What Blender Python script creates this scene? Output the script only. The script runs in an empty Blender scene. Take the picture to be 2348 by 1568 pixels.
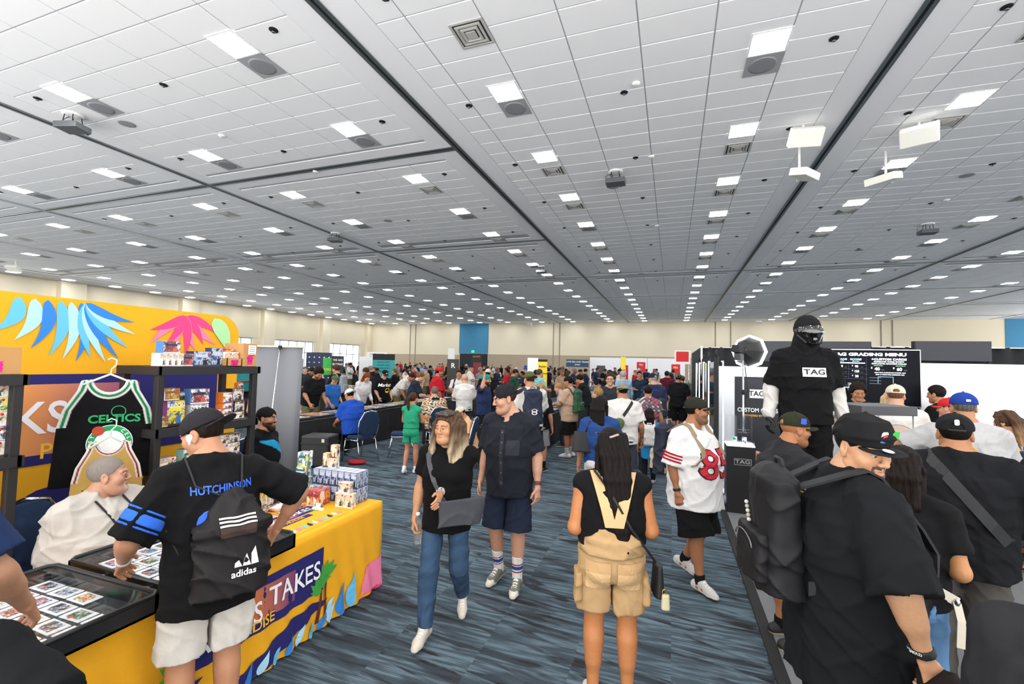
import bpy, bmesh, math, random
import numpy as np
from mathutils import Vector, Matrix
from mathutils.bvhtree import BVHTree
random.seed(7); np.random.seed(7)
SC = bpy.context.scene
COL = SC.collection
rad = math.radians

# ---------------------------------------------------------------- camera
HC = 1.95
yaw, pitch, roll = rad(19.467), rad(2.680), rad(1.256)
fw = Vector((-math.sin(yaw)*math.cos(pitch), math.cos(yaw)*math.cos(pitch), math.sin(pitch)))
r0 = Vector((math.cos(yaw), math.sin(yaw), 0)); u0 = r0.cross(fw)
cr = r0*math.cos(roll) + u0*math.sin(roll); cu = u0*math.cos(roll) - r0*math.sin(roll)
cd = bpy.data.cameras.new('camera'); cam = bpy.data.objects.new('camera', cd); COL.objects.link(cam)
cam.matrix_world = Matrix(((cr.x, cu.x, -fw.x, 0), (cr.y, cu.y, -fw.y, 0), (cr.z, cu.z, -fw.z, HC), (0, 0, 0, 1)))
cd.sensor_width = 36; cd.lens = 1043.64/2348*36; cd.clip_start = .05; cd.clip_end = 300
SC.camera = cam

# ---------------------------------------------------------------- world and exposure
wd = bpy.data.worlds.new('world'); SC.world = wd; wd.use_nodes = True
wd.node_tree.nodes['Background'].inputs[0].default_value = (1, .985, .97, 1)
wd.node_tree.nodes['Background'].inputs[1].default_value = 2.5
SC.view_settings.view_transform = 'Standard'; SC.view_settings.look = 'None'
SC.view_settings.gamma = 1; SC.view_settings.use_curve_mapping = False
SC.view_settings.exposure = .62
PANEL_POWER = 30.0

# ---------------------------------------------------------------- materials
def lin(c):
    if isinstance(c, str):
        c = tuple(int(c[i:i+2], 16)/255 for i in (0, 2, 4))
    return tuple((v/12.92 if v <= .04045 else ((v+.055)/1.055)**2.4) for v in c[:3])
MATS = {}
def mat(name, color='808080', rough=.6, metal=0, emit=0, bump=0, bscale=200, var=0, vscale=3, trans=0, alpha=1, spec=None, coat=0):
    if name in MATS: return MATS[name]
    m = bpy.data.materials.new(name); m.use_nodes = True; nt = m.node_tree; b = nt.nodes['Principled BSDF']
    c = lin(color)+(1,)
    b.inputs['Base Color'].default_value = c; b.inputs['Roughness'].default_value = rough; b.inputs['Metallic'].default_value = metal
    if spec is not None: b.inputs['Specular IOR Level'].default_value = spec
    if coat: b.inputs['Coat Weight'].default_value = coat
    if emit: b.inputs['Emission Color'].default_value = c; b.inputs['Emission Strength'].default_value = emit
    if trans: b.inputs['Transmission Weight'].default_value = trans; b.inputs['IOR'].default_value = 1.45
    if alpha < 1: b.inputs['Alpha'].default_value = alpha
    if bump or var:
        tc = nt.nodes.new('ShaderNodeTexCoord')
    if bump:
        n = nt.nodes.new('ShaderNodeTexNoise'); n.inputs['Scale'].default_value = bscale; n.inputs['Detail'].default_value = 3
        bp = nt.nodes.new('ShaderNodeBump'); bp.inputs['Strength'].default_value = bump; bp.inputs['Distance'].default_value = .004
        nt.links.new(tc.outputs['Object'], n.inputs['Vector']); nt.links.new(n.outputs['Fac'], bp.inputs['Height']); nt.links.new(bp.outputs['Normal'], b.inputs['Normal'])
    if var:
        n2 = nt.nodes.new('ShaderNodeTexNoise'); n2.inputs['Scale'].default_value = vscale; n2.inputs['Detail'].default_value = 4
        r = nt.nodes.new('ShaderNodeMapRange'); r.inputs[3].default_value = 1-var; r.inputs[4].default_value = 1+var
        mx = nt.nodes.new('ShaderNodeMix'); mx.data_type = 'RGBA'; mx.blend_type = 'MULTIPLY'; mx.inputs[0].default_value = 1; mx.inputs[6].default_value = c
        nt.links.new(tc.outputs['Object'], n2.inputs['Vector']); nt.links.new(n2.outputs['Fac'], r.inputs[0]); nt.links.new(r.outputs[0], mx.inputs[7]); nt.links.new(mx.outputs[2], b.inputs['Base Color'])
    MATS[name] = m; return m
def attr_mat(name, rough, bump, bscale, sheen=0, sss=0, spec=.5, bdist=.003, stretch=None, wrinkle=0, cvar=.12):
    m = bpy.data.materials.new(name); m.use_nodes = True; nt = m.node_tree; b = nt.nodes['Principled BSDF']
    a = nt.nodes.new('ShaderNodeAttribute'); a.attribute_name = 'Col'
    oi = nt.nodes.new('ShaderNodeObjectInfo')
    mx = nt.nodes.new('ShaderNodeMix'); mx.data_type = 'RGBA'; mx.blend_type = 'MULTIPLY'; mx.inputs[0].default_value = 1
    nt.links.new(a.outputs['Color'], mx.inputs[6]); nt.links.new(oi.outputs['Color'], mx.inputs[7])
    tc = nt.nodes.new('ShaderNodeTexCoord')
    src = tc.outputs['Object']
    if stretch:
        mp = nt.nodes.new('ShaderNodeMapping'); mp.inputs['Scale'].default_value = stretch; nt.links.new(src, mp.inputs['Vector']); src = mp.outputs[0]
    n = nt.nodes.new('ShaderNodeTexNoise'); n.inputs['Scale'].default_value = bscale; n.inputs['Detail'].default_value = 4
    nt.links.new(src, n.inputs['Vector'])
    r = nt.nodes.new('ShaderNodeMapRange'); r.inputs[3].default_value = .73-cvar; r.inputs[4].default_value = .73+cvar
    nt.links.new(n.outputs['Fac'], r.inputs[0])
    m2 = nt.nodes.new('ShaderNodeMix'); m2.data_type = 'RGBA'; m2.blend_type = 'MULTIPLY'; m2.inputs[0].default_value = 1
    nt.links.new(mx.outputs[2], m2.inputs[6]); nt.links.new(r.outputs[0], m2.inputs[7]); nt.links.new(m2.outputs[2], b.inputs['Base Color'])
    bp = nt.nodes.new('ShaderNodeBump'); bp.inputs['Strength'].default_value = bump; bp.inputs['Distance'].default_value = bdist
    nt.links.new(n.outputs['Fac'], bp.inputs['Height']); nt.links.new(bp.outputs['Normal'], b.inputs['Normal'])
    if wrinkle:
        w = nt.nodes.new('ShaderNodeTexNoise'); w.inputs['Scale'].default_value = 5.5; w.inputs['Detail'].default_value = 3; w.inputs['Distortion'].default_value = 1.4
        try: w.noise_type = 'RIDGED_MULTIFRACTAL'
        except Exception: pass
        mp2 = nt.nodes.new('ShaderNodeMapping'); mp2.inputs['Rotation'].default_value = (.3, .5, .4); mp2.inputs['Scale'].default_value = (1, 1, .7); nt.links.new(tc.outputs['Object'], mp2.inputs['Vector']); nt.links.new(mp2.outputs[0], w.inputs['Vector'])
        b2 = nt.nodes.new('ShaderNodeBump'); b2.inputs['Strength'].default_value = wrinkle; b2.inputs['Distance'].default_value = .045
        nt.links.new(w.outputs['Fac'], b2.inputs['Height']); nt.links.new(bp.outputs['Normal'], b2.inputs['Normal']); nt.links.new(b2.outputs['Normal'], b.inputs['Normal'])
    b.inputs['Roughness'].default_value = rough; b.inputs['Specular IOR Level'].default_value = spec
    if sheen: b.inputs['Sheen Weight'].default_value = sheen; b.inputs['Sheen Roughness'].default_value = .5
    MATS[name] = m; return m
M_SKIN = attr_mat('skin', .5, .12, 70, spec=.4, cvar=.09)
M_CLOTH = attr_mat('cloth', .92, .35, 45, sheen=0, spec=.16, bdist=.005, wrinkle=.8, cvar=.06)
M_HAIR = attr_mat('hair', .55, .9, 60, spec=.12, bdist=.006, stretch=(3.2, 3.2, .35), cvar=.2)
M_SHOE = attr_mat('shoe_leather', .6, .2, 120)
M_NYLON = attr_mat('nylon', .6, .3, 30, spec=.25, wrinkle=.3, cvar=.08)

# ---------------------------------------------------------------- objects
def obj(name, me, m=None, parent=None, label=None):
    o = bpy.data.objects.new(name, me); COL.objects.link(o)
    if m is not None and me is not None and not me.materials: me.materials.append(m)
    if parent: o.parent = parent
    if label: o['label'] = label
    return o
def tag(o, label, cat, group=None):
    o['label'] = label; o['category'] = cat
    if group: o['group'] = group
    return o
def thing(name, label, cat, loc=(0, 0, 0), rz=0, group=None):
    o = bpy.data.objects.new(name, None); COL.objects.link(o); o.location = loc; o.rotation_euler = (0, 0, rz)
    o.empty_display_size = .1
    return tag(o, label, cat, group)
def struct(o): o['kind'] = 'structure'; return o
def raw(name, v, f, m=None, parent=None, smooth=False, label=None):
    me = bpy.data.meshes.new(name); me.from_pydata([tuple(p) for p in v], [], [tuple(q) for q in f]); me.update()
    if smooth: me.polygons.foreach_set('use_smooth', [True]*len(me.polygons))
    return obj(name, me, m, parent, label)
BF = [(0, 2, 3, 1), (4, 5, 7, 6), (0, 1, 5, 4), (2, 6, 7, 3), (0, 4, 6, 2), (1, 3, 7, 5)]
def bv(a, b): return [(x, y, z) for z in (a[2], b[2]) for y in (a[1], b[1]) for x in (a[0], b[0])]
def boxmesh(name, a, b, bevel=0, seg=2):
    bm = bmesh.new(); vs = [bm.verts.new(p) for p in bv(a, b)]
    for f in BF: bm.faces.new([vs[i] for i in f])
    if bevel: bmesh.ops.bevel(bm, geom=bm.edges[:], offset=bevel, segments=seg, affect='EDGES', profile=.5)
    bmesh.ops.recalc_face_normals(bm, faces=bm.faces[:])
    me = bpy.data.meshes.new(name); bm.to_mesh(me); bm.free()
    return me
def box(name, a, b, m, parent=None, bevel=0, label=None): return obj(name, boxmesh(name, a, b, bevel), m, parent, label)
def boxes(name, L, m, parent=None, label=None):
    v, f = [], []
    for a, b in L:
        n = len(v); v += bv(a, b); f += [tuple(i+n for i in q) for q in BF]
    return raw(name, v, f, m, parent, False, label)
def tubemesh(name, pts, r, n=8, cap=True, closed=False):
    pts = [Vector(p) for p in pts]; rr = r if isinstance(r, (list, tuple)) else [r]*len(pts)
    v, f = [], []; up = None
    for i, p in enumerate(pts):
        a = pts[i-1] if (i or closed) else p; b = pts[(i+1) % len(pts)] if (i < len(pts)-1 or closed) else p
        t = (b-a).normalized()
        if up is None:
            up = Vector((0, 0, 1)) if abs(t.z) < .9 else Vector((1, 0, 0))
        s = t.cross(up).normalized(); up = s.cross(t).normalized()
        for k in range(n):
            an = 2*math.pi*k/n; v.append(p + s*(math.cos(an)*rr[i]) + up*(math.sin(an)*rr[i]))
    L = len(pts)
    for i in range(L if closed else L-1):
        j = (i+1) % L
        for k in range(n): f.append((i*n+k, i*n+(k+1) % n, j*n+(k+1) % n, j*n+k))
    if cap and not closed: f.append(tuple(range(n-1, -1, -1))); f.append(tuple((L-1)*n+k for k in range(n)))
    me = bpy.data.meshes.new(name); me.from_pydata([tuple(p) for p in v], [], f); me.update()
    me.polygons.foreach_set('use_smooth', [len(q) == 4 for q in f]); return me
def tube(name, pts, r, m, parent=None, n=8, closed=False, label=None): return obj(name, tubemesh(name, pts, r, n, True, closed), m, parent, label)
def lathemesh(name, prof, n=20):
    v, f = [], []
    for r, z in prof:
        for k in range(n): a = 2*math.pi*k/n; v.append((r*math.cos(a), r*math.sin(a), z))
    for i in range(len(prof)-1):
        for k in range(n): f.append((i*n+k, i*n+(k+1) % n, (i+1)*n+(k+1) % n, (i+1)*n+k))
    f.append(tuple(range(n-1, -1, -1))); f.append(tuple((len(prof)-1)*n+k for k in range(n)))
    me = bpy.data.meshes.new(name); me.from_pydata(v, [], f); me.update(); me.polygons.foreach_set('use_smooth', [len(q) == 4 for q in f]); return me
def lathe(name, prof, m, parent=None, n=20, loc=(0, 0, 0), label=None):
    o = obj(name, lathemesh(name, prof, n), m, parent, label); o.location = loc; return o
def copy_tree(o, parent=None):
    c = o.copy(); COL.objects.link(c); c.parent = parent
    for ch in o.children: copy_tree(ch, c)
    return c
def frame(origin, xd, yd):
    xd = Vector(xd).normalized(); zd = xd.cross(Vector(yd)).normalized(); yd = zd.cross(xd)
    o = Vector(origin)
    return Matrix(((xd.x, yd.x, zd.x, o.x), (xd.y, yd.y, zd.y, o.y), (xd.z, yd.z, zd.z, o.z), (0, 0, 0, 1)))
TXT = {}
def text_geo(s, size=1, bold=0, shear=0, space=1, align='CENTER', line=1.0):
    key = (s, bold, shear, space, align, line)
    if key not in TXT:
        cu_ = bpy.data.curves.new('lettering', 'FONT'); cu_.body = s; cu_.size = 1; cu_.offset = bold; cu_.shear = shear; cu_.space_character = space; cu_.align_x = align; cu_.align_y = 'CENTER'; cu_.resolution_u = 3; cu_.space_line = line
        o = bpy.data.objects.new('lettering', cu_); COL.objects.link(o)
        dg = bpy.context.evaluated_depsgraph_get(); e = o.evaluated_get(dg); me = e.to_mesh()
        v = [tuple(p.co) for p in me.vertices]; f = [tuple(p.vertices) for p in me.polygons]
        e.to_mesh_clear(); bpy.data.objects.remove(o); bpy.data.curves.remove(cu_)
        TXT[key] = (v, f)
    v, f = TXT[key]
    return [(x*size, y*size, 0) for x, y, z in v], f
def decal(name, geo, M, m, parent=None, target=None, off=.003, label=None, maxedge=None, sx=1):
    """flat print geometry placed by matrix M (world or parent space); target = BVH (same space) to wrap it on"""
    v, f = geo
    bm = bmesh.new(); vs = [bm.verts.new((x*sx, y, 0)) for x, y, z in v]
    for q in f:
        try: bm.faces.new([vs[i] for i in q])
        except ValueError: pass
    if maxedge:
        bmesh.ops.triangulate(bm, faces=bm.faces[:])
        for _ in range(4):
            L = [e for e in bm.edges if e.calc_length() > maxedge]
            if not L: break
            bmesh.ops.subdivide_edges(bm, edges=L, cuts=1)
            bmesh.ops.triangulate(bm, faces=[q for q in bm.faces if len(q.verts) > 4])
    n = M.to_3x3() @ Vector((0, 0, 1))
    for w in bm.verts:
        p = M @ w.co
        if target:
            h = target.ray_cast(p + n*.35, -n, .9)
            if h[0] is not None: p = h[0] + n*off
        else: p = p + n*off
        w.co = p
    me = bpy.data.meshes.new(name); bm.to_mesh(me); bm.free()
    return obj(name, me, m, parent, label)
def text(name, s, size, M, m, parent=None, target=None, off=.003, bold=0, shear=0, space=1, align='CENTER', sx=1, maxedge=None, line=1.0):
    return decal(name, text_geo(s, size, bold, shear, space, align, line), M, m, parent, target, off, None, maxedge, sx)
def rect_geo(w, h, r=0, n=4):
    if not r: return [(-w/2, -h/2, 0), (w/2, -h/2, 0), (w/2, h/2, 0), (-w/2, h/2, 0)], [(0, 1, 2, 3)]
    v = []
    for cx, cy, a0 in ((w/2-r, h/2-r, 0), (-w/2+r, h/2-r, 90), (-w/2+r, -h/2+r, 180), (w/2-r, -h/2+r, 270)):
        for k in range(n+1): a = rad(a0+90*k/n); v.append((cx+r*math.cos(a), cy+r*math.sin(a), 0))
    return v, [tuple(range(len(v)))]
def disc_geo(r, n=24, r2=None, ry=None):
    s = (ry or r)/r
    v = [(r*math.cos(2*math.pi*k/n), s*r*math.sin(2*math.pi*k/n), 0) for k in range(n)]
    if r2 is None: return v, [tuple(range(n))]
    v += [(r2*math.cos(2*math.pi*k/n), s*r2*math.sin(2*math.pi*k/n), 0) for k in range(n)]
    return v, [(k, (k+1) % n, n+(k+1) % n, n+k) for k in range(n)]
def poly_geo(pts): return [(x, y, 0) for x, y in pts], [tuple(range(len(pts)))]
def merge_geo(L):
    v, f = [], []
    for gv, gf in L: n = len(v); v += list(gv); f += [tuple(i+n for i in q) for q in gf]
    return v, f
def shift_geo(g, dx, dy, rot=0, s=1):
    c, n = math.cos(rot), math.sin(rot)
    return [((x*c-y*n)*s+dx, (x*n+y*c)*s+dy, 0) for x, y, z in g[0]], g[1]
def leaf_geo(x0, y0, x1, y1, w, bend=0, n=14, tip=.6):
    """a pointed leaf from base to tip as a strip of quads"""
    dx, dy = x1-x0, y1-y0; L = math.hypot(dx, dy); nx, ny = -dy/L, dx/L; v = []; f = []
    for i in range(n+1):
        t = i/n; h = w*(math.sin(math.pi*min(1, t**tip)))*.5 + .001; b = bend*math.sin(math.pi*t)
        px, py = x0+dx*t+nx*b, y0+dy*t+ny*b
        v += [(px+nx*h, py+ny*h, 0), (px-nx*h, py-ny*h, 0)]
    for i in range(n): f.append((2*i, 2*i+1, 2*i+3, 2*i+2))
    return v, f
def bvh_of(o):
    me = o.data; return BVHTree.FromPolygons([tuple(v.co) for v in me.vertices], [tuple(p.vertices) for p in me.polygons])
# ================================================================ THE HALL
CZ = 7.46; FY = 59.2; LX = -44.4; RX = 36.0; BY = -1.0
BAY = 8.85; SEAM0 = 3.6
def carpet_mat():
    m = bpy.data.materials.new('carpet'); m.use_nodes = True; nt = m.node_tree; b = nt.nodes['Principled BSDF']; N = nt.nodes.new; L = nt.links.new
    tc = N('ShaderNodeTexCoord'); sep = N('ShaderNodeSeparateXYZ'); L(tc.outputs['Object'], sep.inputs[0])
    def mth(op, a, bb=None, v=None):
        n = N('ShaderNodeMath'); n.operation = op
        if isinstance(a, float): n.inputs[0].default_value = a
        else: L(a, n.inputs[0])
        if bb is not None:
            if isinstance(bb, float): n.inputs[1].default_value = bb
            else: L(bb, n.inputs[1])
        return n.outputs[0]
    tx = mth('FLOOR', mth('DIVIDE', sep.outputs[0], .61)); ty = mth('FLOOR', mth('DIVIDE', mth('ADD', sep.outputs[1], mth('MULTIPLY', tx, .305)), .61*2))
    cmb = N('ShaderNodeCombineXYZ'); L(tx, cmb.inputs[0]); L(ty, cmb.inputs[1])
    wn = N('ShaderNodeTexWhiteNoise'); wn.noise_dimensions = '2D'; L(cmb.outputs[0], wn.inputs['Vector'])
    # streaks: noise stretched along x, shifted per tile
    u = mth('MULTIPLY', sep.outputs[0], 1.5); v = mth('MULTIPLY', mth('ADD', sep.outputs[1], mth('MULTIPLY', sep.outputs[0], .12)), 9.0)
    c2 = N('ShaderNodeCombineXYZ'); L(u, c2.inputs[0]); L(v, c2.inputs[1]); L(mth('MULTIPLY', tx, .22), c2.inputs[2])
    n1 = N('ShaderNodeTexNoise'); n1.inputs['Scale'].default_value = 1; n1.inputs['Detail'].default_value = 3.5; n1.inputs['Distortion'].default_value = .9; L(c2.outputs[0], n1.inputs['Vector'])
    r1 = N('ShaderNodeValToRGB'); e = r1.color_ramp.elements; e[0].position = .40; e[0].color = (0, 0, 0, 1); e[1].position = .50; e[1].color = (1, 1, 1, 1); L(n1.outputs['Fac'], r1.inputs[0])
    # second finer streaks
    c3 = N('ShaderNodeCombineXYZ'); L(mth('MULTIPLY', sep.outputs[0], 3.0), c3.inputs[0]); L(mth('MULTIPLY', sep.outputs[1], 34.0), c3.inputs[1]); L(mth('MULTIPLY', wn.outputs['Value'], 9.0), c3.inputs[2])
    n2 = N('ShaderNodeTexNoise'); n2.inputs['Scale'].default_value = 1; n2.inputs['Detail'].default_value = 3; L(c3.outputs[0], n2.inputs['Vector'])
    # ribs
    rib = mth('ABSOLUTE', mth('SINE', mth('MULTIPLY', sep.outputs[1], 210.0)))
    spk = N('ShaderNodeTexNoise'); spk.inputs['Scale'].default_value = 190; spk.inputs['Detail'].default_value = 2; L(tc.outputs['Object'], spk.inputs['Vector'])
    a = N('ShaderNodeMix'); a.data_type = 'RGBA'; a.inputs[6].default_value = lin('2c282b')+(1,); a.inputs[7].default_value = lin('62747f')+(1,); L(r1.outputs[0], a.inputs[0])
    bm_ = N('ShaderNodeMix'); bm_.data_type = 'RGBA'; bm_.inputs[7].default_value = lin('39434b')+(1,); L(a.outputs[2], bm_.inputs[6])
    r2 = N('ShaderNodeMapRange'); r2.inputs[1].default_value = .42; r2.inputs[2].default_value = .62; r2.inputs[3].default_value = .85; r2.inputs[4].default_value = 0; L(n2.outputs['Fac'], r2.inputs[0]); L(r2.outputs[0], bm_.inputs[0])
    k = mth('MULTIPLY', mth('ADD', mth('MULTIPLY', rib, .45), .62), mth('ADD', mth('MULTIPLY', spk.outputs['Fac'], .9), .55))
    k = mth('MULTIPLY', k, mth('ADD', mth('MULTIPLY', wn.outputs['Value'], .16), .92))
    cc = N('ShaderNodeMix'); cc.data_type = 'RGBA'; cc.blend_type = 'MULTIPLY'; cc.inputs[0].default_value = 1; L(bm_.outputs[2], cc.inputs[6]); L(k, cc.inputs[7]); L(cc.outputs[2], b.inputs['Base Color'])
    bp = N('ShaderNodeBump'); bp.inputs['Strength'].default_value = .35; bp.inputs['Distance'].default_value = .004; L(rib, bp.inputs['Height']); L(bp.outputs[0], b.inputs['Normal'])
    b.inputs['Roughness'].default_value = .95; b.inputs['Specular IOR Level'].default_value = .15
    return m
M_CREAM = mat('cream_wall', 'e2d8c0', .85, var=.03, vscale=.4)
M_TAUPE = mat('taupe_wainscot', 'b0a08a', .85, var=.05, vscale=1)
M_BLUE = mat('blue_wall', '3f82a8', .8, var=.06, vscale=3)
M_CEIL = mat('ceiling_tile_white', 'fbfbfc', .95, bump=.5, bscale=260, var=.05, vscale=150)
M_GRID = mat('ceiling_grid', 'bdbfc4', .6)
M_DRY = mat('ceiling_drywall', 'f8f8fa', .95, bump=.3, bscale=200)
M_ALU = mat('aluminium', '8d9396', .35, .8)
M_SLOT = mat('dark_slot', '17181a', .8)
M_BLACK = mat('matte_black', '141415', .7)
M_STEEL = mat('steel', 'c9cbce', .25, 1)
M_CHROME = mat('chrome', 'dcdde0', .12, 1)
M_WHITE = mat('white_plastic', 'f2f2ef', .45)
M_LIGHT = mat('light_panel_glow', 'ffffff', .5, emit=PANEL_POWER)
M_GLASS = mat('clear_glass', 'ffffff', .02, trans=1, alpha=.16)
M_PAPER = mat('white_print', 'f4f4f2', .7)

fl = struct(box('floor', (LX-.4, BY, -.1), (RX, FY, 0), carpet_mat()))
# ceiling: backing slab, drywall strips, tracks, tiles
ce = struct(box('ceiling', (LX-.4, -2, CZ+.012), (RX, FY, CZ+.2), M_GRID))
seams_x = [SEAM0+BAY*k for k in range(-5, 4)]
seams_y = [1.35+8.95*k for k in range(0, 7)]
tr = []; dry = []
def cross_from(bx): return 28.0 if bx >= -6 else 0
for x in seams_x:
    if not LX < x < RX: continue
    tr.append((x, -2, x, FY))
    dry.append(((x-.62, -2, CZ-.004), (x+.62, FY, CZ+.02)))
for k, x in enumerate(seams_x[:-1]):
    for y in seams_y:
        if y < cross_from(x) or y > FY: continue
        tr.append((max(x, LX), y, x+BAY, y)); dry.append(((max(x, LX)+.62, y-.5, CZ-.004), (x+BAY-.62, y+.5, CZ+.02)))
boxes('drywall_border', dry, M_DRY, ce)
for x0, y0, x1, y1 in tr:
    if x0 == x1: a = [((x0-.10, y0, CZ-.022), (x0-.03, y1, CZ-.002)), ((x0+.03, y0, CZ-.022), (x0+.10, y1, CZ-.002))]; s = ((x0-.03, y0, CZ-.012), (x0+.03, y1, CZ-.001))
    else: a = [((x0+.1, y0-.10, CZ-.022), (x1-.1, y0-.03, CZ-.002)), ((x0+.1, y0+.03, CZ-.022), (x1-.1, y0+.10, CZ-.002))]; s = ((x0+.1, y0-.03, CZ-.012), (x1-.1, y0+.03, CZ-.001))
    t = boxes('partition_track', a, M_ALU, ce); boxes('track_slot', [s], M_SLOT, t)
# tiles 1.18 x .61
tiles = []
for x in seams_x[:-1]:
    xs = [x+.62, x+1.17] + [x+1.17+1.177*i for i in range(1, 7)]
    for a, b in zip(xs[:-1], xs[1:]):
        if b < LX or a > RX: continue
        y = -1.9
        while y < FY-.3:
            mid = y+.305
            ok = True
            for sy in seams_y:
                if sy >= cross_from(x) and abs(mid-sy) < .5+.3: ok = False
            if ok: tiles.append((a, y, b, y+.61))
            y += .61
def tilekey(t):
    cx, cy = (t[0]+t[2])/2, (t[1]+t[3])/2
    d = Vector((cx, cy, CZ-HC)); dep = d.dot(fw)
    if dep < 1: return 1e9
    px = abs(d.dot(cr)/dep); pz = d.dot(cu)/dep
    if px > 1.2 or pz > .82: return 1e8+dep
    return dep
tiles.sort(key=tilekey)
tmesh = {}
G = .014
for t in tiles[:300]:
    w = round(t[2]-t[0], 2)
    if w not in tmesh: tmesh[w] = boxmesh('ceiling_tile', (G-w/2, G-.305, 0), (w/2-G, .305-G, .02), .004, 1); tmesh[w].materials.append(M_CEIL)
    o = obj('ceiling_tile', tmesh[w], None, ce); o.location = ((t[0]+t[2])/2, (t[1]+t[3])/2, CZ-.004+random.uniform(-.001, .001))
v, f = [], []
for t in tiles[300:]:
    n = len(v); v += bv((t[0]+G, t[1]+G, CZ-.004), (t[2]-G, t[3]-G, CZ+.015)); f += [tuple(i+n for i in q) for q in (BF[0], BF[2], BF[3], BF[4], BF[5])]
raw('ceiling_tile', v, f, M_CEIL, ce)['kind'] = 'stuff'
# walls
wf = struct(box('wall_far', (LX-.4, FY, 0), (RX, FY+.3, CZ+.012), M_CREAM))
wn_ = boxes('wainscot', [((LX, FY-.03, 0), (-28.9, FY+.01, 3.0)), ((-24.4, FY-.03, 0), (RX, FY+.01, 3.15))], M_TAUPE, wf)
boxes('panel_joint', [((x-.06, FY-.04, 0), (x+.06, FY, CZ)) for x in (-37.1, -36.2, -15.05, -14.2, 4.8, 6.45, 21.1, 22.1)], mat('wall_joint', '8b8371', .8), wf)
box('blue_panel', (-28.95, FY-.05, 3.25), (-24.45, FY, CZ), M_BLUE, wf)
box('blue_panel', (31.35, FY-.05, 3.25), (35.9, FY, CZ), M_BLUE, wf)
dr = struct(boxes('door_1', [((-28.8, FY-.06, 0), (-24.5, FY-.02, 3.2))], mat('door_dark', '0e1418', .6)))
es = tag(box('exit_sign', (-26.95, FY-.16, 3.35), (-26.55, FY-.06, 3.65), mat('exit_green', '2fd08a', .5, emit=1.2)), 'green lit exit sign above the dark far doorway', 'exit sign')
# left wall with columns and window openings
cols = [(12.0, 13.6), (21.0, 22.6), (30.1, 31.7), (39.35, 40.9), (48.6, 50.0), (58.0, 59.2)]
wl = struct(boxes('wall_left', [((LX-.35, BY, 4.15), (LX-.05, FY, CZ+.012)), ((LX-.35, BY, 0), (LX-.05, FY, .35))] + [((LX-.35, a-.9, .35), (LX-.05, b+.05, 4.15)) for a, b in cols] + [((LX-.35, BY, .35), (LX-.05, 12, 4.15))], M_CREAM))
for a, b in cols: box('column', (LX-.1, a, 0), (LX+.55, b, CZ+.012), M_CREAM, wl)
M_SHADE = mat('roller_shade', 'dcd2ba', .9)
for i in range(len(cols)-1):
    y0, y1 = cols[i][1]+.1, cols[i+1][0]-1.0
    box('roller_shade', (LX-.05, cols[i][1]+.05, 4.2), (LX+.02, cols[i+1][0]-.3, CZ-.05), M_SHADE, wl)
    w = struct(boxes('window_%d' % (i+1), [((LX-.22, y0, .35), (LX-.14, y1, .43)), ((LX-.22, y0, 4.07), (LX-.14, y1, 4.15)), ((LX-.22, y0, 2.7), (LX-.14, y1, 2.78))] + [((LX-.22, y0+(y1-y0)*k/5-.03, .35), (LX-.14, y0+(y1-y0)*k/5+.03, 4.15)) for k in range(6)], mat('window_mullion', '4f6a78', .5)))
    for k in range(5):
        for z0, z1 in ((.43, 2.7), (2.78, 4.07)):
            box('pane', (LX-.19, y0+(y1-y0)*k/5+.03, z0), (LX-.18, y0+(y1-y0)*(k+1)/5-.03, z1), M_GLASS, w)
# ---------------------------------------------------------------- ceiling lights and fittings
lpm = boxmesh('diffuser', (-.275, -.275, -.014), (.275, .275, -.006), .003, 1); lpm.materials.append(M_LIGHT)
lfr = bpy.data.meshes.new('light_frame'); 
vv, ff = [], []
for a, b in [((-.305, -.305, -.012), (.305, -.275, 0)), ((-.305, .275, -.012), (.305, .305, 0)), ((-.305, -.275, -.012), (-.275, .275, 0)), ((.275, -.275, -.012), (.305, .275, 0))]:
    n = len(vv); vv += bv(a, b); ff += [tuple(i+n for i in q) for q in BF]
lfr.from_pydata(vv, [], ff); lfr.materials.append(M_WHITE)
def bay_name(k): return {-1: 'bay over the card tables', 0: 'aisle bay', 1: 'bay over the black booth'}.get(k, 'far side bay')
M_GREY = mat('grille_grey', '9a9b9e', .6); M_DARKV = mat('vent_dark', '2c2c2c', .8)
spm = boxmesh('speaker_grille', (-.295, -.295, -.01), (.295, .295, -.003)); spm.materials.append(mat('speaker_mesh', 'a6a7aa', .7, bump=.6, bscale=400))
spd = lathemesh('speaker_cone', [(.24, -.004), (.24, -.012), (.2, -.016), (.03, -.012), (.02, -.012)], 20); spd.materials.append(mat('speaker_cone_grey', '8b8c90', .7))
def vent_meshes():
    out = []
    for i, (s, z) in enumerate(((.30, -.012), (.225, -.022), (.155, -.03))):
        v, f = [], []; t = .035
        for (s0, z0) in ((s, 0), (s, z), (s-t, z-.006), (s-t-.02, z+.02)):
            v += [(-s0, -s0, z0), (s0, -s0, z0), (s0, s0, z0), (-s0, s0, z0)]
        for r in range(3):
            for k in range(4): f.append((r*4+k, r*4+(k+1) % 4, r*4+4+(k+1) % 4, r*4+4+k))
        me = bpy.data.meshes.new('vane'); me.from_pydata(v, [], f); me.materials.append(M_GREY2); out.append(me)
    c = boxmesh('vent_centre', (-.09, -.09, -.036), (.09, .09, -.02), .01, 1); c.materials.append(M_GREY2)
    b = boxmesh('vent_throat', (-.28, -.28, -.006), (.28, .28, -.003)); b.materials.append(M_DARKV)
    return out, c, b
M_GREY2 = mat('vent_grey', 'b9b8b4', .5)
VM, VC, VB = vent_meshes()
nl = 0
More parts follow.
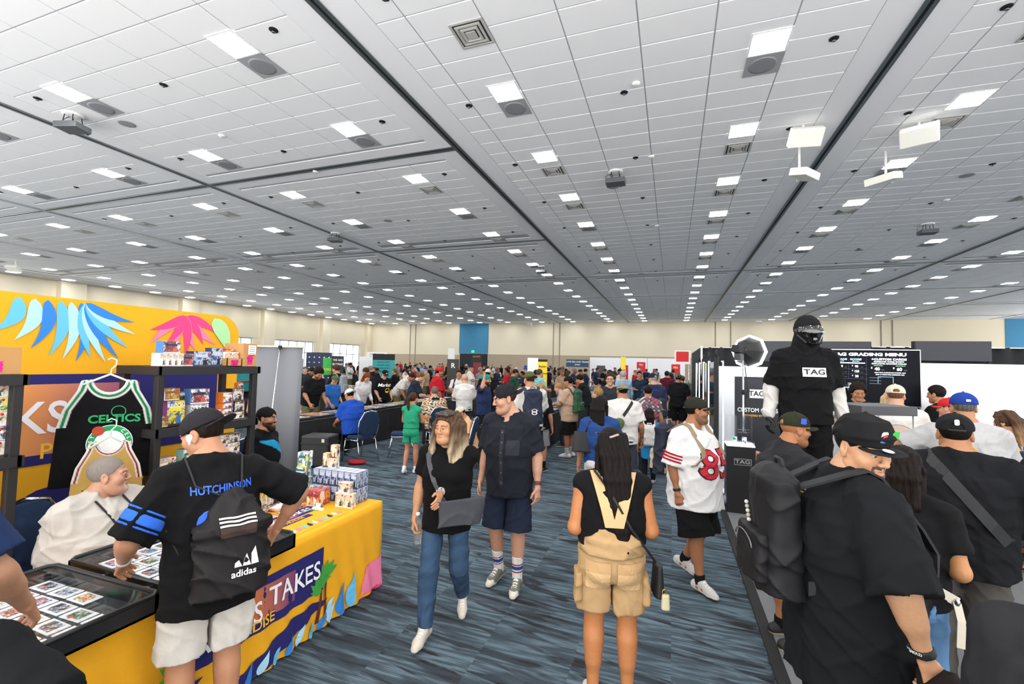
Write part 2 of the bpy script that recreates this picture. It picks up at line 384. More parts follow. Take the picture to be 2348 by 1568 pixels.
for k in range(-5, 3):
    x0 = SEAM0+BAY*(k-1)
    for ci, cx in enumerate((x0+2.02, x0+6.76)):
        for j in range(-2, 20):
            y = (5.375 if k >= 0 else 5.66) + 3.04*j
            if not (LX+1 < cx < 34 and 1.5 < y < FY-1): continue
            P = Vector((cx, y, CZ-HC)); dep = P.dot(fw)
            if dep < 1: continue
            pxx = P.dot(cr)/dep
            if abs(pxx) > 1.5 and dep > 6: continue
            near = dep < 22
            where = 'in the first rows' if dep < 12 else ('midway down the hall' if dep < 32 else 'towards the far wall')
            t = thing('ceiling_light', 'square white ceiling light panel %s, %s' % (where, bay_name(k)), 'ceiling light', (cx, y, CZ-.006), 0, 'square ceiling lights')
            obj('light_frame', lfr, None, t); obj('diffuser', lpm, None, t)
            if dep < 30:
                sp = (j == 1 and k <= 0) or (j % 3 == 1 and k == 0 and j > 1 and ci == 0) or (j % 3 == 0 and k == 1) or (k < 0 and j % 3 == 0)
                if sp:
                    s = thing('ceiling_speaker', 'grey perforated square ceiling speaker beside a light panel, %s' % bay_name(k), 'speaker', (cx, y+.61, CZ-.006), 0, 'ceiling speakers')
                    obj('speaker_grille', spm, None, s); obj('speaker_cone', spd, None, s)
                elif not (k == 0 and j == 0):
                    s = thing('ceiling_vent', 'square stepped ceiling air vent %s, %s' % (where, bay_name(k)), 'vent', (cx, y+.92, CZ-.006), 0, 'ceiling air vents')
                    for me in VM: obj('vane', me, None, s)
                    obj('vent_centre', VC, None, s); obj('vent_throat', VB, None, s)
for cx, cy in ((-3.2, 6.7),):
    s = thing('ceiling_vent', 'large square ceiling air vent nearest the partition track, aisle bay', 'vent', (cx, cy, CZ-.006), 0, 'ceiling air vents')
    for me in VM: obj('vane', me, None, s)
    obj('vent_centre', VC, None, s); obj('vent_throat', VB, None, s)
# sprinklers (recessed, in the tile beside each light), smoke detectors, round speakers
spk_a = lathemesh('sprinkler_cup', [(.075, 0), (.075, -.006), (.06, -.007), (.02, -.004)], 12); spk_a.materials.append(M_BLACK)
spk_b = lathemesh('sprinkler_head', [(.014, 0), (.014, -.035), (.03, -.04), (.03, -.046)], 8); spk_b.materials.append(M_CHROME)
for k in range(-2, 2):
    x0 = SEAM0+BAY*(k-1)
    for cx in (x0+1.1, x0+4.3, x0+7.75):
        for j in range(0, 9):
            y = 5.5+3.04*j + (.6 if cx == x0+4.3 else .1)
            s = thing('sprinkler', 'small recessed chrome ceiling sprinkler head, %s' % bay_name(k), 'sprinkler', (cx, y, CZ-.005), 0, 'ceiling sprinklers')
            obj('sprinkler_cup', spk_a, None, s); obj('sprinkler_head', spk_b, None, s)
rs = lathemesh('round_speaker', [(.17, 0), (.17, -.012), (.15, -.016), (.01, -.016)], 20); rs.materials.append(M_GREY)
sd = lathemesh('smoke_detector', [(.08, 0), (.08, -.02), (.05, -.045), (.01, -.048)], 14); sd.materials.append(M_WHITE)
for (x, y, what) in ((-1.75, 14.0, 0), (-12.3, 6.9, 0), (7.7, 15.9, 0), (-.55, 12.2, 1), (-.7, 8.9, 1), (-10.6, 8.0, 1), (-9.9, 10.4, 1), (8.2, 18, 1), (-10.6, 15.0, 0), (-.6, 18.4, 1), (8.0, 24.6, 0), (-1.8, 28, 0)):
    o = obj('round_speaker' if what == 0 else 'smoke_detector', rs if what == 0 else sd); o.location = (x, y, CZ-.006)
    if what == 0: tag(o, 'flat round grey ceiling speaker disc set in a ceiling tile', 'speaker', 'round ceiling speakers')
    else: tag(o, 'small white domed smoke detector on a ceiling tile', 'detector', 'smoke detectors')
# projectors on short ceiling mounts
M_PROJ = mat('projector_grey', '55585b', .5)
def projector(x, y, rz, label):
    t = thing('ceiling_projector', label, 'projector', (x, y, CZ-.006), rz, 'ceiling projectors')
    obj('ceiling_plate', lathemesh('ceiling_plate', [(.2, 0), (.2, -.03), (.17, -.045), (.02, -.045)], 18), M_WHITE, t)
    for dx, dy in ((-.1, -.1), (.1, -.1), (-.1, .1), (.1, .1)): tube('mount_rod', [(dx, dy, -.04), (dx*1.2, dy*1.2, -.24)], .01, M_BLACK, t, 6)
    box('housing', (-.27, -.2, -.38), (.27, .2, -.24), M_PROJ, t, .02)
    l = lathe('lens', [(.06, 0), (.06, .05), (.045, .06), (.01, .055)], M_BLACK, t, 14, (.12, .2, -.31)); l.rotation_euler = (rad(-90), 0, 0)
    tube('cable', [(-.1, 0, -.05), (-.3, .05, -.1), (-.28, .1, -.24)], .008, M_BLACK, t, 5)
projector(-13.05, 6.25, .3, 'grey ceiling projector hanging beside the disc speaker, near the light panel')
projector(-1.55, 12.9, 0, 'grey ceiling projector hanging over the aisle bay')
projector(-13.9, 15.9, .2, 'grey ceiling projector hanging midway over the card tables')
projector(-7.0, 24.5, 0, 'grey ceiling projector hanging far down beside the partition track')
projector(8.9, 20.8, 0, 'grey ceiling projector hanging over the black booth bay')
# tilted white speaker boxes on drop poles
def pole_speaker(x, y, zb, rx, rz, label):
    t = thing('hanging_speaker', label, 'speaker', (x, y, CZ-.006), rz, 'white speaker boxes hanging from the ceiling')
    tube('drop_pole', [(0, 0, 0), (0, 0, -zb)], .028, M_WHITE, t, 10)
    tube('yoke', [(-.22, 0, -zb+.02), (0, 0, -zb), (.22, 0, -zb+.02)], .014, M_WHITE, t, 6)
    o = box('cabinet', (-.33, -.2, -.09), (.33, .2, .09), mat('speaker_cream', 'f0efe6', .6), t, .02); o.location = (0, -.12, -zb-.03); o.rotation_euler = (rx, 0, 0)
    tube('cable', [(.05, 0, -zb+.1), (.2, .1, -zb-.05), (.1, .12, -zb-.12), (0, .05, -zb)], .007, M_WHITE, t, 5)
pole_speaker(2.75, 11.6, .30, rad(-50), .15, 'white speaker box tilted upright beside the partition track, aisle side')
pole_speaker(2.9, 12.6, .75, rad(15), .9, 'white speaker box tilted flat below its neighbour, aisle side of the track')
pole_speaker(5.1, 12.2, .30, rad(-45), -.4, 'white speaker box tilted upright beside the partition track, booth side')
pole_speaker(5.0, 13.6, .70, rad(12), -.8, 'white speaker box tilted flat below its neighbour, booth side of the track')
pole_speaker(-37.0, 15.5, .5, rad(-40), .4, 'white speaker box hanging near the columns by the window wall')
pole_speaker(-36.3, 57.0, .3, rad(-40), 0, 'white speaker box hanging in the far corner by the windows')
pole_speaker(-17.9, 57.5, .3, rad(-40), 0, 'white speaker box hanging at the far wall past the blue panel')
pole_speaker(9.0, 57.2, .3, rad(-40), 0.2, 'white speaker box hanging at the far wall behind the black drapes')
# ================================================================ PEOPLE: distance-field bodies
def V3(*a): return np.array(a, float)
def rotx(a): c, s = math.cos(a), math.sin(a); return np.array([[1, 0, 0], [0, c, -s], [0, s, c]])
def roty(a): c, s = math.cos(a), math.sin(a); return np.array([[c, 0, s], [0, 1, 0], [-s, 0, c]])
def rotz(a): c, s = math.cos(a), math.sin(a); return np.array([[c, -s, 0], [s, c, 0], [0, 0, 1]])
def unit(v): v = np.asarray(v, float); return v/(np.linalg.norm(v)+1e-9)
def rc(a, b, ra, rb, k=.02):
    a = np.asarray(a, float); b = np.asarray(b, float); d = b-a; L = d@d+1e-9
    def f(X, Y, Z):
        x, y, z = X-a[0], Y-a[1], Z-a[2]
        t = np.clip((x*d[0]+y*d[1]+z*d[2])/L, 0, 1)
        return np.sqrt((x-t*d[0])**2+(y-t*d[1])**2+(z-t*d[2])**2) - (ra+(rb-ra)*t)
    m = max(ra, rb); r = np.array([m]*3)
    return (f, np.minimum(a, b)-r, np.maximum(a, b)+r, k, 0)
def el(c, r, R=None, k=.03, sub=0):
    c = np.asarray(c, float); r = np.asarray(r, float); R = np.eye(3) if R is None else R
    Ri = R.T
    def f(X, Y, Z):
        x, y, z = X-c[0], Y-c[1], Z-c[2]
        u = (Ri[0, 0]*x+Ri[0, 1]*y+Ri[0, 2]*z)/r[0]; v = (Ri[1, 0]*x+Ri[1, 1]*y+Ri[1, 2]*z)/r[1]; w = (Ri[2, 0]*x+Ri[2, 1]*y+Ri[2, 2]*z)/r[2]
        k0 = np.sqrt(u*u+v*v+w*w); k1 = np.sqrt((u/r[0])**2+(v/r[1])**2+(w/r[2])**2)+1e-9
        return k0*(k0-1)/k1
    m = np.abs(R)@r
    return (f, c-m, c+m, k, sub)
def ec(a, b, xa, r0, r1, k=.02, cap=True, pw=2.0):
    """flat-capped elliptic cone from a to b; xa = direction of the first radius"""
    a = np.asarray(a, float); b = np.asarray(b, float); d = b-a; L = np.linalg.norm(d); w = d/L
    u = np.asarray(xa, float); u = unit(u-w*(u@w)); v = np.cross(w, u)
    def f(X, Y, Z):
        x, y, z = X-a[0], Y-a[1], Z-a[2]
        h = x*w[0]+y*w[1]+z*w[2]; t = np.clip(h/L, 0, 1)
        p = x*u[0]+y*u[1]+z*u[2]; q = x*v[0]+y*v[1]+z*v[2]
        rx = r0[0]+(r1[0]-r0[0])*t; ry = r0[1]+(r1[1]-r0[1])*t
        e = ((np.abs(p)/rx)**pw+(np.abs(q)/ry)**pw)**(1/pw)
        dd = (e-1)*np.minimum(rx, ry)
        return np.maximum(dd, np.abs(h-L/2)-L/2) if cap else dd
    m = max(max(r0), max(r1)); r = np.array([m]*3)
    return (f, np.minimum(a, b)-r, np.maximum(a, b)+r, k, 0)
def plane(p, n):
    p = np.asarray(p, float); n = unit(n)
    return lambda X, Y, Z: (X-p[0])*n[0]+(Y-p[1])*n[1]+(Z-p[2])*n[2]
DBG = False
EDG = [(0, 1), (2, 3), (4, 5), (6, 7), (0, 2), (1, 3), (4, 6), (5, 7), (0, 4), (1, 5), (2, 6), (3, 7)]
OFF = np.array([[i & 1, (i >> 1) & 1, (i >> 2) & 1] for i in range(8)])
def sdf(prims, vox, cuts=(), disp=None, smooth=1):
    lo = np.min([p[1] for p in prims if p[4] == 0], 0)-2.5*vox; hi = np.max([p[2] for p in prims if p[4] == 0], 0)+2.5*vox
    n = np.ceil((hi-lo)/vox).astype(int)+1
    ax = [lo[i]+vox*np.arange(n[i]) for i in range(3)]
    if DBG: print("grid", n, len(prims), vox, flush=True)
    D = np.full(n, 1.0, np.float32)
    for f, a, b, k, sub in prims:
        pad = k+2*vox+(.012 if not sub else 0)
        i0 = np.clip(((a-pad-lo)/vox).astype(int), 0, n-1); i1 = np.clip(((b+pad-lo)/vox).astype(int)+2, 1, n)
        if (i1 <= i0).any(): continue
        sl = tuple(slice(i0[i], i1[i]) for i in range(3))
        X = ax[0][sl[0]][:, None, None]; Y = ax[1][sl[1]][None, :, None]; Z = ax[2][sl[2]][None, None, :]
        d = f(X, Y, Z); o = D[sl]
        if sub: d = -d; h = np.maximum(k-np.abs(o-d), 0)/k; D[sl] = np.maximum(o, d)+h*h*k*.25
        else: h = np.maximum(k-np.abs(o-d), 0)/k; D[sl] = np.minimum(o, d)-h*h*k*.25
    if disp or cuts:
        X = ax[0][:, None, None]; Y = ax[1][None, :, None]; Z = ax[2][None, None, :]
        if disp: D = D+disp(X, Y, Z)
        for c in cuts: D = np.maximum(D, c(X, Y, Z))
    S = D < 0
    C = np.zeros(n-1, np.uint8)
    sh = lambda o: S[o[0]:n[0]-1+o[0], o[1]:n[1]-1+o[1], o[2]:n[2]-1+o[2]]
    for o in OFF: C += sh(o)
    act = (C > 0) & (C < 8)
    ijk = np.argwhere(act)
    if len(ijk) == 0: return np.zeros((0, 3)), np.zeros((0, 4), int)
    idx = np.full(n-1, -1, np.int32); idx[act] = np.arange(len(ijk))
    vals = np.stack([D[ijk[:, 0]+o[0], ijk[:, 1]+o[1], ijk[:, 2]+o[2]] for o in OFF], 1)
    acc = np.zeros((len(ijk), 3)); cnt = np.zeros(len(ijk))
    for a, b in EDG:
        va, vb = vals[:, a], vals[:, b]; m = (va < 0) != (vb < 0)
        t = np.where(m, va/(np.where(va == vb, 1, va-vb)), 0)
        acc += m[:, None]*(OFF[a]+t[:, None]*(OFF[b]-OFF[a])); cnt += m
    P = lo+vox*(ijk+acc/cnt[:, None])
    F = []
    def quads(axis):
        sl0 = [slice(None)]*3; sl1 = [slice(None)]*3; sl0[axis] = slice(0, -1); sl1[axis] = slice(1, None)
        A, B = S[tuple(sl0)], S[tuple(sl1)]
        e = np.argwhere(A != B); u, v = (axis+1) % 3, (axis+2) % 3
        e = e[(e[:, u] > 0) & (e[:, v] > 0) & (e[:, u] < n[u]-1) & (e[:, v] < n[v]-1)]
        if not len(e): return
        ins = A[e[:, 0], e[:, 1], e[:, 2]]
        q = []
        for du, dv in ((-1, -1), (0, -1), (0, 0), (-1, 0)):
            g = e.copy(); g[:, u] += du; g[:, v] += dv; q.append(idx[g[:, 0], g[:, 1], g[:, 2]])
        q = np.stack(q, 1); q[~ins] = q[~ins][:, ::-1]; F.append(q)
    for a in range(3): quads(a)
    F = np.concatenate(F); F = F[(F >= 0).all(1)]
    for _ in range(smooth):
        A = np.zeros_like(P); c = np.zeros(len(P))
        for i in range(4):
            np.add.at(A, F[:, i], P[F[:, (i+1) % 4]]+P[F[:, i-1]]); np.add.at(c, F[:, i], 2)
        ok = c > 0; P[ok] = .5*P[ok]+.5*A[ok]/c[ok][:, None]
    return P, F
def nmesh(name, P, F, colr=(1, 1, 1)):
    me = bpy.data.meshes.new(name)
    me.vertices.add(len(P)); me.vertices.foreach_set('co', np.asarray(P, np.float32).ravel())
    me.loops.add(F.size); me.loops.foreach_set('vertex_index', F.astype(np.int32).ravel())
    me.polygons.add(len(F)); me.polygons.foreach_set('loop_start', np.arange(0, F.size, F.shape[1], dtype=np.int32))
    me.polygons.foreach_set('use_smooth', np.ones(len(F), bool))
    me.update(calc_edges=True)
    c = np.ones((len(P), 4), np.float32)
    c[:, :3] = colr(P) if callable(colr) else np.asarray(colr)
    a = me.color_attributes.new('Col', 'FLOAT_COLOR', 'POINT'); a.data.foreach_set('color', c.ravel())
    return me
def join(parts):
    P, F, C, n = [], [], [], 0
    for p, f, c in parts:
        if len(p) == 0: continue
        P.append(p); F.append(f+n); n += len(p); C.append(c(p) if callable(c) else np.broadcast_to(np.asarray(c, float), (len(p), 3)))
    return np.concatenate(P), np.concatenate(F), np.concatenate(C)
def folds(amp):
    def f(X, Y, Z):
        a = 1-np.abs(np.sin(13*X+8*Z+2.4*np.sin(7*Y+8*Z)))
        b = 1-np.abs(np.sin(9*Y-15*Z+2.2*np.sin(9*X+3)))
        c = np.sin(11*X+5*np.sin(5*Z))*np.sin(9*Y+7*Z)
        return amp*(-1.0*a*a*a-.9*b*b*b+.25*c-.25)*1.25
    return f
def sphere_geo(c, r, n=10):
    P, F = [], []
    for i in range(n+1):
        t = math.pi*i/n
        for j in range(2*n): p = math.pi*j/n; P.append((c[0]+r*math.sin(t)*math.cos(p), c[1]+r*math.sin(t)*math.sin(p), c[2]+r*math.cos(t)))
    for i in range(n):
        for j in range(2*n): F.append((i*2*n+j, (i+1)*2*n+j, (i+1)*2*n+(j+1) % (2*n), i*2*n+(j+1) % (2*n)))
    return np.array(P), np.array(F)
LOD = {0: dict(b=.0105, h=.0036, a=.0042, c=.0085, r=.0048), 1: dict(b=.0155, h=.0058, a=.0066, c=.0125, r=.0075), 2: dict(b=.03, h=.013, a=.016, c=.026, r=.017)}
def ik(S, T, l1, l2, pole):
    d = T-S; L = np.linalg.norm(d); mx = (l1+l2)*.998
    if L > mx: T = S+d*mx/L; d = T-S; L = mx
    w = d/L; a = (l1*l1-l2*l2+L*L)/(2*L); h = math.sqrt(max(l1*l1-a*a, 0))
    p = np.asarray(pole, float); p = unit(p-w*(p@w))
    return S+w*a+p*h, T
ARM = dict(down=(.16, .06, -.97), relaxed=(.2, .16, -.93), fwd=(-.12, .62, -.52), phone=(-.16, .5, -.42), belly=(-.3, .42, -.55), hip=(.28, -.02, -.72), strap=(-.1, .28, -.18), table=(.0, .62, -.66), low=(.05, .35, -.86), cross=(-.55, .34, -.42), back=(.15, -.3, -.85), lap=(-.05, .55, -.62), pocket=(.24, .08, -.80))
def human(name, label, xy, face, h=1.75, g=1.0, gd=1.0, belly=0, bust=0, lg=1.0, sw=1.0, skin='c98f6a', lean=0, twist=0, head=(0, 0), L='down', R='down', legs='stand', step=.0, seat=None, q=1, z0=0,
          hair='short', hairc='1c1512', cap=None, beard=None, brow=None, top=None, bottom=None, shoes=None, socks=None, glasses=False, neckl=1.0, curl=.5, Lcurl=None, Rcurl=None, thumbL=None, thumbR=None, tattoo=None, headscale=1.0, group=None, feet=None, smile=0, cat='person'):
    lod = LOD[q]; s = h/1.75
    root = thing(name, label, cat, (xy[0], xy[1], z0), rad(face), group)
    J = dict(root=root, s=s)
    pz = .945*s if seat is None else seat+.105*s
    pel = V3(0, 0, pz)
    if seat is None: pel = pel+V3(0, -.22*math.sin(lean)*s, 0)
    Rt = rotx(-lean)@rotz(twist)
    tp = lambda x, y, z: pel+Rt@(V3(x, y, z)*s)
    SH = {1: tp(.172*sw*(.6+.4*g), -.012, .458), -1: tp(-.172*sw*(.6+.4*g), -.012, .458)}
    nb = tp(0, -.012, .525)
    Rh = rotz(head[0])@rotx(-head[1]-lean*.55)
    if len(head) > 2: Rh = Rh@roty(head[2])
    hs = s*headscale
    hc = nb+rotx(-lean*.8)@(V3(0, .018, .075*neckl)*s)+Rh@(V3(0, .028, .085)*hs)
    hp = lambda x, y, z: hc+Rh@(V3(x, y, z)*hs)
    J.update(pel=pel, nb=nb, hc=hc, Rh=Rh, Rt=Rt, SH=SH, tp=tp, hp=hp)
    # --- limbs
    al1, al2 = .285*s, .255*s
    EL, WR = {}, {}
    for sd, spec in ((1, R), (-1, L)):
        pole = (.35*sd, -1, -.25)
        if isinstance(spec, dict): pole = spec.get('pole', pole); tgt = spec['t']
        else: tgt = ARM[spec] if isinstance(spec, str) else spec
        if isinstance(spec, str) and spec in ('cross', 'belly', 'phone', 'fwd', 'strap', 'lap'): pole = (.8*sd, -.5, -.8)
        tv = V3(tgt[0]*sd, tgt[1], tgt[2])*(al1+al2)
        if isinstance(spec, dict) and spec.get('world'): T = V3(*tgt)
        else: T = SH[sd]+rotz(twist)@rotx(-lean*.35)@tv
        EL[sd], WR[sd] = ik(SH[sd], T, al1, al2, rotz(twist)@np.array(pole, float))
    HP = {sd: pel+V3(.092*sd*(.5+.5*g), 0, -.02)*s for sd in (1, -1)}
    KN, AN, FD = {}, {}, {}
    ll1, ll2 = .43*s, .41*s
    if seat is not None:
        for sd in (1, -1):
            T = V3(sd*.11*s*(.5+.5*g), pel[1]+(.42+.05*sd*step)*s, .09*s); KN[sd], AN[sd] = ik(HP[sd], T, ll1, ll2, (0, 1, .6)); FD[sd] = unit(V3(.12*sd, 1, 0))
    else:
        for sd in (1, -1):
            st = step*sd
            fx = .10*sd*(.5+.5*g)*s; T = V3(fx, -.01+st*.5, .085*s + (max(0, -st)*.18))
            if feet: T = V3(feet[sd][0], feet[sd][1], feet[sd][2] if len(feet[sd]) > 2 else .085*s)
            KN[sd], AN[sd] = ik(HP[sd], T, ll1, ll2, (0.05*sd, 1, 0)); FD[sd] = unit(V3(.16*sd, 1, -(max(0, -st)*1.1)))
            if feet and len(feet[sd]) > 3: FD[sd] = unit(V3(*feet[sd][3:6]))
    J.update(EL=EL, WR=WR, HP=HP, KN=KN, AN=AN)
    sk = np.array(lin(skin))
    # --- body
    B = [el(tp(0, -.005, 0), V3(.15*g, .112*gd, .125)*s, Rt, .06*s), el(tp(0, 0, .16), V3(.13*g, .098*gd, .17)*s, Rt, .06*s), el(tp(0, -.005, .33), V3(.15*g, .11*gd, .185)*s, Rt, .06*s),
         rc(SH[-1], SH[1], .052*s, .052*s, .05*s), rc(tp(0, -.01, .46), nb+(hc-nb)*.15, .075*s, .055*s, .05*s), rc(nb, hc-Rh@V3(0, .02, .02)*s, (.054+.012*(gd-1))*s, (.05+.012*(gd-1))*s, .03*s)]
    if belly: B.append(el(tp(0, .05*belly, .12), V3(.13*g, .10*gd+.05*belly, .15)*s, Rt, .07*s))
    for sd in (1, -1):
        B += [rc(nb+(hc-nb)*.25, SH[sd]+V3(0, 0, .005), .042*s, .045*s, .05*s), rc(SH[sd], EL[sd], .05*s*lg, .04*s*lg, .04*s), rc(EL[sd], WR[sd], .041*s*lg, .026*s, .02*s), rc(EL[sd]+(WR[sd]-EL[sd])*.12, EL[sd]+(WR[sd]-EL[sd])*.45, .043*s*lg, .036*s*lg, .03*s),
              rc(HP[sd], KN[sd], .083*s*lg, .055*s*(.5+.5*lg), .05*s), rc(KN[sd], AN[sd], .052*s*(.5+.5*lg), .036*s, .03*s), el(tp(.065*sd, -.06, -.04), V3(.085, .075*gd, .09)*s*(.5+.5*g), Rt, .05*s)]
        cd_ = unit(AN[sd]-KN[sd]); bk = unit(V3(0, -1, 0)-cd_*(V3(0, -1, 0)@cd_))
        B.append(rc(KN[sd]+cd_*.07*s+bk*.018*s, KN[sd]+cd_*.2*s+bk*.018*s, .05*s*lg, .036*s*lg, .05*s))
        B.append(rc(AN[sd], AN[sd]+FD[sd]*.10*s-V3(0, 0, .048)*s, .030*s, .018*s, .02*s))
        if bust: B.append(el(tp(.075*sd, .085*gd+.02*bust, .33), V3(.07, .06*bust, .07)*s, Rt, .05*s))
    bp, bf = sdf(B, lod['b'])
    bc = sk
    if tattoo:
        def bc(P, sk=sk):
            C = np.tile(sk, (len(P), 1))
            for sd in tattoo:
                a, b = EL[sd], WR[sd]; a2 = a+(SH[sd]-a)*.35; d = b-a2; t = ((P-a2)@d)/(d@d); r = np.linalg.norm(P-a2-np.clip(t, 0, 1)[:, None]*d, axis=1)
                n = np.sin(70*P[:, 0]+3*np.sin(50*P[:, 2]))*np.sin(65*P[:, 1]+2*np.sin(60*P[:, 2]))*np.sin(55*P[:, 2])
                m = (t > .02) & (t < .92) & (r < .075*s) & (n > -.12); C[m] = C[m]*np.array([.42, .47, .55])
            return C
    parts = [(bp, bf, bc)]
    # --- hands
    for sd in (1, -1):
        w = WR[sd]; d = unit(w-EL[sd]); th = thumbR if sd == 1 else thumbL
        th = np.array(th if th is not None else ((-.25*sd, 1, .15) if d[2] < -.62 else (-.3*sd, .25, 1)), float); th = unit(th-d*(th@d)); n = np.cross(d, th)*(-sd)
        cu_ = (Rcurl if sd == 1 else Lcurl); cu_ = curl if cu_ is None else cu_
        H = [rc(w-d*.03*s, w+d*.012*s, .026*s, .025*s, .015*s), ec(w+d*.0*s, w+d*.088*s, th, (.029*s, .017*s), (.042*s, .014*s), .012*s)]
        J['palm%d' % sd] = (w+d*.07*s, d, th, n)
        if q < 2:
            for i, (o, ln) in enumerate(((.031, .072), (.0105, .080), (-.0105, .075), (-.031, .058))):
                p = w+d*.082*s+th*o*s; a = .12+.06*i
                for j, fr in enumerate((.46, .31, .25)):
                    a += cu_*(.62, .85, .6)[j]; dd = d*math.cos(a)+n*math.sin(a); p2 = p+dd*ln*fr*s
                    H.append(rc(p, p2, (.0092-.0007*j)*s, (.0088-.0009*j)*s, .005*s)); p = p2
            p = w+d*.022*s+th*.028*s; dd = unit(d*.75+th*.62+n*.25*(1+cu_)); p2 = p+dd*.045*s; H.append(rc(p, p2, .0125*s, .0105*s, .012*s))
            dd = unit(d*.95+th*.15+n*.35*(.5+cu_)); H.append(rc(p2, p2+dd*.034*s, .0102*s, .0085*s, .004*s))
        else: H.append(rc(w+d*.08*s, w+d*.15*s+n*.03*s, .035*s, .022*s, .02*s))
        hpnt, hf = sdf(H, lod['a']*(s if q == 0 else 1)); parts.append((hpnt, hf, sk*np.array([1.03, .97, .95])))
    # --- head (built in its own frame)
    fe = .93 if bust > .1 else 1.0
    fat = max(0, g-1.1)*.5
    Hd = [el((0, -.014, .034), (.0745, .094, .086), None, .02), el((0, .022, -.034), ((.060 if not bust else .056)+.03*fat, .064, .082), None, .03), rc((-.042*fe*fe, .005, -.062), (0, .068, -.094*fe), .027+.02*fat, .023, .03), rc((.042*fe*fe, .005, -.062), (0, .068, -.094*fe), .027+.02*fat, .023, .03), el((0, .075, -.097*fe), (.022, .018, .018), None, .02)]
    if fat: Hd += [el((0, .035, -.095), (.06, .05, .035), None, .04)]
    for sd in (1, -1):
        Hd += [el((.04*sd, .056, -.026), (.028+.02*fat, .028, .03), None, .025), rc((.012*sd, .088-.003*(bust > .1), .024), (.046*sd, .072, .024), .010-.003*(bust > .1), .009-.003*(bust > .1), .016), el((.031*sd, .098, .004), (.019, .018, .0125), None, .010, 1)]
        Hd += [el((.078*sd, -.008, -.006), (.010, .021, .033), rotz(-.35*sd)@rotx(.15), .008), el((.086*sd, -.003, .002), (.006, .011, .017), rotz(-.35*sd), .006, 1), rc((.078*sd, .0, -.03), (.08*sd, -.004, -.036), .008, .007, .006)]
    Hd += [rc((0, .089, .018), (0, .108-.005*(bust > .1), -.022), .0085-.001*(bust > .1), .0115-.003*(bust > .1), .014), el((0, .109-.005*(bust > .1), -.027), (.0125-.002*(bust > .1), .012-.002*(bust > .1), .010), None, .008), el((.013, .098, -.031), (.0095, .010, .008), None, .007), el((-.013, .098, -.031), (.0095, .010, .008), None, .007)]
    Hd += [rc((-.02, .082, -.0600), (0, .0925, -.058), .0045, .0062, .007), rc((.02, .082, -.0600), (0, .0925, -.058), .0045, .0062, .007), rc((-.015, .083, -.0685), (.015, .083, -.0685), .0062, .0062, .009), el((0, .106, -.0635), (.024, .012, .0016), None, .004, 1)]
    if q < 2:
        for sd in (1, -1): Hd += [rc((.017*sd, .085, .0075), (.032*sd, .0890, .0110), .0040, .0052, .004), rc((.032*sd, .0890, .0110), (.046*sd, .078, .0060), .0052, .0038, .004), rc((.019*sd, .085, -.004), (.045*sd, .077, -.003), .003, .003, .005)]
    hv, hf = sdf(Hd, lod['h'])
    br = np.array(lin(brow or hairc)); bd = np.array(lin(beard[0])) if beard else None
    def hcol(P):
        C = np.tile(sk, (len(P), 1)); x, y, z = P[:, 0], P[:, 1], P[:, 2]; ax = np.abs(x)
        lip = (y > .078) & (np.abs(z+.064) < .0098-.16*ax) & (ax < .024); C[lip] = sk*np.array([.88, .70, .68]) if not bust else sk*np.array([.92, .60, .62])
        ck = np.exp(-((ax-.045)**2/.0004+(z+.028)**2/.0005))*(y > .04); C = C*(1-ck[:, None]*np.array([.0, .07, .07]))
        e = (y > .066) & (z > .0205+.05*(ax-.03)) & (z < .0300-.22*np.maximum(ax-.032, 0)) & (ax > .013) & (ax < .052); C[e] = .25*C[e]+.75*br
        if beard is not None:
            kind = beard[1]; w = beard[2] if len(beard) > 2 else .8
            if kind == 'full': m = ((z < -.042) & (y > -.015) & (z < -.035-.15*(.03-y))) & ~((np.abs(z+.064) < .011) & (ax < .024)); m |= (z < -.043) & (z > -.053) & (ax < .034) & (y > .08)
            elif kind == 'goatee': m = ((ax < .026) & (z < -.074) & (y > .05)) | ((z < -.043) & (z > -.054) & (ax < .032) & (y > .08)) | ((ax > .022) & (ax < .033) & (z < -.05) & (y > .06))
            else: m = (z < -.03) & (y > -.01) & ~((np.abs(z+.064) < .011) & (ax < .024))
            m &= y > -.02
            C[m] = (1-w)*C[m]+w*bd
        return C
    toW = lambda P: hc+(P*hs)@Rh.T
    parts.append((toW(hv), hf, hcol(hv)))
    if q < 2:
        for sd in (1, -1):
            ev, ef = sphere_geo((.031*sd, .0785, .0035), .0118, 8 if q == 0 else 6)
            gz = V3(.1*sd*0, 1, -.05)
            dv = (ev-np.array([.031*sd, .0785, .0035]))/.0118; a = dv@unit(gz)
            C = np.tile([.62, .58, .55], (len(ev), 1)); C[a > .86] = lin('3a2415'); C[a > .965] = (.01, .01, .01)
            parts.append((toW(ev), ef, C))
    P, F, C = join(parts)
    if len(C) != len(P): raise ValueError
    body = obj('body', nmesh('body', P, F, lambda _: C), M_SKIN, root); J['body'] = body
    # --- hair
    hcl = np.array(lin(hairc))
    capcut = cap is not None
    def hairline(y): return np.interp(y, [-.12, -.085, -.03, .008, .03, .05, .075, .1], [-.075, -.062, -.035, -.012, .012, .042, .058, .064])
    def hair_obj(prims, cutf=None, disp=None, vox=None, nm='hair', col=None):
        cuts = [cutf] if cutf else []
        p, f = sdf(prims, vox or lod['r'], cuts, disp)
        if len(p) == 0: return None
        cf = (lambda P: np.tile(hcl, (len(P), 1))*(1+(.25 if hair != 'buzz' else 0)*np.sin(P[:, :1]*260+30*P[:, 2:3]))) if col is None else col
        me = nmesh(nm, toW(p), f, cf(p)); return obj(nm, me, M_HAIR, root)
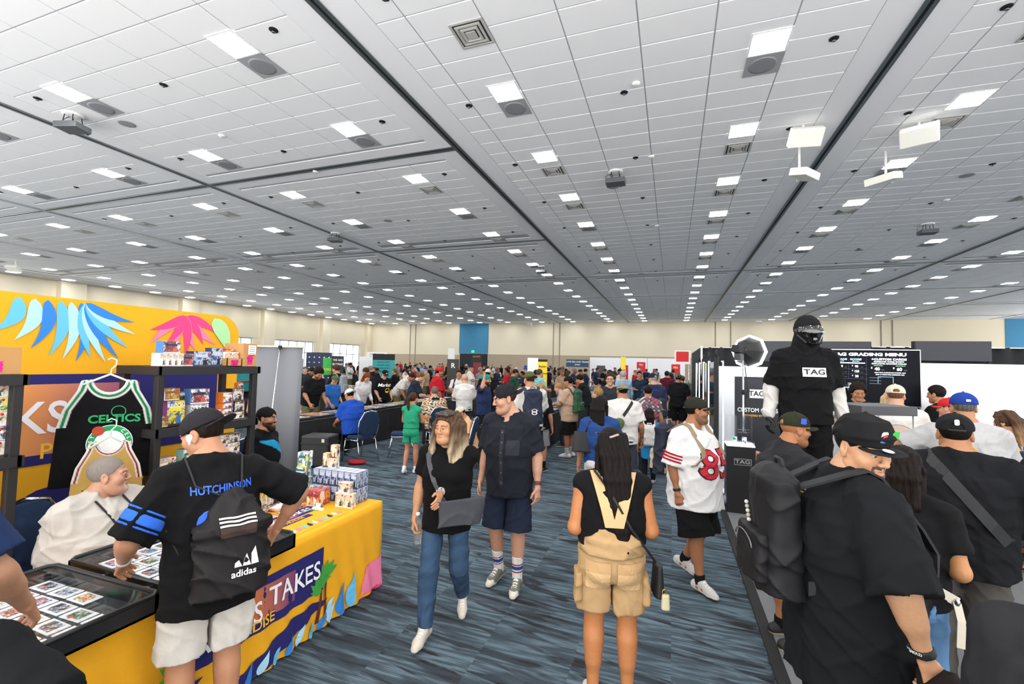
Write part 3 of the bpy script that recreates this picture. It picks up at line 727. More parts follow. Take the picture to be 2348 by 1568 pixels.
    strand = lambda X, Y, Z: .0022*np.sin(34*np.arctan2(X, Y+.02)+25*Z)+.0015*np.sin(300*X+90*Z)*np.sin(260*Y)
    if hair in ('short', 'buzz', 'long', 'pony', 'bun', 'curly', 'fade', 'bob'):
        t = dict(short=.012, buzz=.0022, fade=.010, curly=.03, long=.011, pony=.007, bun=.007, bob=.013)[hair]
        if capcut: t = min(t, .0015)
        pr = [el((0, -.017-.3*t, .036), (.0765+t, .096+t, .088+t*1.1), None, .02)]
        if hair == 'fade': pr = [el((0, -.012, .04), (.0765+t*.5, .096+t, .088+t*1.3), None, .02)]
        keep = lambda X, Y, Z: np.interp(Y, [-.12, -.085, -.03, .008, .03, .05, .075, .1], [-.075, -.062, -.035, -.014, .008, .045, .068, .074]).reshape(Y.shape)-Z
        dsp = strand if hair != 'buzz' and not capcut else None
        if hair == 'curly': dsp = lambda X, Y, Z: .008*np.sin(95*X+2*np.sin(60*Z))*np.sin(90*Y+1.5)*np.sin(85*Z)+.004*np.sin(170*X)*np.sin(160*Z+2)
        cutp = keep
        hair_obj(pr, cutp, dsp)
    def locks(L):  # list of strands (points in head frame, r0, r1)
        pr = []
        for pts, a, b in L:
            n = len(pts)-1
            for i in range(n): pr.append(rc(pts[i], pts[i+1], a+(b-a)*i/n, a+(b-a)*(i+1)/n, .018))
        return pr
    if isinstance(hair, dict):
        t = hair.get('t', .012); keep = lambda X, Y, Z: np.interp(Y, [-.12, -.085, -.03, .008, .03, .05, .075, .1], hair.get('line', [-.2, -.2, -.15, -.05, .0, .045, .068, .074])).reshape(Y.shape)-Z
        hair_obj([el((0, -.015, .036), (.0765+t, .096+t, .088+t*1.1), None, .02)], keep, strand)
        p, f = sdf(locks(hair['locks']), lod['r'], (), lambda X, Y, Z: .003*np.sin(160*X+9*Z+2*np.sin(20*Z))*np.sin(110*Y+7*Z))
        def lcol(P):
            c = np.tile(hcl, (len(P), 1))*(1+.3*np.sin(P[:, :1]*230+25*P[:, 2:3]+3*np.sin(40*P[:, 1:2])))
            if 'tip' in hair: w = np.clip((-.02-P[:, 2:3])/hair.get('tl', .18), 0, 1)*(.65+.35*np.sin(P[:, :1]*150+18*P[:, 2:3])); c = c*(1-w)+np.array(lin(hair['tip']))*w
            return c
        obj('hair_lengths', nmesh('hair_lengths', toW(p), f, lcol(p)), M_HAIR, root)
    if beard is not None and len(beard) > 3:
        bl = beard[3]
        pr = [rc((-.045, .02, -.06), (-.02, .07, -.095-bl), .022, .016, .03), rc((.045, .02, -.06), (.02, .07, -.095-bl), .022, .016, .03), el((0, .07, -.095-bl*.6), (.038, .026, .03+bl*.6), None, .03), rc((-.022, .093, -.05), (.022, .093, -.05), .006, .006, .01)]
        p, f = sdf(pr+[el((0, .1, -.0635), (.022, .02, .009), None, .005, 1)], lod['r'], (), strand); obj('beard', nmesh('beard', toW(p), f, bd), M_HAIR, root)
    # --- cap
    if cap:
        cc_ = np.array(lin(cap['c'])); bk = cap.get('back', False); hi = cap.get('hi', 0); Rc = rotz(math.pi if bk else 0)@rotx(cap.get('tilt', .06 if not bk else .12))
        oc = hc+Rh@(V3(0, -.012, .038)*hs); toC = lambda P: oc+(P*hs)@(Rh@Rc).T
        dome = [el((0, 0, 0), (.0885, .108, .09+hi), None, .02)]
        if hi: dome.append(ec((0, .02, .02), (0, .012, .07+hi*.6), (1, 0, 0), (.085, .095), (.066, .072), .03))
        if cap.get('hole', True): dome.append(el((0, -.108, .012), (.036, .03, .026), None, .004, 1))
        cuts = [lambda X, Y, Z: (-.012)-Z+0*X+0*Y]
        seam = lambda X, Y, Z: .0012*np.abs(np.sin(3*np.arctan2(X, Y)))**.4*-1+0*Z
        p, f = sdf(dome, lod['r']*.8 if q else .0045, cuts, seam); 
        pan = cap.get('panel')
        cf = cc_ if not pan else (lambda P: np.where((P[:, 1:2] > .035), np.array(lin(pan)), cc_))
        co = obj('cap', nmesh('cap', toC(p), f, cf(p) if callable(cf) else cf), M_CLOTH, root)
        bent = cap.get('bend', 3.2)
        def vis(X, Y, Z):
            z = Z+bent*X*X+.016-.15*np.maximum(Y-.09, 0)*0
            e = np.sqrt((X/.079)**2+((Y-.085)/.088)**2)
            return np.maximum(np.maximum((e-1)*.079, np.abs(z)-.004), .055-Y)
        p, f = sdf([(vis, V3(-.085, .05, -.05), V3(.085, .18, .01), .01, 0)], .0042 if q == 0 else (.0055 if q == 1 else .009), smooth=1)
        obj('visor', nmesh('visor', toC(p), f, np.array(lin(cap.get('vc', cap['c'])))), M_CLOTH, co)
        if q < 2:
            p, f = sphere_geo((0, 0, .09+hi), .009, 6); obj('button', nmesh('button', toC(p), f, np.array(lin(cap.get('vc', cap['c'])))), M_CLOTH, co)
            if cap.get('hole', True): 
                pts = [tuple(toC(V3(.04*math.sin(a), -.108*math.cos(a*.42), -.006)[None])[0]) for a in np.linspace(-1.2, 1.2, 7)]
                obj('cap_strap', tubemesh('cap_strap', pts, .006*hs, 6), mat('cap_strap_%s' % cap['c'], cap['c'], .8), co)
        J['cap'] = co; J['toC'] = toC
        if 'logo' in cap:
            nm, lc = cap['logo'][0], cap['logo'][1]; sz = cap['logo'][2] if len(cap['logo']) > 2 else .05; ang = cap['logo'][3] if len(cap['logo']) > 3 else 0
            d0 = V3(math.sin(ang), math.cos(ang), .42 if ang == 0 else .3); pos = toC((V3(.0885*d0[0], .108*d0[1], .09*d0[2])*1.02)[None])[0]; nrm = (Rh@Rc)@unit(d0); upv = (Rh@Rc)@V3(0, -.3*d0[1], 1)
            Mx = frame(pos, np.cross(upv, nrm), upv)
            geo = text_geo(nm, sz*hs, .03) if isinstance(nm, str) else nm(sz*hs)
            decal('emblem', geo, Mx, mat('embroidery_%s' % lc, lc, .7), co, bvh_of(co), .003, None, .02)
    # --- clothes
    hipw = .155*g; 
    if top:
        cl = np.array(lin(top['c'])) if isinstance(top['c'], str) else top['c']; e = top.get('ease', .02); slv = top.get('sleeve', .55); hem = top.get('hem', -.09); amp = top.get('folds', .0045)
        rx = .148*g+e*1.1; be = (bottom or {}).get('ease', .02); rh = max(rx, .092*(.5+.5*g)+.080*lg+.35*be+.012); ry = max(.11*gd, .10*gd+.075*belly if belly else 0)+e*1.2; yo = .028*belly
        bw = top.get('boxy', 1.0)
        T = [el(tp(0, -.005, .33), V3(.155*g+e, .115*gd+e, .195)*s, Rt, .05*s), ec(tp(0, yo, hem), tp(0, yo*.6, .28), Rt@V3(1, 0, 0), (rh*s, max(ry*bw+.006, .068+(.078*gd+.01)*(.5+.5*g))*s), (rx*s*bw, ry*s*bw), .05*s, pw=2.12), ec(tp(0, yo*.6, .22), tp(0, -.005, .42), Rt@V3(1, 0, 0), (rx*s*bw, ry*s*bw), (.15*g*s, (.10*gd+e)*s), .07*s, pw=2.12), rc(SH[-1], SH[1], (.050+.3*e+.006*(slv == 0))*s, (.050+.3*e+.006*(slv == 0))*s, .06*s)]
        if belly: T.append(el(tp(0, .05*belly, .12), V3(.13*g+e, .10*gd+.05*belly+e, .16)*s, Rt, .06*s))
        for sd in (1, -1):
            T.append(rc(nb+(hc-nb)*.12, SH[sd]+V3(0, 0, .008), .046*s, (.05+.3*e)*s, .05*s))
            if bust: T.append(el(tp(.075*sd, .085*gd+.02*bust, .33), V3(.07+.5*e, .06*bust+.5*e, .072)*s, Rt, .06*s))
            if slv > 0:
                w1 = .052*lg+e*.5; w2 = top.get('cuff', .054*lg+e*.9)
                if slv <= 1: T.append(ec(SH[sd]-(EL[sd]-SH[sd])*.08, SH[sd]+(EL[sd]-SH[sd])*slv*1.12, (1, 0, .3), (w1*s, w1*s), (w2*s, w2*s), .03*s))
                else:
                    T.append(rc(SH[sd], EL[sd], w1*s, .052*s*lg, .03*s)); T.append(ec(EL[sd], EL[sd]+(WR[sd]-EL[sd])*(slv-1)*.98, (1, 0, .3), (.05*s*lg, .05*s*lg), (.04*s, .04*s), .02*s)); T.append(rc(EL[sd], EL[sd], .052*s*lg, .052*s*lg, .01))
        nk = top.get('neck', .062); up = hc-nb
        T.append(el(nb+up*.03, V3(.082, .078, .042)*s, Rt, .035*s))
        T.append(el(nb+up*.38+Rt@V3(0, .044+top.get('vneck', 0)*.5, 0)*s, V3(nk, nk*1.05, .07+top.get('vneck', 0))*s, Rt, .012*s, 1))
        hemc = []
        if 'hemcurve' in top:
            pass
        p, f = sdf(T, lod['c'], hemc, folds(amp*s))
        so = obj(top.get('name', 'shirt'), nmesh('shirt', p, f, cl), M_CLOTH, root); J['shirt'] = so
        if top.get('collar'):
            ca = nb-up*.22+Rt@V3(0, -.004, 0)*s; cb = nb+up*.14+Rt@V3(0, -.008, 0)*s; fwd = Rt@V3(0, 1, 0)
            pr = [ec(ca, cb, Rt@V3(1, 0, 0), (.118*s, .112*s), (.094*s, .092*s), .01)]
            inn = ec(ca-up*.2, cb+up*.2, Rt@V3(1, 0, 0), (.108*s, .102*s), (.084*s, .082*s), .004); gap = el(nb+up*.05+fwd*.10*s, V3(.026, .05, .10)*s, None, .004, 1)
            p, f = sdf(pr+[inn[:4]+(1,), gap], .0045 if q == 0 else .008); obj('collar', nmesh('collar', p, f, lin(top['c']) if isinstance(top['c'], str) else lin('1c2029')), M_CLOTH, so)
    if bottom:
        cl = np.array(lin(bottom['c'])) if isinstance(bottom['c'], str) else bottom['c']; ln = bottom.get('len', 2.0); e = bottom.get('ease', .02); amp = bottom.get('folds', .004)
        T = [el(tp(0, -.005, 0), V3(.152*g+e*.6, .114*gd+e*.6, .13)*s, Rt, .05*s), el(tp(0, .02*belly, .08), V3(.14*g+e*.4, .10*gd+.02*belly+e*.4, .10)*s, Rt, .05*s)]
        for sd in (1, -1):
            T.append(el(tp(.065*sd, -.06, -.04), V3(.088+e*.5, .078*gd+e*.5, .095)*s*(.5+.5*g), Rt, .04*s))
            w1 = .080*lg+e*.35; 
            if ln <= 1:
                w2 = bottom.get('cuff', .066*lg+e*1.5); T.append(ec(HP[sd]-(KN[sd]-HP[sd])*.1, HP[sd]+(KN[sd]-HP[sd])*ln, (1, 0, 0), (w1*s, w1*s), (w2*s, w2*s), .035*s))
            else:
                wk = .062*(.5+.5*lg)+e*.8; wc = bottom.get('cuff', .05+e*.8); T.append(rc(HP[sd], KN[sd], w1*s, wk*s, .04*s)); T.append(ec(KN[sd], KN[sd]+(AN[sd]-KN[sd])*min(1, ln-1)*1.02, (1, 0, 0), (wk*s, wk*s*1.02), (wc*s, wc*s*1.05), .03*s)); T.append(rc(KN[sd], KN[sd], wk*s, wk*s, .02*s))
                cd_ = unit(AN[sd]-KN[sd]); T.append(rc(KN[sd]+cd_*.08*s-V3(0, .014, 0)*s, KN[sd]+cd_*.18*s-V3(0, .014, 0)*s, (.05+e*.5)*s*(.5+.5*lg), (.042+e*.5)*s*(.5+.5*lg), .04*s))
        if ln <= 1.3: T.append(el((HP[1]+HP[-1])/2*.45+(KN[1]+KN[-1])/2*.55-V3(0, 0, .06)*s, V3(.009, .17, .20)*s, None, .02*s, 1))
        pc = [plane(tp(0, 0, (top or {}).get('hem', -.09)+.06), Rt@V3(0, 0, 1))] if top and seat is None and bottom.get('tuck', True) else []
        p, f = sdf(T, lod['c'], pc, folds(amp*s))
        po = obj(bottom.get('name', 'shorts' if ln <= 1.3 else 'trousers'), nmesh('trousers', p, f, cl), M_CLOTH, root); J['pants'] = po
    # --- shoes and socks
    if shoes:
        uc = np.array(lin(shoes['c'])); sc_ = np.array(lin(shoes.get('sole', 'e8e6e0')))
        for sd in (1, -1):
            d = FD[sd]; a = AN[sd]; upd = unit(V3(0, 0, 1)-d*d[2]); a0 = a-upd*.075*s
            wd_ = np.cross(d, upd)
            hl = a0-d*.055*s; ball = a0+d*.115*s; toe = a0+d*.165*s
            T = [ec(hl+upd*.0*s, hl+upd*.0*s+d*.245*s, wd_, (.036*s, .022*s), (.038*s, .020*s), .015, False)]
            T = [rc(hl+upd*.03*s, ball+upd*.022*s, .033*s, .038*s, .02*s), rc(ball+upd*.022*s, toe+upd*.016*s, .039*s, .030*s, .02*s), rc(hl+upd*.045*s, a+upd*.005*s+d*.01*s, .034*s, .036*s, .03*s), rc(a+d*.02*s, ball+upd*.035*s, .034*s, .026*s, .03*s)]
            cuts = [plane(a0-upd*.01*s, -upd)]
            p, f = sdf(T, (.0058 if q == 0 else .0095 if q == 1 else .018), cuts)
            hgt = lambda P: ((P-a0)@upd)/s
            def scol(P):
                h = hgt(P); along = ((P-a0)@d)/s; C = np.where((h < .022)[:, None], sc_, uc)
                if 'toe' in shoes: C = np.where(((along > .135) & (h < .05))[:, None], np.array(lin(shoes['toe'])), C)
                if 'out' in shoes: C = np.where((h < .004)[:, None], np.array(lin(shoes['out'])), C)
                if 'lace' in shoes:
                    lat = np.abs((P-a0)@wd_)/s; m = (along > .03) & (along < .125) & (h > .045) & (lat < .02) & (np.sin(along*260) > -.2); C = np.where(m[:, None], np.array(lin(shoes['lace'])), C)
                if 'acc' in shoes:
                    m = (h > .022) & (h < .045) & (along > -.03) & (along < .06) & (np.sin(along*110+h*60) > .2); C = np.where(m[:, None], np.array(lin(shoes['acc'])), C)
                return C
            obj('shoe', nmesh('shoe', p, f, scol), M_SHOE, root)
            if socks:
                hh = socks.get('h', .12); cl = lin(socks['c']); st = socks.get('stripes')
                kd = unit(KN[sd]-a); a1 = a-kd*.02*s; b1 = a+kd*hh*s
                bkk = V3(0, -.008, 0)*s
                p, f = sdf([ec(a1, b1, (1, 0, 0), (.042*s, .044*s), (.044*s+.018*hh*s, .046*s+.03*hh*s), .01)], .006 if q == 0 else .01)
                def kcol(P):
                    t = ((P-a)@kd)/s; C = np.tile(cl, (len(P), 1))
                    for (t0, t1, c_) in (st or ()): C = np.where(((t > t0) & (t < t1))[:, None], np.array(lin(c_)), C)
                    return C
                obj('sock', nmesh('sock', p, f, kcol), M_CLOTH, root)
    if glasses and q < 2:
        gm = mat('spectacle_frame', '1a1715', .4); go = None
        for sd in (1, -1):
            pts = [tuple(hp(sd*(.031+.021*math.cos(t)), .103-.012*abs(math.cos(t))*(math.cos(t) > 0), .003+.017*math.sin(t))) for t in np.linspace(0, 2*math.pi, 14, endpoint=False)]
            o = obj('glasses' if go is None else 'rim', tubemesh('rim', pts, .0022*hs, 6, True, True), gm, root if go is None else go); go = go or o
            obj('temple_arm', tubemesh('temple_arm', [tuple(hp(sd*.053, .09, .006)), tuple(hp(sd*.08, .02, .008)), tuple(hp(sd*.084, -.012, -.004))], .002*hs, 5), gm, go)
        obj('bridge', tubemesh('bridge', [tuple(hp(-.010, .104, .006)), tuple(hp(.010, .104, .006))], .002*hs, 5), gm, go)
    return J
def stripes_col(base, axis_fn, bands):
    b = np.array(lin(base))
    def f(P):
        t = axis_fn(P); C = np.tile(b, (len(P), 1))
        for t0, t1, c in bands: C = np.where(((t > t0) & (t < t1))[:, None], np.array(lin(c)), C)
        return C
    return f
# ================================================================ YELLOW CARD BOOTH
YEL = mat('yellow_cloth', 'e9a812', .85, bump=.25, bscale=500, var=.05, vscale=4)
NAVY = mat('print_navy_blue', '1d1a63', .85); PPINK = mat('print_pink', 'e8417f', .85); PPINK2 = mat('print_light_pink', 'f07fa6', .85); PB1 = mat('print_sky', '63b9e6', .85); PB2 = mat('print_deep_blue', '2f7fd0', .85); PB3 = mat('print_pale_blue', 'a9d9ee', .85); PGRN = mat('print_pale_green', 'a9dba0', .85); PLEAF = mat('print_leaf_green', '3f9a3c', .85); PTRUNK = mat('print_trunk', '5a2418', .85)
PYEL = mat('print_gold', 'e0a82c', .85) if 'print_gold' not in MATS else MATS['print_gold']
LETW = mat('print_white', 'f0eef2', .8); LETY = mat('print_yellow_letters', 'f4bd2c', .8)
def grad_mat(name, c0, c1, axis=1, a=0, b=1):
    m = bpy.data.materials.new(name); m.use_nodes = True; nt = m.node_tree; bs = nt.nodes['Principled BSDF']
    tc = nt.nodes.new('ShaderNodeTexCoord'); sp = nt.nodes.new('ShaderNodeSeparateXYZ'); mr = nt.nodes.new('ShaderNodeMapRange'); mr.inputs[1].default_value = a; mr.inputs[2].default_value = b
    mx = nt.nodes.new('ShaderNodeMix'); mx.data_type = 'RGBA'; mx.inputs[6].default_value = lin(c0)+(1,); mx.inputs[7].default_value = lin(c1)+(1,)
    nt.links.new(tc.outputs['Object'], sp.inputs[0]); nt.links.new(sp.outputs[axis], mr.inputs[0]); nt.links.new(mr.outputs[0], mx.inputs[0]); nt.links.new(mx.outputs[2], bs.inputs['Base Color']); bs.inputs['Roughness'].default_value = .85
    return m
def fx(x, y, z): return frame((x, y, z), (0, 1, 0), (0, 0, 1))       # print on a face looking along +X
# backdrop
bd = thing('fabric_backdrop', 'tall yellow fabric backdrop printed with tropical leaves behind the black shelves', 'backdrop', (0, 0, 0))
BX = -4.75; y0, y1, zt = -.2, 3.92, 2.41; n = 10
prof = [(y0, .04), (y1, .04)] + [(y1-.22+.22*math.cos(a), zt-.22+.22*math.sin(a)) for a in np.linspace(0, math.pi/2, n)] + [(y0, zt)]
v = [(BX, y, z) for y, z in prof]+[(BX-.05, y, z) for y, z in prof]; L = len(prof)
raw('fabric_panel', v, [tuple(range(L)), tuple(range(2*L-1, L-1, -1))]+[(i, i+L, (i+1) % L+L, (i+1) % L) for i in range(L)], YEL, bd)
tube('base_tube', [(BX-.02, y0, .03), (BX-.02, y1-.02, .03)], .03, M_ALU, bd, 10)
decal('print_band', rect_geo(3.9, .70), fx(BX, 1.73, 1.43), NAVY, bd, None, .003)
decal('print_sunset', rect_geo(3.1, .56), fx(BX, 1.35, 1.42), grad_mat('sunset_print', 'f2a23a', '7a2a7a', 1, 1.8, 3.0), bd, None, .005)
text('print_word', 'BREAKS', .36, fx(BX, 1.84, 1.42), LETW, bd, None, .008, bold=.012, sx=.86)
decal('print_band', poly_geo([(-1.5, -.10), (1.45, -.10), (1.45, .10), (-1.5, .10)]), fx(BX, 3.60-1.45, 1.16), NAVY, bd, None, .004)
text('print_word', 'PARADISE', .17, fx(BX, 2.62, 1.16), LETY, bd, None, .007, bold=.012, space=1.15)
tube('print_microphone', [(BX+.01, 2.46, 1.60), (BX+.01, 2.44, 1.50), (BX+.01, 2.38, 1.40)], [.03, .016, .008], NAVY, bd, 8)
random.seed(3)
for i, (dy, dz, w) in enumerate(((-.55, -.28, .10), (-.43, -.34, .10), (-.33, -.40, .09), (-.22, -.46, .09), (-.13, -.48, .085), (-.04, -.50, .085), (.06, -.47, .085), (.17, -.50, .085), (.27, -.47, .085), (.34, -.37, .085), (.39, -.24, .08), (.38, -.13, .07))):
    b = (2.44-.9*max(0, .0)+min(0, dy)*.75, 2.385+min(0, dy)*.02)
    decal('print_leaf', leaf_geo(b[0], b[1], 2.44+dy*(1 if dy > 0 else 1.0), 2.385+dz, w*.98, .05 if dy < 0 else -.03), frame((BX, 0, 0), (0, 1, 0), (0, 0, 1)), (PB1, PB2, PB3)[(i*2) % 3], bd, None, .006+.0006*i)
for i in range(9):
    a = rad(-25-16*i); r_ = .42+.06*math.sin(i*2)
    decal('print_leaf', leaf_geo(3.30, 2.36, 3.30+r_*math.cos(a)*.95, 2.36+r_*math.sin(a)*.9, .085, .02*(-1)**i), frame((BX, 0, 0), (0, 1, 0), (0, 0, 1)), (PPINK, PPINK2)[i % 2], bd, None, .006+.0006*i)
decal('print_leaf', leaf_geo(3.60, 2.37, 3.80, 1.98, .17, .03), frame((BX, 0, 0), (0, 1, 0), (0, 0, 1)), PGRN, bd, None, .012)
for i, (yy, zz) in enumerate(((1.5, .7), (1.9, .45), (2.35, .62), (2.8, .5), (3.2, .62), (3.6, .4))): decal('print_leaf', leaf_geo(yy, .1, yy+.2*(-1)**i, zz+.25, .22, .05), frame((BX, 0, 0), (0, 1, 0), (0, 0, 1)), (PPINK, PGRN, PB2)[i % 3], bd, None, .005)
decal('print_wave', poly_geo([(1.2, .35), (2.2, .86), (2.7, .95), (2.9, .8), (2.4, .6), (1.6, .2)]), frame((BX, 0, 0), (0, 1, 0), (0, 0, 1)), NAVY, bd, None, .004)
# table with printed cloth
tb = thing('vendor_table', 'long yellow-clothed vendor table with tropical print facing the aisle', 'table', (0, 0, 0)); TX0, TX1, TY0, TY1, TZ = -3.20, -2.40, .98, 3.46, .72
def cloth_mesh():
    prm = [(TX0, TY0), (TX1, TY0), (TX1, TY1), (TX0, TY1)]; pts = []
    per = []
    for i in range(4):
        a, b = prm[i], prm[(i+1) % 4]; d = math.hypot(b[0]-a[0], b[1]-a[1]); n = max(2, int(d/.03))
        for k in range(n): t = k/n; per.append((a[0]+(b[0]-a[0])*t, a[1]+(b[1]-a[1])*t, i))
    cx, cy = (TX0+TX1)/2, (TY0+TY1)/2; v, f = [], []; rows = 14; N = len(per)
    for r in range(rows+1):
        t = r/rows; z = TZ-t*(TZ-.015)
        for j, (x, y, i) in enumerate(per):
            nx, ny = ((0, -1), (1, 0), (0, 1), (-1, 0))[i]
            dc = min(abs(y-TY1), abs(x-TX1)+9*(i == 3)) if i in (1, 2) else 1
            w = t*(.006*math.sin(y*7+x*6)+.010*math.exp(-dc*3)*math.sin((y*1.0+x)*38+z*9)*1.6)+.004*(t > 0)
            fl = .02*t*math.exp(-dc*4)
            v.append((x+nx*(w+fl), y+ny*(w+fl), z))
    for r in range(rows):
        for j in range(N): f.append((r*N+j, (r+1)*N+j, (r+1)*N+(j+1) % N, r*N+(j+1) % N))
    v.append((cx, cy, TZ)); f += [(len(v)-1, j, (j+1) % N) for j in range(N)]
    return v, f
v, f = cloth_mesh(); tcl = raw('tablecloth', v, f, YEL, tb, True); tcl.data.polygons.foreach_set('use_smooth', [len(p.vertices) == 4 for p in tcl.data.polygons])
for yy in (1.1, 2.2, 3.3):
    for xx in (TX0+.1, TX1-.1): tube('table_leg', [(xx, yy, .01), (xx, yy, TZ-.03)], .015, M_STEEL, tb, 8)
TT = bvh_of(tcl)
def tfront(name, geo, y, z, m, off, me=.05): return decal(name, geo, fx(TX1+.0, y, z), m, tb, TT, off+.004, None, me)
tfront('print_panel', rect_geo(1.09, .30), 2.20, .435, NAVY, .003)
tfront('print_sunset', rect_geo(.55, .20), 2.20, .435, grad_mat('sunset_print_table', 'd0762c', '5a2a72', 1, 2.1, 2.55), .005)
text('print_word', 'TAKES', .17, fx(TX1, 2.48, .445), LETW, tb, TT, .018, bold=.012, maxedge=.05, sx=.9); text('print_word', 'BREAKS', .17, fx(TX1, 1.96, .40), LETW, tb, TT, .018, bold=.012, maxedge=.08, sx=.85)
tfront('print_panel', rect_geo(.75, .095), 2.06, .325, NAVY, .004); text('print_word', 'PARADISE', .085, fx(TX1, 2.12, .325), LETY, tb, TT, .018, bold=.012, maxedge=.08)
def palm(y, z, s, flip=1):
    for dx, hh in ((0, .28), (.07, .35)):
        tfront('print_trunk', poly_geo([(dx*s-.016*s, 0), (dx*s+.016*s, 0), (dx*s+.03*s*flip+.010*s, hh*s), (dx*s+.03*s*flip-.010*s, hh*s)]), y, z, PTRUNK, .009)
        for k in range(6): a = rad(200-38*k); tfront('print_frond', leaf_geo(dx*s+.03*s*flip, hh*s, dx*s+.03*s*flip+.115*s*math.cos(a), hh*s+.10*s*math.sin(a)+.03*s, .06*s, .015), y, z, PLEAF, .010+.0005*k)
palm(2.69, .07, .86); palm(1.70, .06, 1.0)
tfront('print_wave', poly_geo([(-.55, .0), (-.3, .03), (0, .14), (.2, .15), (.35, .12), (.1, .04), (-.2, -.05), (-.5, -.06)]), 2.45, .08, NAVY, .006)
tfront('print_wave', poly_geo([(-.4, .0), (0, .10), (.3, .13), (.2, .02), (-.3, -.06)]), 1.55, .10, NAVY, .006)
for i in range(9): tfront('print_leaf', leaf_geo(2.0+.10*i, .02, 2.06+.10*i, .10+.02*(i % 3), .05), 0, 0, (PB1, PB2, PB3)[i % 3], .011)
for yy, zz, hh, m_ in ((2.92, .02, .22, PB2), (3.04, .02, .26, PB1), (2.80, .03, .16, PB3)): tfront('print_leaf', leaf_geo(yy, zz, yy+.05, zz+hh, .09, .03), 0, 0, m_, .012)
tfront('print_block', poly_geo([(-.14, -.10), (.12, -.12), (.14, .12), (-.10, .10)]), 3.31, .15, PPINK2, .006); tfront('print_block', poly_geo([(-.16, -.03), (.14, -.04), (.14, .03)]), 3.31, .03, PPINK, .008)
# card display cases with graded cards
M_RIM = mat('case_rim_black', '17181b', .4); M_ACR = mat('acrylic', 'f4f8fb', .03, trans=1, alpha=.10); M_FELT = mat('case_felt', '24242a', .95)
CARDC = ('a8603c', '7c8fa8', 'c9b089', '49506a', 'b7452f', '5e7f58', 'd9d2c6', '8a6fa0', '3d6a94', 'c99a45')
slab_m = boxmesh('slab_shell', (-.07, -.042, 0), (.07, .042, .006), .002, 1); slab_m.materials.append(mat('slab_plastic', 'e9edf2', .12, spec=.6))
card_ms = []
def print_mat(name, cols, scale=60, seed=0):
    m = bpy.data.materials.new(name); m.use_nodes = True; nt = m.node_tree; bs = nt.nodes['Principled BSDF']
    tc = nt.nodes.new('ShaderNodeTexCoord'); mp = nt.nodes.new('ShaderNodeMapping'); mp.inputs['Location'].default_value = (seed*3.1, seed*1.7, seed); vo = nt.nodes.new('ShaderNodeTexNoise'); vo.inputs['Scale'].default_value = scale; vo.inputs['Detail'].default_value = 7; vo.inputs['Roughness'].default_value = .68; vo.inputs['Distortion'].default_value = .6
    cr_ = nt.nodes.new('ShaderNodeValToRGB'); cr_.color_ramp.interpolation = 'EASE'; el_ = cr_.color_ramp.elements
    for i, c in enumerate(cols):
        p = .30+.40*i/len(cols) if i else 0
        e = el_[i] if i < 2 else el_.new(p); e.position = p; e.color = lin(c)+(1,)
    nt.links.new(tc.outputs['Object'], mp.inputs[0]); nt.links.new(mp.outputs[0], vo.inputs['Vector']); nt.links.new(vo.outputs['Fac'], cr_.inputs[0]); nt.links.new(cr_.outputs[0], bs.inputs['Base Color']); bs.inputs['Roughness'].default_value = .35
    return m
for i, c in enumerate(CARDC):
    me = boxmesh('card', (-.045, -.031, .0062), (.04, .031, .0068)); me.materials.append(print_mat('card_print_%d' % i, (c, 'e9e4da', CARDC[(i+3) % 10], '2a2a30'), 70, i)); card_ms.append(me)
lab_m = boxmesh('grade_label', (.044, -.033, .0062), (.064, .033, .0068)); lab_m.materials.append(mat('slab_label', 'f0f0ec', .5))
st_m = lathemesh('price_sticker', [(.011, 0), (.011, .0008), (.001, .0008)], 10); st_m.materials.append(mat('sticker_orange', 'f2602a', .6))
stk = {c: mat('sticker_'+c, c, .6) for c in ('f2e23a', '3ad04a', 'f04a9a')}
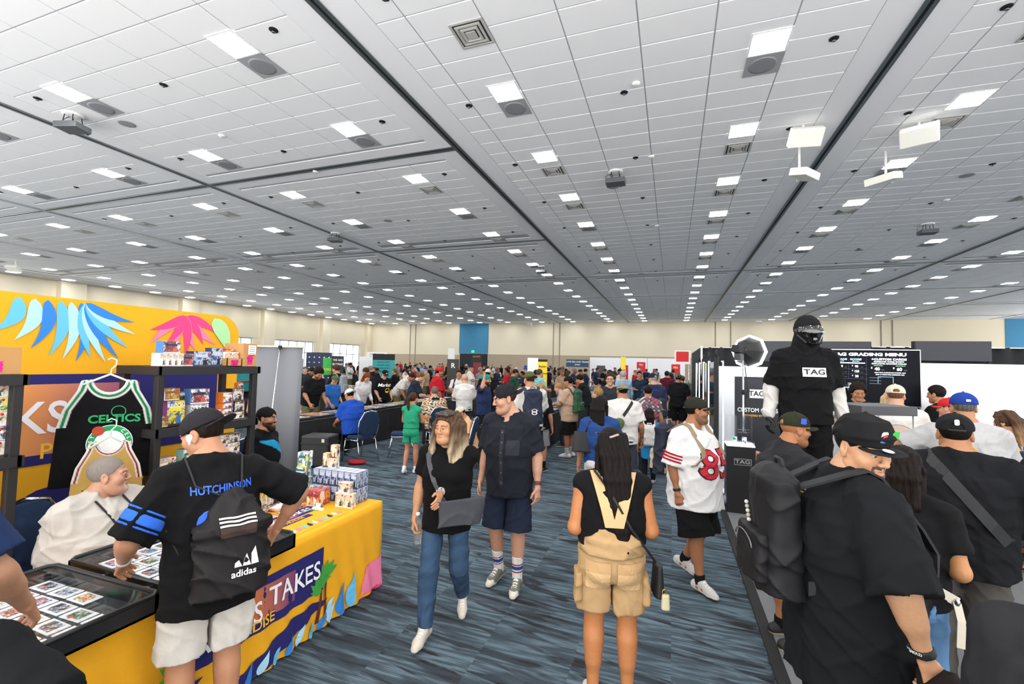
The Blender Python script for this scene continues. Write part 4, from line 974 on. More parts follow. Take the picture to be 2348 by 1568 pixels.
def card_case(ya, yb, label, where, nx, ny, skip=lambda i, j: False):
    xa, xb = -3.15, -2.32; c = thing('display_case', label, 'display case', (0, 0, 0))
    boxes('case_tray', [((xa, ya, TZ), (xb, yb, TZ+.012)), ((xa, ya, TZ), (xa+.018, yb, TZ+.085)), ((xb-.018, ya, TZ), (xb, yb, TZ+.085)), ((xa, ya, TZ), (xb, ya+.018, TZ+.085)), ((xa, yb-.018, TZ), (xb, yb, TZ+.085))], M_RIM, c)
    box('case_lining', (xa+.02, ya+.02, TZ+.0125), (xb-.02, yb-.02, TZ+.02), M_FELT, c)
    tube('lid_rim', [(xa+.03, ya, TZ+.09), (xb-.03, ya, TZ+.09), (xb, ya+.03, TZ+.09), (xb, yb-.03, TZ+.09), (xb-.03, yb, TZ+.09), (xa+.03, yb, TZ+.09), (xa, yb-.03, TZ+.09), (xa, ya+.03, TZ+.09)], .011, M_RIM, c, 6, True)
    box('lid_pane', (xa+.012, ya+.012, TZ+.088), (xb-.012, yb-.012, TZ+.092), M_ACR, c)
    for k in (0, 1): tube('latch', [(xb-.2-.35*k, ya-.005, TZ+.06), (xb-.15-.35*k, ya-.005, TZ+.06)], .008, M_STEEL, c, 6)
    px_, py_ = (xb-xa-.06)/nx, (yb-ya-.05)/ny
    for i in range(nx):
        for j in range(ny):
            if skip(i, j): continue
            ci = random.randrange(10); s = thing('graded_card', 'clear plastic card slab with %s card lying in the %s' % (('rust', 'grey-blue', 'sand', 'slate', 'red', 'green', 'pale', 'violet', 'blue', 'gold')[ci], where), 'card', (xa+.03+px_*(i+.5), ya+.025+py_*(j+.5), TZ+.0205), math.pi+random.uniform(-.05, .05), 'graded cards in the '+where)
            obj('slab_shell', slab_m, None, s); obj('card', card_ms[ci], None, s); obj('grade_label', lab_m, None, s)
            if random.random() < .7:
                o = obj('price_sticker', st_m, None, s); o.location = (random.uniform(-.03, .05), random.uniform(-.03, .03), .0065)
random.seed(11)
card_case(1.0, 1.56, 'black-rimmed display case of graded cards at the table end by the navy sleeve', 'end display case', 5, 5, lambda i, j: j == 4 and i > 2)
card_case(1.62, 2.40, 'black-rimmed display case of graded cards in front of the leaning young man', 'middle display case', 5, 8, lambda i, j: False)
# playmat on the table
pm_ = thing('playmat', 'printed tropical playmat lying on the yellow table beside the stacked boxes', 'mat', (0, 0, 0)); up = lambda x, y: frame((x, y, TZ), (0, 1, 0), (-1, 0, 0))
decal('mat_sheet', rect_geo(.70, .52, .03), up(-2.72, 2.78), YEL, pm_, None, .002); decal('mat_band', rect_geo(.66, .13), up(-2.80, 2.79), NAVY, pm_, None, .0035); decal('mat_glow', rect_geo(.3, .10), up(-2.80, 2.72), grad_mat('mat_sunset', 'e8803a', '8a3a9a', 1, 2.5, 2.9), pm_, None, .004)
text('mat_word', 'TAKES', .09, up(-2.80, 2.92), LETW, pm_, None, .005, bold=.012); text('mat_word', 'BREAKS', .09, up(-2.80, 2.60), LETW, pm_, None, .005, bold=.012); decal('mat_band', rect_geo(.34, .055), up(-2.69, 2.76), NAVY, pm_, None, .0035); text('mat_word', 'PARADISE', .045, up(-2.69, 2.76), LETY, pm_, None, .005, bold=.012)
for k in range(12): decal('mat_leaf', leaf_geo(-.30+.052*k, -.03, -.27+.052*k, .045, .03), up(-2.53, 2.78), (PB1, NAVY, PB3, PPINK2)[k % 4], pm_, None, .004)
decal('mat_leaf', merge_geo([leaf_geo(0, 0, .07*math.cos(a), .06*math.sin(a), .03) for a in np.linspace(0, 6, 7)]), up(-2.75, 3.06), PLEAF, pm_, None, .005)
# product boxes: body, printed panels, red sticker
PAL = dict(navy=('1d2c52', '2a4478', 'b8c2d4', '14161f'), white=('efece6', 'f0ebe2', 'cdbba2', '4a4540'), pink=('d93a7a', 'f3d9b8', '8a2a3a', 'f09a3a'), mint=('a9d8cc', 'e6e37a', '2f6a70', 'f2f2ee'), gold=('d99a2a', '28306a', 'f0e2c0', '8a5a1a'), tan=('d8c3a4', '4a3a30', 'efe4d2', '8a6a4a'), blue=('4a7fc0', 'e6eaf0', '23304e', 'd05a3a'), black=('1c1a1c', '6a5a3a', 'd8d4cc', '3a3032'), orange=('e07a2a', '2f5a9a', 'f0e6d6', '7a3a1a'), silver=('b9bcc0', '5a5e66', 'ececec', '2f3238'), purple=('3a2a5a', 'e0d8ea', '8a5a2a', 'c9a03a'), violet=('8a3a8a', '20222c', 'e8d83a', '3a6ab0'))
PM = {k: print_mat('box_print_'+k, v, 15, i) for i, (k, v) in enumerate(PAL.items())}; PE = {k: mat('box_edge_'+k, v[0], .45) for k, v in PAL.items()}; PT = {k: mat('box_title_'+k, v[2], .4) for k, v in PAL.items()}
PF = {k: mat('box_figure_'+k, v[3], .45) for k, v in PAL.items()}; PF2 = {k: mat('box_band_'+k, v[1], .45) for k, v in PAL.items()}
RED = mat('sticker_red', 'ee3a26', .6)
BXM = {}
def product_box(x, y, z, w, d, h, pal, label, group, rz=0, title=None, sticker=True, face='both'):
    """w along local X (front width), d depth, h height; front looks along local -Y"""
    key = (round(w, 3), round(d, 3), round(h, 3), pal)
    if key not in BXM:
        b = boxmesh('carton', (-w/2, -d/2, 0), (w/2, d/2, h), .0018, 1); b.materials.append(PE[pal])
        fr = boxmesh('front_print', (-w/2+.003, -d/2-.0008, .003), (w/2-.003, -d/2, h-.003)); fr.materials.append(PM[pal])
        sd_ = boxmesh('side_print', (w/2, -d/2+.003, .003), (w/2+.0008, d/2-.003, h-.003)); sd_.materials.append(PM[pal])
        tp_ = boxmesh('top_print', (-w/2+.003, -d/2+.003, h), (w/2-.003, d/2-.003, h+.0008)); tp_.materials.append(PT[pal] if pal in ('navy', 'white', 'tan', 'silver') else PM[pal])
        ti = boxmesh('title_strip', (-w*.38, -d/2-.0016, h*.60), (w*.30, -d/2-.0008, h*.78)); ti.materials.append(PT[pal])
        fg = bpy.data.meshes.new('figure_print'); gv, gf = merge_geo([shift_geo(disc_geo(w*.06, 8, None, h*.055), w*.16, h*.50), ([(w*.02, h*.10, 0), (w*.30, h*.10, 0), (w*.27, h*.34, 0), (w*.36, h*.46, 0), (w*.31, h*.48, 0), (w*.22, h*.43, 0), (w*.10, h*.43, 0), (w*-.02, h*.33, 0), (w*.05, h*.30, 0)], [(0, 1, 2, 3, 4, 5, 6, 7, 8)])]); fg.from_pydata([(x, -d/2-.0012, z) for x, z, _ in gv], [], gf); fg.materials.append(PF[pal])
        bb = boxmesh('base_strip', (-w/2+.003, -d/2-.0014, .003), (w/2-.003, -d/2-.0008, h*.10)); bb.materials.append(PF2[pal])
        BXM[key] = (b, fr, sd_, tp_, ti, fg, bb)
    b, fr, sd_, tp_, ti, fg, bb = BXM[key]
    t = thing('card_box', label, 'box', (x, y, z), rz, group)
    for nm, me in (('carton', b), ('front_print', fr), ('side_print', sd_), ('top_print', tp_), ('title_strip', ti), ('figure_print', fg), ('base_strip', bb)): obj(nm, me, None, t)
    if sticker:
        o = obj('price_sticker', STK, None, t); o.location = (w*.34, -d/2-.0018, h*.84); o.rotation_euler = (rad(90), 0, 0); s_ = min(1, w/.09, h/.09)*.75; o.scale = (s_, s_, 1)
    if title: text('title', title[0], title[1], frame((0, -d/2-.002, h*title[2]), (1, 0, 0), (0, 0, 1)), title[3], t, None, .001, bold=.02)
    return t
STK = lathemesh('price_sticker', [(.012, 0), (.012, .001), (.001, .001)], 10); STK.materials.append(RED)
random.seed(5)
for lay in range(2):
    for i in range(7):
        for j in range(2): product_box(-2.97+.067*i, 3.315+.078*j, TZ+.001+.131*lay, .066, .077, .13, 'navy', 'navy sports card box in the tight double-layer block at the table end', 'navy boxes in the block', 0, None, j == 0 and i > 4)
for k, (dx, dz, w) in enumerate(((-.086, 0, .083), (0, 0, .083), (-.045, .122, .10))): product_box(-2.53+dx, 3.19, TZ+.001+dz, w, .055, .12 if dz == 0 else .085, 'white', ('white card box with gold crest, beside the other in front of the navy block', 'white card box with gold crest, nearest the table corner', 'white card box perched flat on two white boxes')[k], 'white boxes by the navy block', .08)
for k in range(2): product_box(-2.86+.066*k, 3.16, TZ+.001, .062, .15, .135, 'pink', ('pink card box standing beside the tan stack', 'pink card box standing beside the white boxes')[k], 'pink boxes', .15)
for k, (x, y, z, h, p, l) in enumerate(((-3.03, 3.14, 0, .13, 'tan', 'tan speckled card box at the bottom of the stack behind the arm'), (-3.03, 3.14, .131, .12, 'navy', 'navy card box on top of the tan speckled one'), (-3.13, 3.30, 0, .17, 'silver', 'silver card box in the back row under the mint boxes'), (-3.13, 3.30, .171, .09, 'mint', 'mint green card box, lower of the leaning pair'), (-3.12, 3.30, .262, .13, 'mint', 'mint green card box standing on top of its pair'), (-3.0, 3.25, 0, .12, 'mint', 'mint green card box tucked beside the navy block'), (-3.14, 3.02, 0, .16, 'silver', 'silver card box behind the bent elbow'))): product_box(x, y, TZ+.001+z, .10 if p != 'silver' else .13, .075, h, p, l, None, .1)
product_box(-2.86, 3.37, TZ+.264, .075, .06, .085, 'white', 'plain white card box lying on the navy block', None, .2); product_box(-2.85, 3.37, TZ+.350, .062, .055, .115, 'gold', 'gold-edged card box standing on the plain white box', None, .2); product_box(-2.94, 3.38, TZ+.264, .06, .06, .12, 'gold', 'brown and white card box standing beside the gold-edged one', None, .1)
for i in range(3):
    for j in range(4): product_box(-3.10+.10*(i % 2), 2.56+.13*i, TZ+.001+.052*j, .12, .09, .051, ('white', 'violet', 'black')[(i+j) % 3], 'flat yellow and black card box in the stacks behind the leaning man', 'flat boxes stacked behind the leaning man', .3)
for i in range(5):
    o = thing('card_pack', 'black and gold foil card pack fanned on the playmat', 'card pack', (-2.93+.012*i, 2.56+.062*i, TZ+.006+.001*i), .15, 'foil packs on the playmat'); obj('foil', boxmesh('foil', (-.035, -.055, 0), (.035, .055, .006), .002, 1), PM['purple'], o); obj('crimp', boxmesh('crimp', (-.035, .047, .0062), (.035, .055, .0072)), PE['gold'], o)
o = thing('card_binder', 'pink and black card binder with white sheet lying on the table', 'binder', (-2.98, 2.96, TZ+.002), .25); obj('cover', boxmesh('cover', (-.12, -.09, 0), (.12, .09, .022), .004), PM['pink'], o); obj('sheet', boxmesh('sheet', (-.09, -.07, .0222), (.06, .06, .0235)), M_PAPER, o)
o = thing('acrylic_stand', 'clear acrylic price stand with white card beside the pink boxes', 'stand', (-2.72, 3.04, TZ+.001), .1); obj('foot', boxmesh('foot', (-.05, -.012, 0), (.05, .012, .02), .003), mat('frosted', 'dfe7e2', .2), o); obj('price_card', boxmesh('price_card', (-.02, -.003, .02), (.02, .003, .055)), M_PAPER, o)
# plastic shelving
M_SHELF = mat('shelf_black_plastic', '1b1a1b', .55, bump=.15, bscale=300)
def shelf(name, label, x0, x1, y0, y1, tiers):
    t = thing(name, label, 'shelf', ((x0+x1)/2, (y0+y1)/2, 0)); w, d = (x1-x0)/2, (y1-y0)/2
    for z in tiers:
        box('shelf_board', (-w, -d, z-.03), (w, d, z), M_SHELF, t, .008)
        boxes('shelf_lip', [((-w-.012, -d-.012, z-.062), (w+.012, -d+.02, z+.004)), ((-w-.012, d-.02, z-.062), (w+.012, d+.012, z+.004)), ((-w-.012, -d, z-.062), (-w+.02, d, z+.004)), ((w-.02, -d, z-.062), (w+.012, d, z+.004))], M_SHELF, t)
    for sx in (-1, 1):
        for sy in (-1, 1): box('post', (sx*(w-.03)-.026, sy*(d-.03)-.026, 0), (sx*(w-.03)+.026, sy*(d-.03)+.026, tiers[0]-.03), M_SHELF, t, .006)
    return t
SX0, SX1, SY0, SY1 = -4.27, -3.80, 2.45, 3.37; TI = (1.86, 1.365, .89, .42, .10)
shelf('storage_shelf', 'black plastic shelving unit stacked with card boxes and hung with jerseys', SX0, SX1, SY0, SY1, TI)
shelf('storage_shelf', 'black plastic shelving unit with pink-signed carton at the frame edge', -4.27, -3.80, .72, 1.68, (1.81, 1.31, .85, .40, .10))
RZ = rad(90)  # fronts look towards +X
def sb(y, tier, dz, w, d, h, pal, label, group=None, title=None, x=-3.93, st=True): return product_box(x, y, TI[tier]+.005+dz, w, d, h, pal, label, group, RZ+random.uniform(-.03, .03), title, st)
for k in range(4): sb(2.53+.048*k, 0, 0, .046, .10, .105, 'white', 'narrow white and orange card box on the top shelf, end of its row of four', 'narrow boxes on the top shelf', st=False)
sb(2.74, 0, 0, .10, .09, .105, 'blue', 'blue and orange card box at the end of the narrow white row'); sb(2.60, 0, .106, .14, .09, .10, 'blue', 'blue and white card box sitting on the narrow white row')
sb(2.86, 0, 0, .155, .10, .13, 'navy', 'navy football card box with red helmets on the top shelf'); sb(3.0, 0, 0, .11, .08, .165, 'navy', 'tall blue card box with white crest on the top shelf')
# open carton with boxes, tall carton
KR = mat('cardboard', 'b98a55', .85, var=.06, vscale=8); HOT = mat('hot_pink_sign', 'f2128c', .7)
def pink_sign(w, h): 
    pts = []; n = 10
    for i in range(n): pts.append((-w/2+w*i/n, -h/2+(.006 if i % 2 else 0)))
    for i in range(6): pts.append((w/2-(.006 if i % 2 else 0), -h/2+h*i/6))
    for i in range(n): pts.append((w/2-w*i/n, h/2-(.006 if i % 2 else 0)))
    for i in range(6): pts.append((-w/2+(.006 if i % 2 else 0), h/2-h*i/6))
    return poly_geo(pts)
INK = mat('ink_black', '1a1418', .8)
def carton(x, y, z, w, d, h, label, open_=False, sign=True, sheet=False, group=None):
    t = thing('cardboard_carton', label, 'carton', (x, y, z), RZ)
    if open_: boxes('carton_walls', [((-w/2, -d/2, 0), (w/2, -d/2+.006, h)), ((-w/2, d/2-.006, 0), (w/2, d/2, h)), ((-w/2, -d/2, 0), (-w/2+.006, d/2, h)), ((w/2-.006, -d/2, 0), (w/2, d/2, h)), ((-w/2, -d/2, 0), (w/2, d/2, .006))], KR, t)
    else:
        box('carton_walls', (-w/2, -d/2, 0), (w/2, d/2, h), KR, t, .003); box('packing_tape', (-w/2-.001, -.03, h), (w/2+.001, .03, h+.001), mat('tape', 'c9a676', .3), t)
    F = lambda dx, z_: frame((dx, -d/2-.001, z_), (1, 0, 0), (0, 0, 1))
    if sign: decal('pink_sign', pink_sign(w*.42 if not open_ else w*.5, h*.42 if not open_ else h*.75), F(.0, h*.28 if not open_ else h*.45), HOT, t, None, .001); text('sign_writing', 'ALL 10\n$20', .025, F(0, h*.30 if not open_ else h*.45), INK, t, None, .003)
    if sheet:
        decal('shipping_label', rect_geo(w*.55, h*.40), F(.02, h*.72), M_PAPER, t, None, .001)
        for k in range(5): decal('label_lines', rect_geo(w*.42, .004), F(.02, h*.84-.02*k), INK, t, None, .002)
    return t
carton(-3.93, 3.13, TI[0]+.005, .15, .20, .075, 'low open cardboard carton with hot pink sign on the top shelf', True)
for k in range(2): product_box(-3.90, 3.095+.075*k, TI[0]+.012, .07, .06, .125, 'white', 'white card box with football player standing in the low carton', 'boxes in the low carton', RZ)
product_box(-3.96, 3.13, TI[0]+.14-.002, .12, .08, .03, 'pink', 'flat pink and white box lying across the carton boxes', None, RZ)
carton(-3.95, 3.29, TI[0]+.005, .15, .24, .22, 'tall cardboard carton with shipping label and pink sign on the top shelf', False, True, True)
sb(2.66, 1, .0, .15, .09, .21, 'violet', 'purple and yellow card box lettered RECON on the second shelf', None, ('RECON', .042, .80, M_PAPER)); sb(2.55, 1, 0, .10, .10, .09, 'purple', 'dark blue card box behind the shelf post'); sb(2.62, 1, .212, .13, .09, .10, 'purple', 'purple player card box on top of the lettered one'); sb(2.75, 1, .212, .11, .09, .06, 'black', 'black foil card box lying behind the purple player box', x=-4.0)
for k in range(3): sb(2.86, 1, .055*k, .16, .10, .053, 'silver', 'flat silver and blue card box in the pile of three', 'flat silver boxes')
sb(2.86, 1, .167, .17, .09, .13, 'blue', 'blue card box with white bull crest on the flat pile'); sb(3.02, 1, 0, .11, .09, .10, 'silver', 'silver card box beside the orange pile')
for k in range(4): sb(3.13, 1, .052*k if k < 3 else .157, .11, .09, .05 if k < 3 else .095, 'orange', ('orange card box, flat in the orange pile' if k < 3 else 'orange card box standing on the orange pile'), 'orange boxes' if k < 3 else None)
sb(3.25, 1, 0, .11, .09, .06, 'white', 'white card box with player at the end of the second shelf'); sb(3.25, 1, .062, .11, .09, .10, 'black', 'dark card box with player above the white one'); sb(3.23, 1, .164, .12, .09, .12, 'black', 'grey skull-printed card box at the top of the end pile'); sb(3.27, 1, .164+.122, .06, .05, .05, 'orange', 'small orange box balanced on the end pile')
for k in range(4):
    for j in range(2): sb(3.08+.12*j, 2, .085*k, .13, .11, .083, ('black', 'silver', 'blue', 'white')[(k+j) % 4], 'flat wide card box stacked on the third shelf beside the capped man', 'wide boxes on the third shelf')
sb(2.60, 2, 0, .20, .11, .13, 'black', 'black and white card box with gold script on the third shelf'); sb(2.60, 2, .132, .16, .1, .09, 'white', 'white card box above the gold-script one'); sb(2.79, 2, 0, .13, .10, .14, 'blue', 'blue and white player card box on the third shelf'); sb(2.80, 2, .142, .12, .1, .12, 'mint', 'green and white card box on the blue player box'); sb(2.95, 2, 0, .12, .10, .20, 'navy', 'navy card box standing behind the capped man')
for k in range(5): product_box(-3.92, 1.55, 1.315+.008+.088*k, .16, .12, .086, ('white', 'blue', 'white', 'mint', 'white')[k], 'white sports card box in the tall pile on the edge shelf', 'boxes on the edge shelf', RZ)
for k in range(4): product_box(-3.92, 1.30, 1.315+.008+.088*k, .16, .12, .086, ('blue', 'white', 'orange', 'white')[k], 'sports card box in the inner pile on the edge shelf', 'boxes on the edge shelf, inner pile', RZ)
carton(-3.95, 1.52, 1.815, .28, .26, .17, 'cardboard carton with large hot pink sign on the edge shelf')
# a folded cap on that carton
hat = thing('baseball_cap', 'cream baseball cap with navy visor resting on the edge carton', 'cap', (-3.92, 1.50, 1.985), RZ)
p, f = sdf([el((0, 0, 0), (.085, .105, .095), None, .02)], .006, [lambda X, Y, Z: -Z+0*X+0*Y]); obj('crown', nmesh('crown', p, f, np.array(lin('e8dfcf'))), M_CLOTH, hat)
p, f = sdf([el((0, .13, .008), (.078, .09, .012), None, .01)], .005); hv_ = obj('visor', nmesh('visor', p*np.array([1, 1, 1]), f, np.array(lin('1d2438'))), M_CLOTH, hat)
# jerseys on hangers
def jersey(name, label, loc, rz, w, h, base, trims, hc):
    t = thing(name, label, 'jersey', loc, rz)
    def body(X, Y, Z):
        wz = np.interp(Z, [-h, -h*.45, -h*.30, -h*.12, -.02, 0], [w*.5, w*.46, w*.42, w*.30, w*.27, w*.20]).reshape(Z.shape)
        return np.maximum(np.maximum(np.abs(X)-wz, np.abs(Y+.012*np.sin(9*X+4*Z)+.008*np.sin(23*X+3*np.sin(5*Z)))-.012), np.maximum(Z+.10*np.abs(X), -h-Z+.01*np.sin(8*X)))
    nk = el((0, 0, .0), (w*.16, .1, h*.14), None, .004, 1)
    p, f = sdf([(body, V3(-w*.5, -.04, -h), V3(w*.5, .04, .02), .01, 0), nk], .0055)
    bcol = np.array(lin(base))
    def colf(P):
        C = np.tile(bcol, (len(P), 1)); dn = np.sqrt((P[:, 0]/(w*.16))**2+(P[:, 2]/(h*.14))**2); wz = np.interp(P[:, 2], [-h, -h*.45, -h*.30, -h*.12, -.02, 0], [w*.5, w*.46, w*.42, w*.30, w*.27, w*.20]); ed = wz-np.abs(P[:, 0])
        for (a, b, c) in trims:
            g1 = (dn-1)/9; sf = lambda e_: np.clip((e_-a)/.004+.5, 0, 1)*np.clip((b-e_)/.004+.5, 0, 1); wt_ = np.maximum(sf(g1), sf(ed)*(P[:, 2] > -h*.46))[:, None]; C = C*(1-wt_)+np.array(lin(c))*wt_
        return C
    o = obj('fabric', nmesh('fabric', p, f, colf), M_CLOTH, t)
    tube('hanger', [(-w*.26, 0, -.05), (0, 0, .03), (w*.26, 0, -.05)], .008, mat('hanger_'+hc, hc, .4), t, 8); tube('hanger_hook', [(0, 0, .03), (.005, 0, .07), (.03, 0, .10), (.03, 0, .14), (0, 0, .155), (-.02, 0, .14)], .005, mat('hanger_'+hc, hc, .4), t, 6)
    return t, o
jt, jo = jersey('basketball_jersey', 'black sleeveless basketball jersey with green and white trim hanging from the shelf', (-4.05, 2.27, 1.77), rad(61), .60, .78, '131215', ((-1, .018, 'e8e8e6'), (.018, .036, '1f8a50'), (.036, .05, 'e8e8e6')), 'f4f2f4')
TJ = bvh_of(jo); CG = mat('celtic_green', '1f9a5a', .8)
text('team_word', 'CELTICS', .082, frame((.04, -.2, -.31), (1, 0, 0), (0, 0, 1)), CG, jt, TJ, .006, bold=.03, maxedge=.04)
decal('ball_arc', disc_geo(.045, 20, .039), frame((.06, -.2, -.255), (1, 0, 0), (0, 0, 1)), CG, jt, TJ, .004, None, .04)
for r_, m_, of in ((.135, M_PAPER, .006), (.13, CG, .008), (.092, M_PAPER, .010)): decal('team_badge', disc_geo(r_, 28), frame((.02, -.2, -.49), (1, 0, 0), (0, 0, 1)), m_, jt, TJ, of, None, .05)
for s_, a0, dr in (('BOSTON', 205, -1), ('CELTICS', 30, -1)):
    for i, ch in enumerate(s_): a = rad(a0+dr*(17*i)) if s_ == 'BOSTON' else rad(50-17*i); text('badge_letter', ch, .032, frame((.02+.111*math.cos(a), -.2, -.49+.111*math.sin(a)), (math.cos(a-math.pi/2), 0, math.sin(a-math.pi/2)), (math.cos(a), 0, math.sin(a))), M_PAPER, jt, TJ, .012, bold=.02)
decal('badge_ball', disc_geo(.036, 16), frame((-.05, -.2, -.395), (1, 0, 0), (0, 0, 1)), mat('ball_orange', 'b5452a', .8), jt, TJ, .014)
gt, go_ = jersey('basketball_jersey', 'gold satin basketball jersey with red and white trim hanging low on the shelf', (-3.85, 2.18, 1.33), rad(61), .42, .62, 'c9a45a', ((-1, .014, 'f0ece6'), (.014, .026, '8a2030'), (.026, .034, 'f0ece6')), 'bfe6c8')
# grey roll-up banner seen from its back
rb = thing('rollup_banner', 'grey back side of a roll-up banner standing behind the card shelves', 'banner', (-5.39, 5.09, 0), math.atan2(.24, .66))
M_BAN = mat('banner_grey', '6f7278', .7, var=.06, vscale=2)
v, f = [], []
for i in range(9):
    x = -.355+.71*i/8; yb = .012*math.sin(i*1.7); v += [(x*.97, yb, .09), (x, yb*.3, 2.10)]
for i in range(8): f.append((2*i, 2*i+2, 2*i+3, 2*i+1))
s = raw('banner_sheet', v, f, M_BAN, rb, True); sm = s.modifiers.new('thickness', 'SOLIDIFY'); sm.thickness = .003
tube('top_rail', [(-.365, 0, 2.115), (.365, 0, 2.115)], .016, mat('beige_rail', 'c8bfae', .4, .4), rb, 8); tube('support_pole', [(.04, -.03, 2.11), (-.05, -.16, .1)], .009, M_STEEL, rb, 8); box('cassette', (-.38, -.06, 0), (.38, .06, .09), M_ALU, rb, .02); box('pole_clip', (.02, -.045, 2.09), (.06, -.01, 2.135), M_BLACK, rb, .004)
# bare chair frame rail behind the vendor
def banquet_chair(x, y, rz, label, group='navy banquet chairs'):
    t = thing('banquet_chair', label, 'chair', (x, y, 0), rz, group); N = mat('chair_navy', '23304a', .85, bump=.4, bscale=90)
    p, f = sdf([ec((0, 0, .43), (0, 0, .49), (1, 0, 0), (.21, .21), (.20, .20), .03, pw=4)], .012); obj('seat', nmesh('seat', p, f, np.array(lin('2b3d5c'))), M_CLOTH, t)
    def bk(X, Y, Z): return np.maximum(np.abs(Y+.22+.14*(Z-.45))-.028, np.sqrt((X/.21)**2+((Z-.72)/.24)**2+.0)**1-1+0*Y)*1.0
    def bk2(X, Y, Z):
        e = (np.abs(X/.215)**2.6+np.abs((Z-.73)/.235)**2.6)**(1/2.6)
        return np.maximum((e-1)*.2, np.abs(Y+.21+.16*(Z-.45))-.026)
    p, f = sdf([(bk2, V3(-.22, -.36, .48), V3(.22, -.15, .98), .02, 0)], .011); obj('backrest', nmesh('backrest', p, f, np.array(lin('2b3d5c'))), M_CLOTH, t)
    for sx in (-1, 1):
        tube('leg', [(sx*.20, .17, .44), (sx*.22, .24, .01)], .012, M_CHROME, t, 7); tube('leg', [(sx*.20, -.18, .46), (sx*.22, -.30, .01)], .012, M_CHROME, t, 7)
        tube('back_frame', [(sx*.20, -.19, .44), (sx*.228, -.225, .60), (sx*.225, -.26, .80), (sx*.14, -.285, .955), (0, -.29, .985)], .012, M_CHROME, t, 7)
        tube('side_rail', [(sx*.21, .2, .42), (sx*.21, -.2, .42)], .011, M_CHROME, t, 7)
    tube('stretcher', [(-.21, .22, .20), (.21, .22, .20)], .008, M_CHROME, t, 6)
    return t
banquet_chair(-5.72, 7.45, rad(75), 'navy padded banquet chair under the seated man in the blue tee')
banquet_chair(-5.25, 8.15, rad(120), 'empty navy padded banquet chair turned aside by the black table')
banquet_chair(-4.85, 8.95, rad(40), 'navy padded banquet chair under the man in the floral shirt')
banquet_chair(-3.55, 7.40, rad(100), 'navy padded banquet chair under the boy in the cream cap')
banquet_chair(-3.75, 10.9, rad(-90), 'navy padded banquet chair behind the browsing row, by the red shirt')
banquet_chair(-3.80, 8.6, rad(-80), 'navy padded banquet chair beside the man in the teal cap')
vc = banquet_chair(-3.74, 1.86, rad(-80), 'navy padded chair under the heavy vendor behind the yellow table')
# ================================================================ BLACK CARD TABLES
M_TCL = mat('black_table_cover', '17181b', .75, bump=.3, bscale=30, var=.2, vscale=3); M_TTOP = mat('glossy_case_top', '3c3f44', .12, var=.35, vscale=9)
def black_table(x0, x1, y0, y1, label, group='black covered tables', items=0, side='all'):
    t = thing('covered_table', label, 'table', ((x0+x1)/2, (y0+y1)/2, 0), 0, group); w, d = (x1-x0)/2, (y1-y0)/2
    per = []; n = 0
    for (a, b) in (((-w, -d), (w, -d)), ((w, -d), (w, d)), ((w, d), (-w, d)), ((-w, d), (-w, -d))):
        L_ = math.hypot(b[0]-a[0], b[1]-a[1]); k = max(3, int(L_/.16))
        for i in range(k): per.append((a[0]+(b[0]-a[0])*i/k, a[1]+(b[1]-a[1])*i/k))
    v, f = [], []; N = len(per)
    for r, z in enumerate((.735, .40, .01)):
        for i, (x, y) in enumerate(per): q_ = 1+(.0 if r == 0 else .010*r*math.sin(i*2.4+r)); v.append((x+(.012*r*math.sin(i*2.1))*(abs(x) > w*.98), y+(.012*r*math.sin(i*2.1))*(abs(y) > d*.98), z))
    for r in range(2):
        for i in range(N): f.append((r*N+i, (r+1)*N+i, (r+1)*N+(i+1) % N, r*N+(i+1) % N))
    f.append(tuple(range(N)))
    raw('cloth_skirt', v, f, M_TCL, t, False); box('table_top', (-w-.01, -d-.01, .735), (w+.01, d+.01, .752), M_TTOP, t, .004)
    return t
black_table(-7.42, -6.66, 6.75, 9.15, 'black-draped card table where the man in the blue tee sits'); black_table(-7.42, -6.66, 9.2, 11.6, 'black-draped card table between the redhead and the floral shirt'); black_table(-7.42, -6.66, 11.65, 14.0, 'black-draped card table where the man in white bends')
black_table(-3.45, -2.72, 7.9, 10.0, 'black-draped card table beside the navy backpack in the aisle'); black_table(-3.45, -2.72, 10.05, 12.4, 'black-draped card table beside the tan shirt in the aisle'); black_table(-3.45, -2.72, 12.45, 15.6, 'black-draped card table under the yellow buying banner')
# objects on the tables: flat glass card cases
random.seed(9)
def flat_case(x, y, z, w, d, label, group):
    t = thing('card_tray', label, 'display case', (x, y, z), 0, group); box('tray', (-w/2, -d/2, 0), (w/2, d/2, .04), M_RIM, t, .004); box('glass_lid', (-w/2+.01, -d/2+.01, .0405), (w/2-.01, d/2-.01, .044), mat('tray_glass', '6a6f78', .05, spec=.7, var=.5, vscale=14), t); 
    v, f = [], []
    for i in range(int(w/.09)):
        for j in range(int(d/.12)):
            a = (-w/2+.02+.09*i, -d/2+.02+.12*j); n = len(v); v += bv((a[0], a[1], .0445), (a[0]+.062, a[1]+.088, .0455)); f += [tuple(q+n for q in b) for b in BF]
    raw('card_rows', v, f, PM[random.choice(list(PM))], t)
for y in np.arange(7.1, 13.6, .62): flat_case(-7.04+random.uniform(-.03, .03), y, .753, .60, .54, 'flat glass-lidded card tray on the long black table row', 'card trays on the long row')
for y in np.arange(8.2, 15.4, .66): flat_case(-3.08+random.uniform(-.03, .03), y, .753, .58, .54, 'flat glass-lidded card tray on the table row beside the aisle', 'card trays on the aisle row')
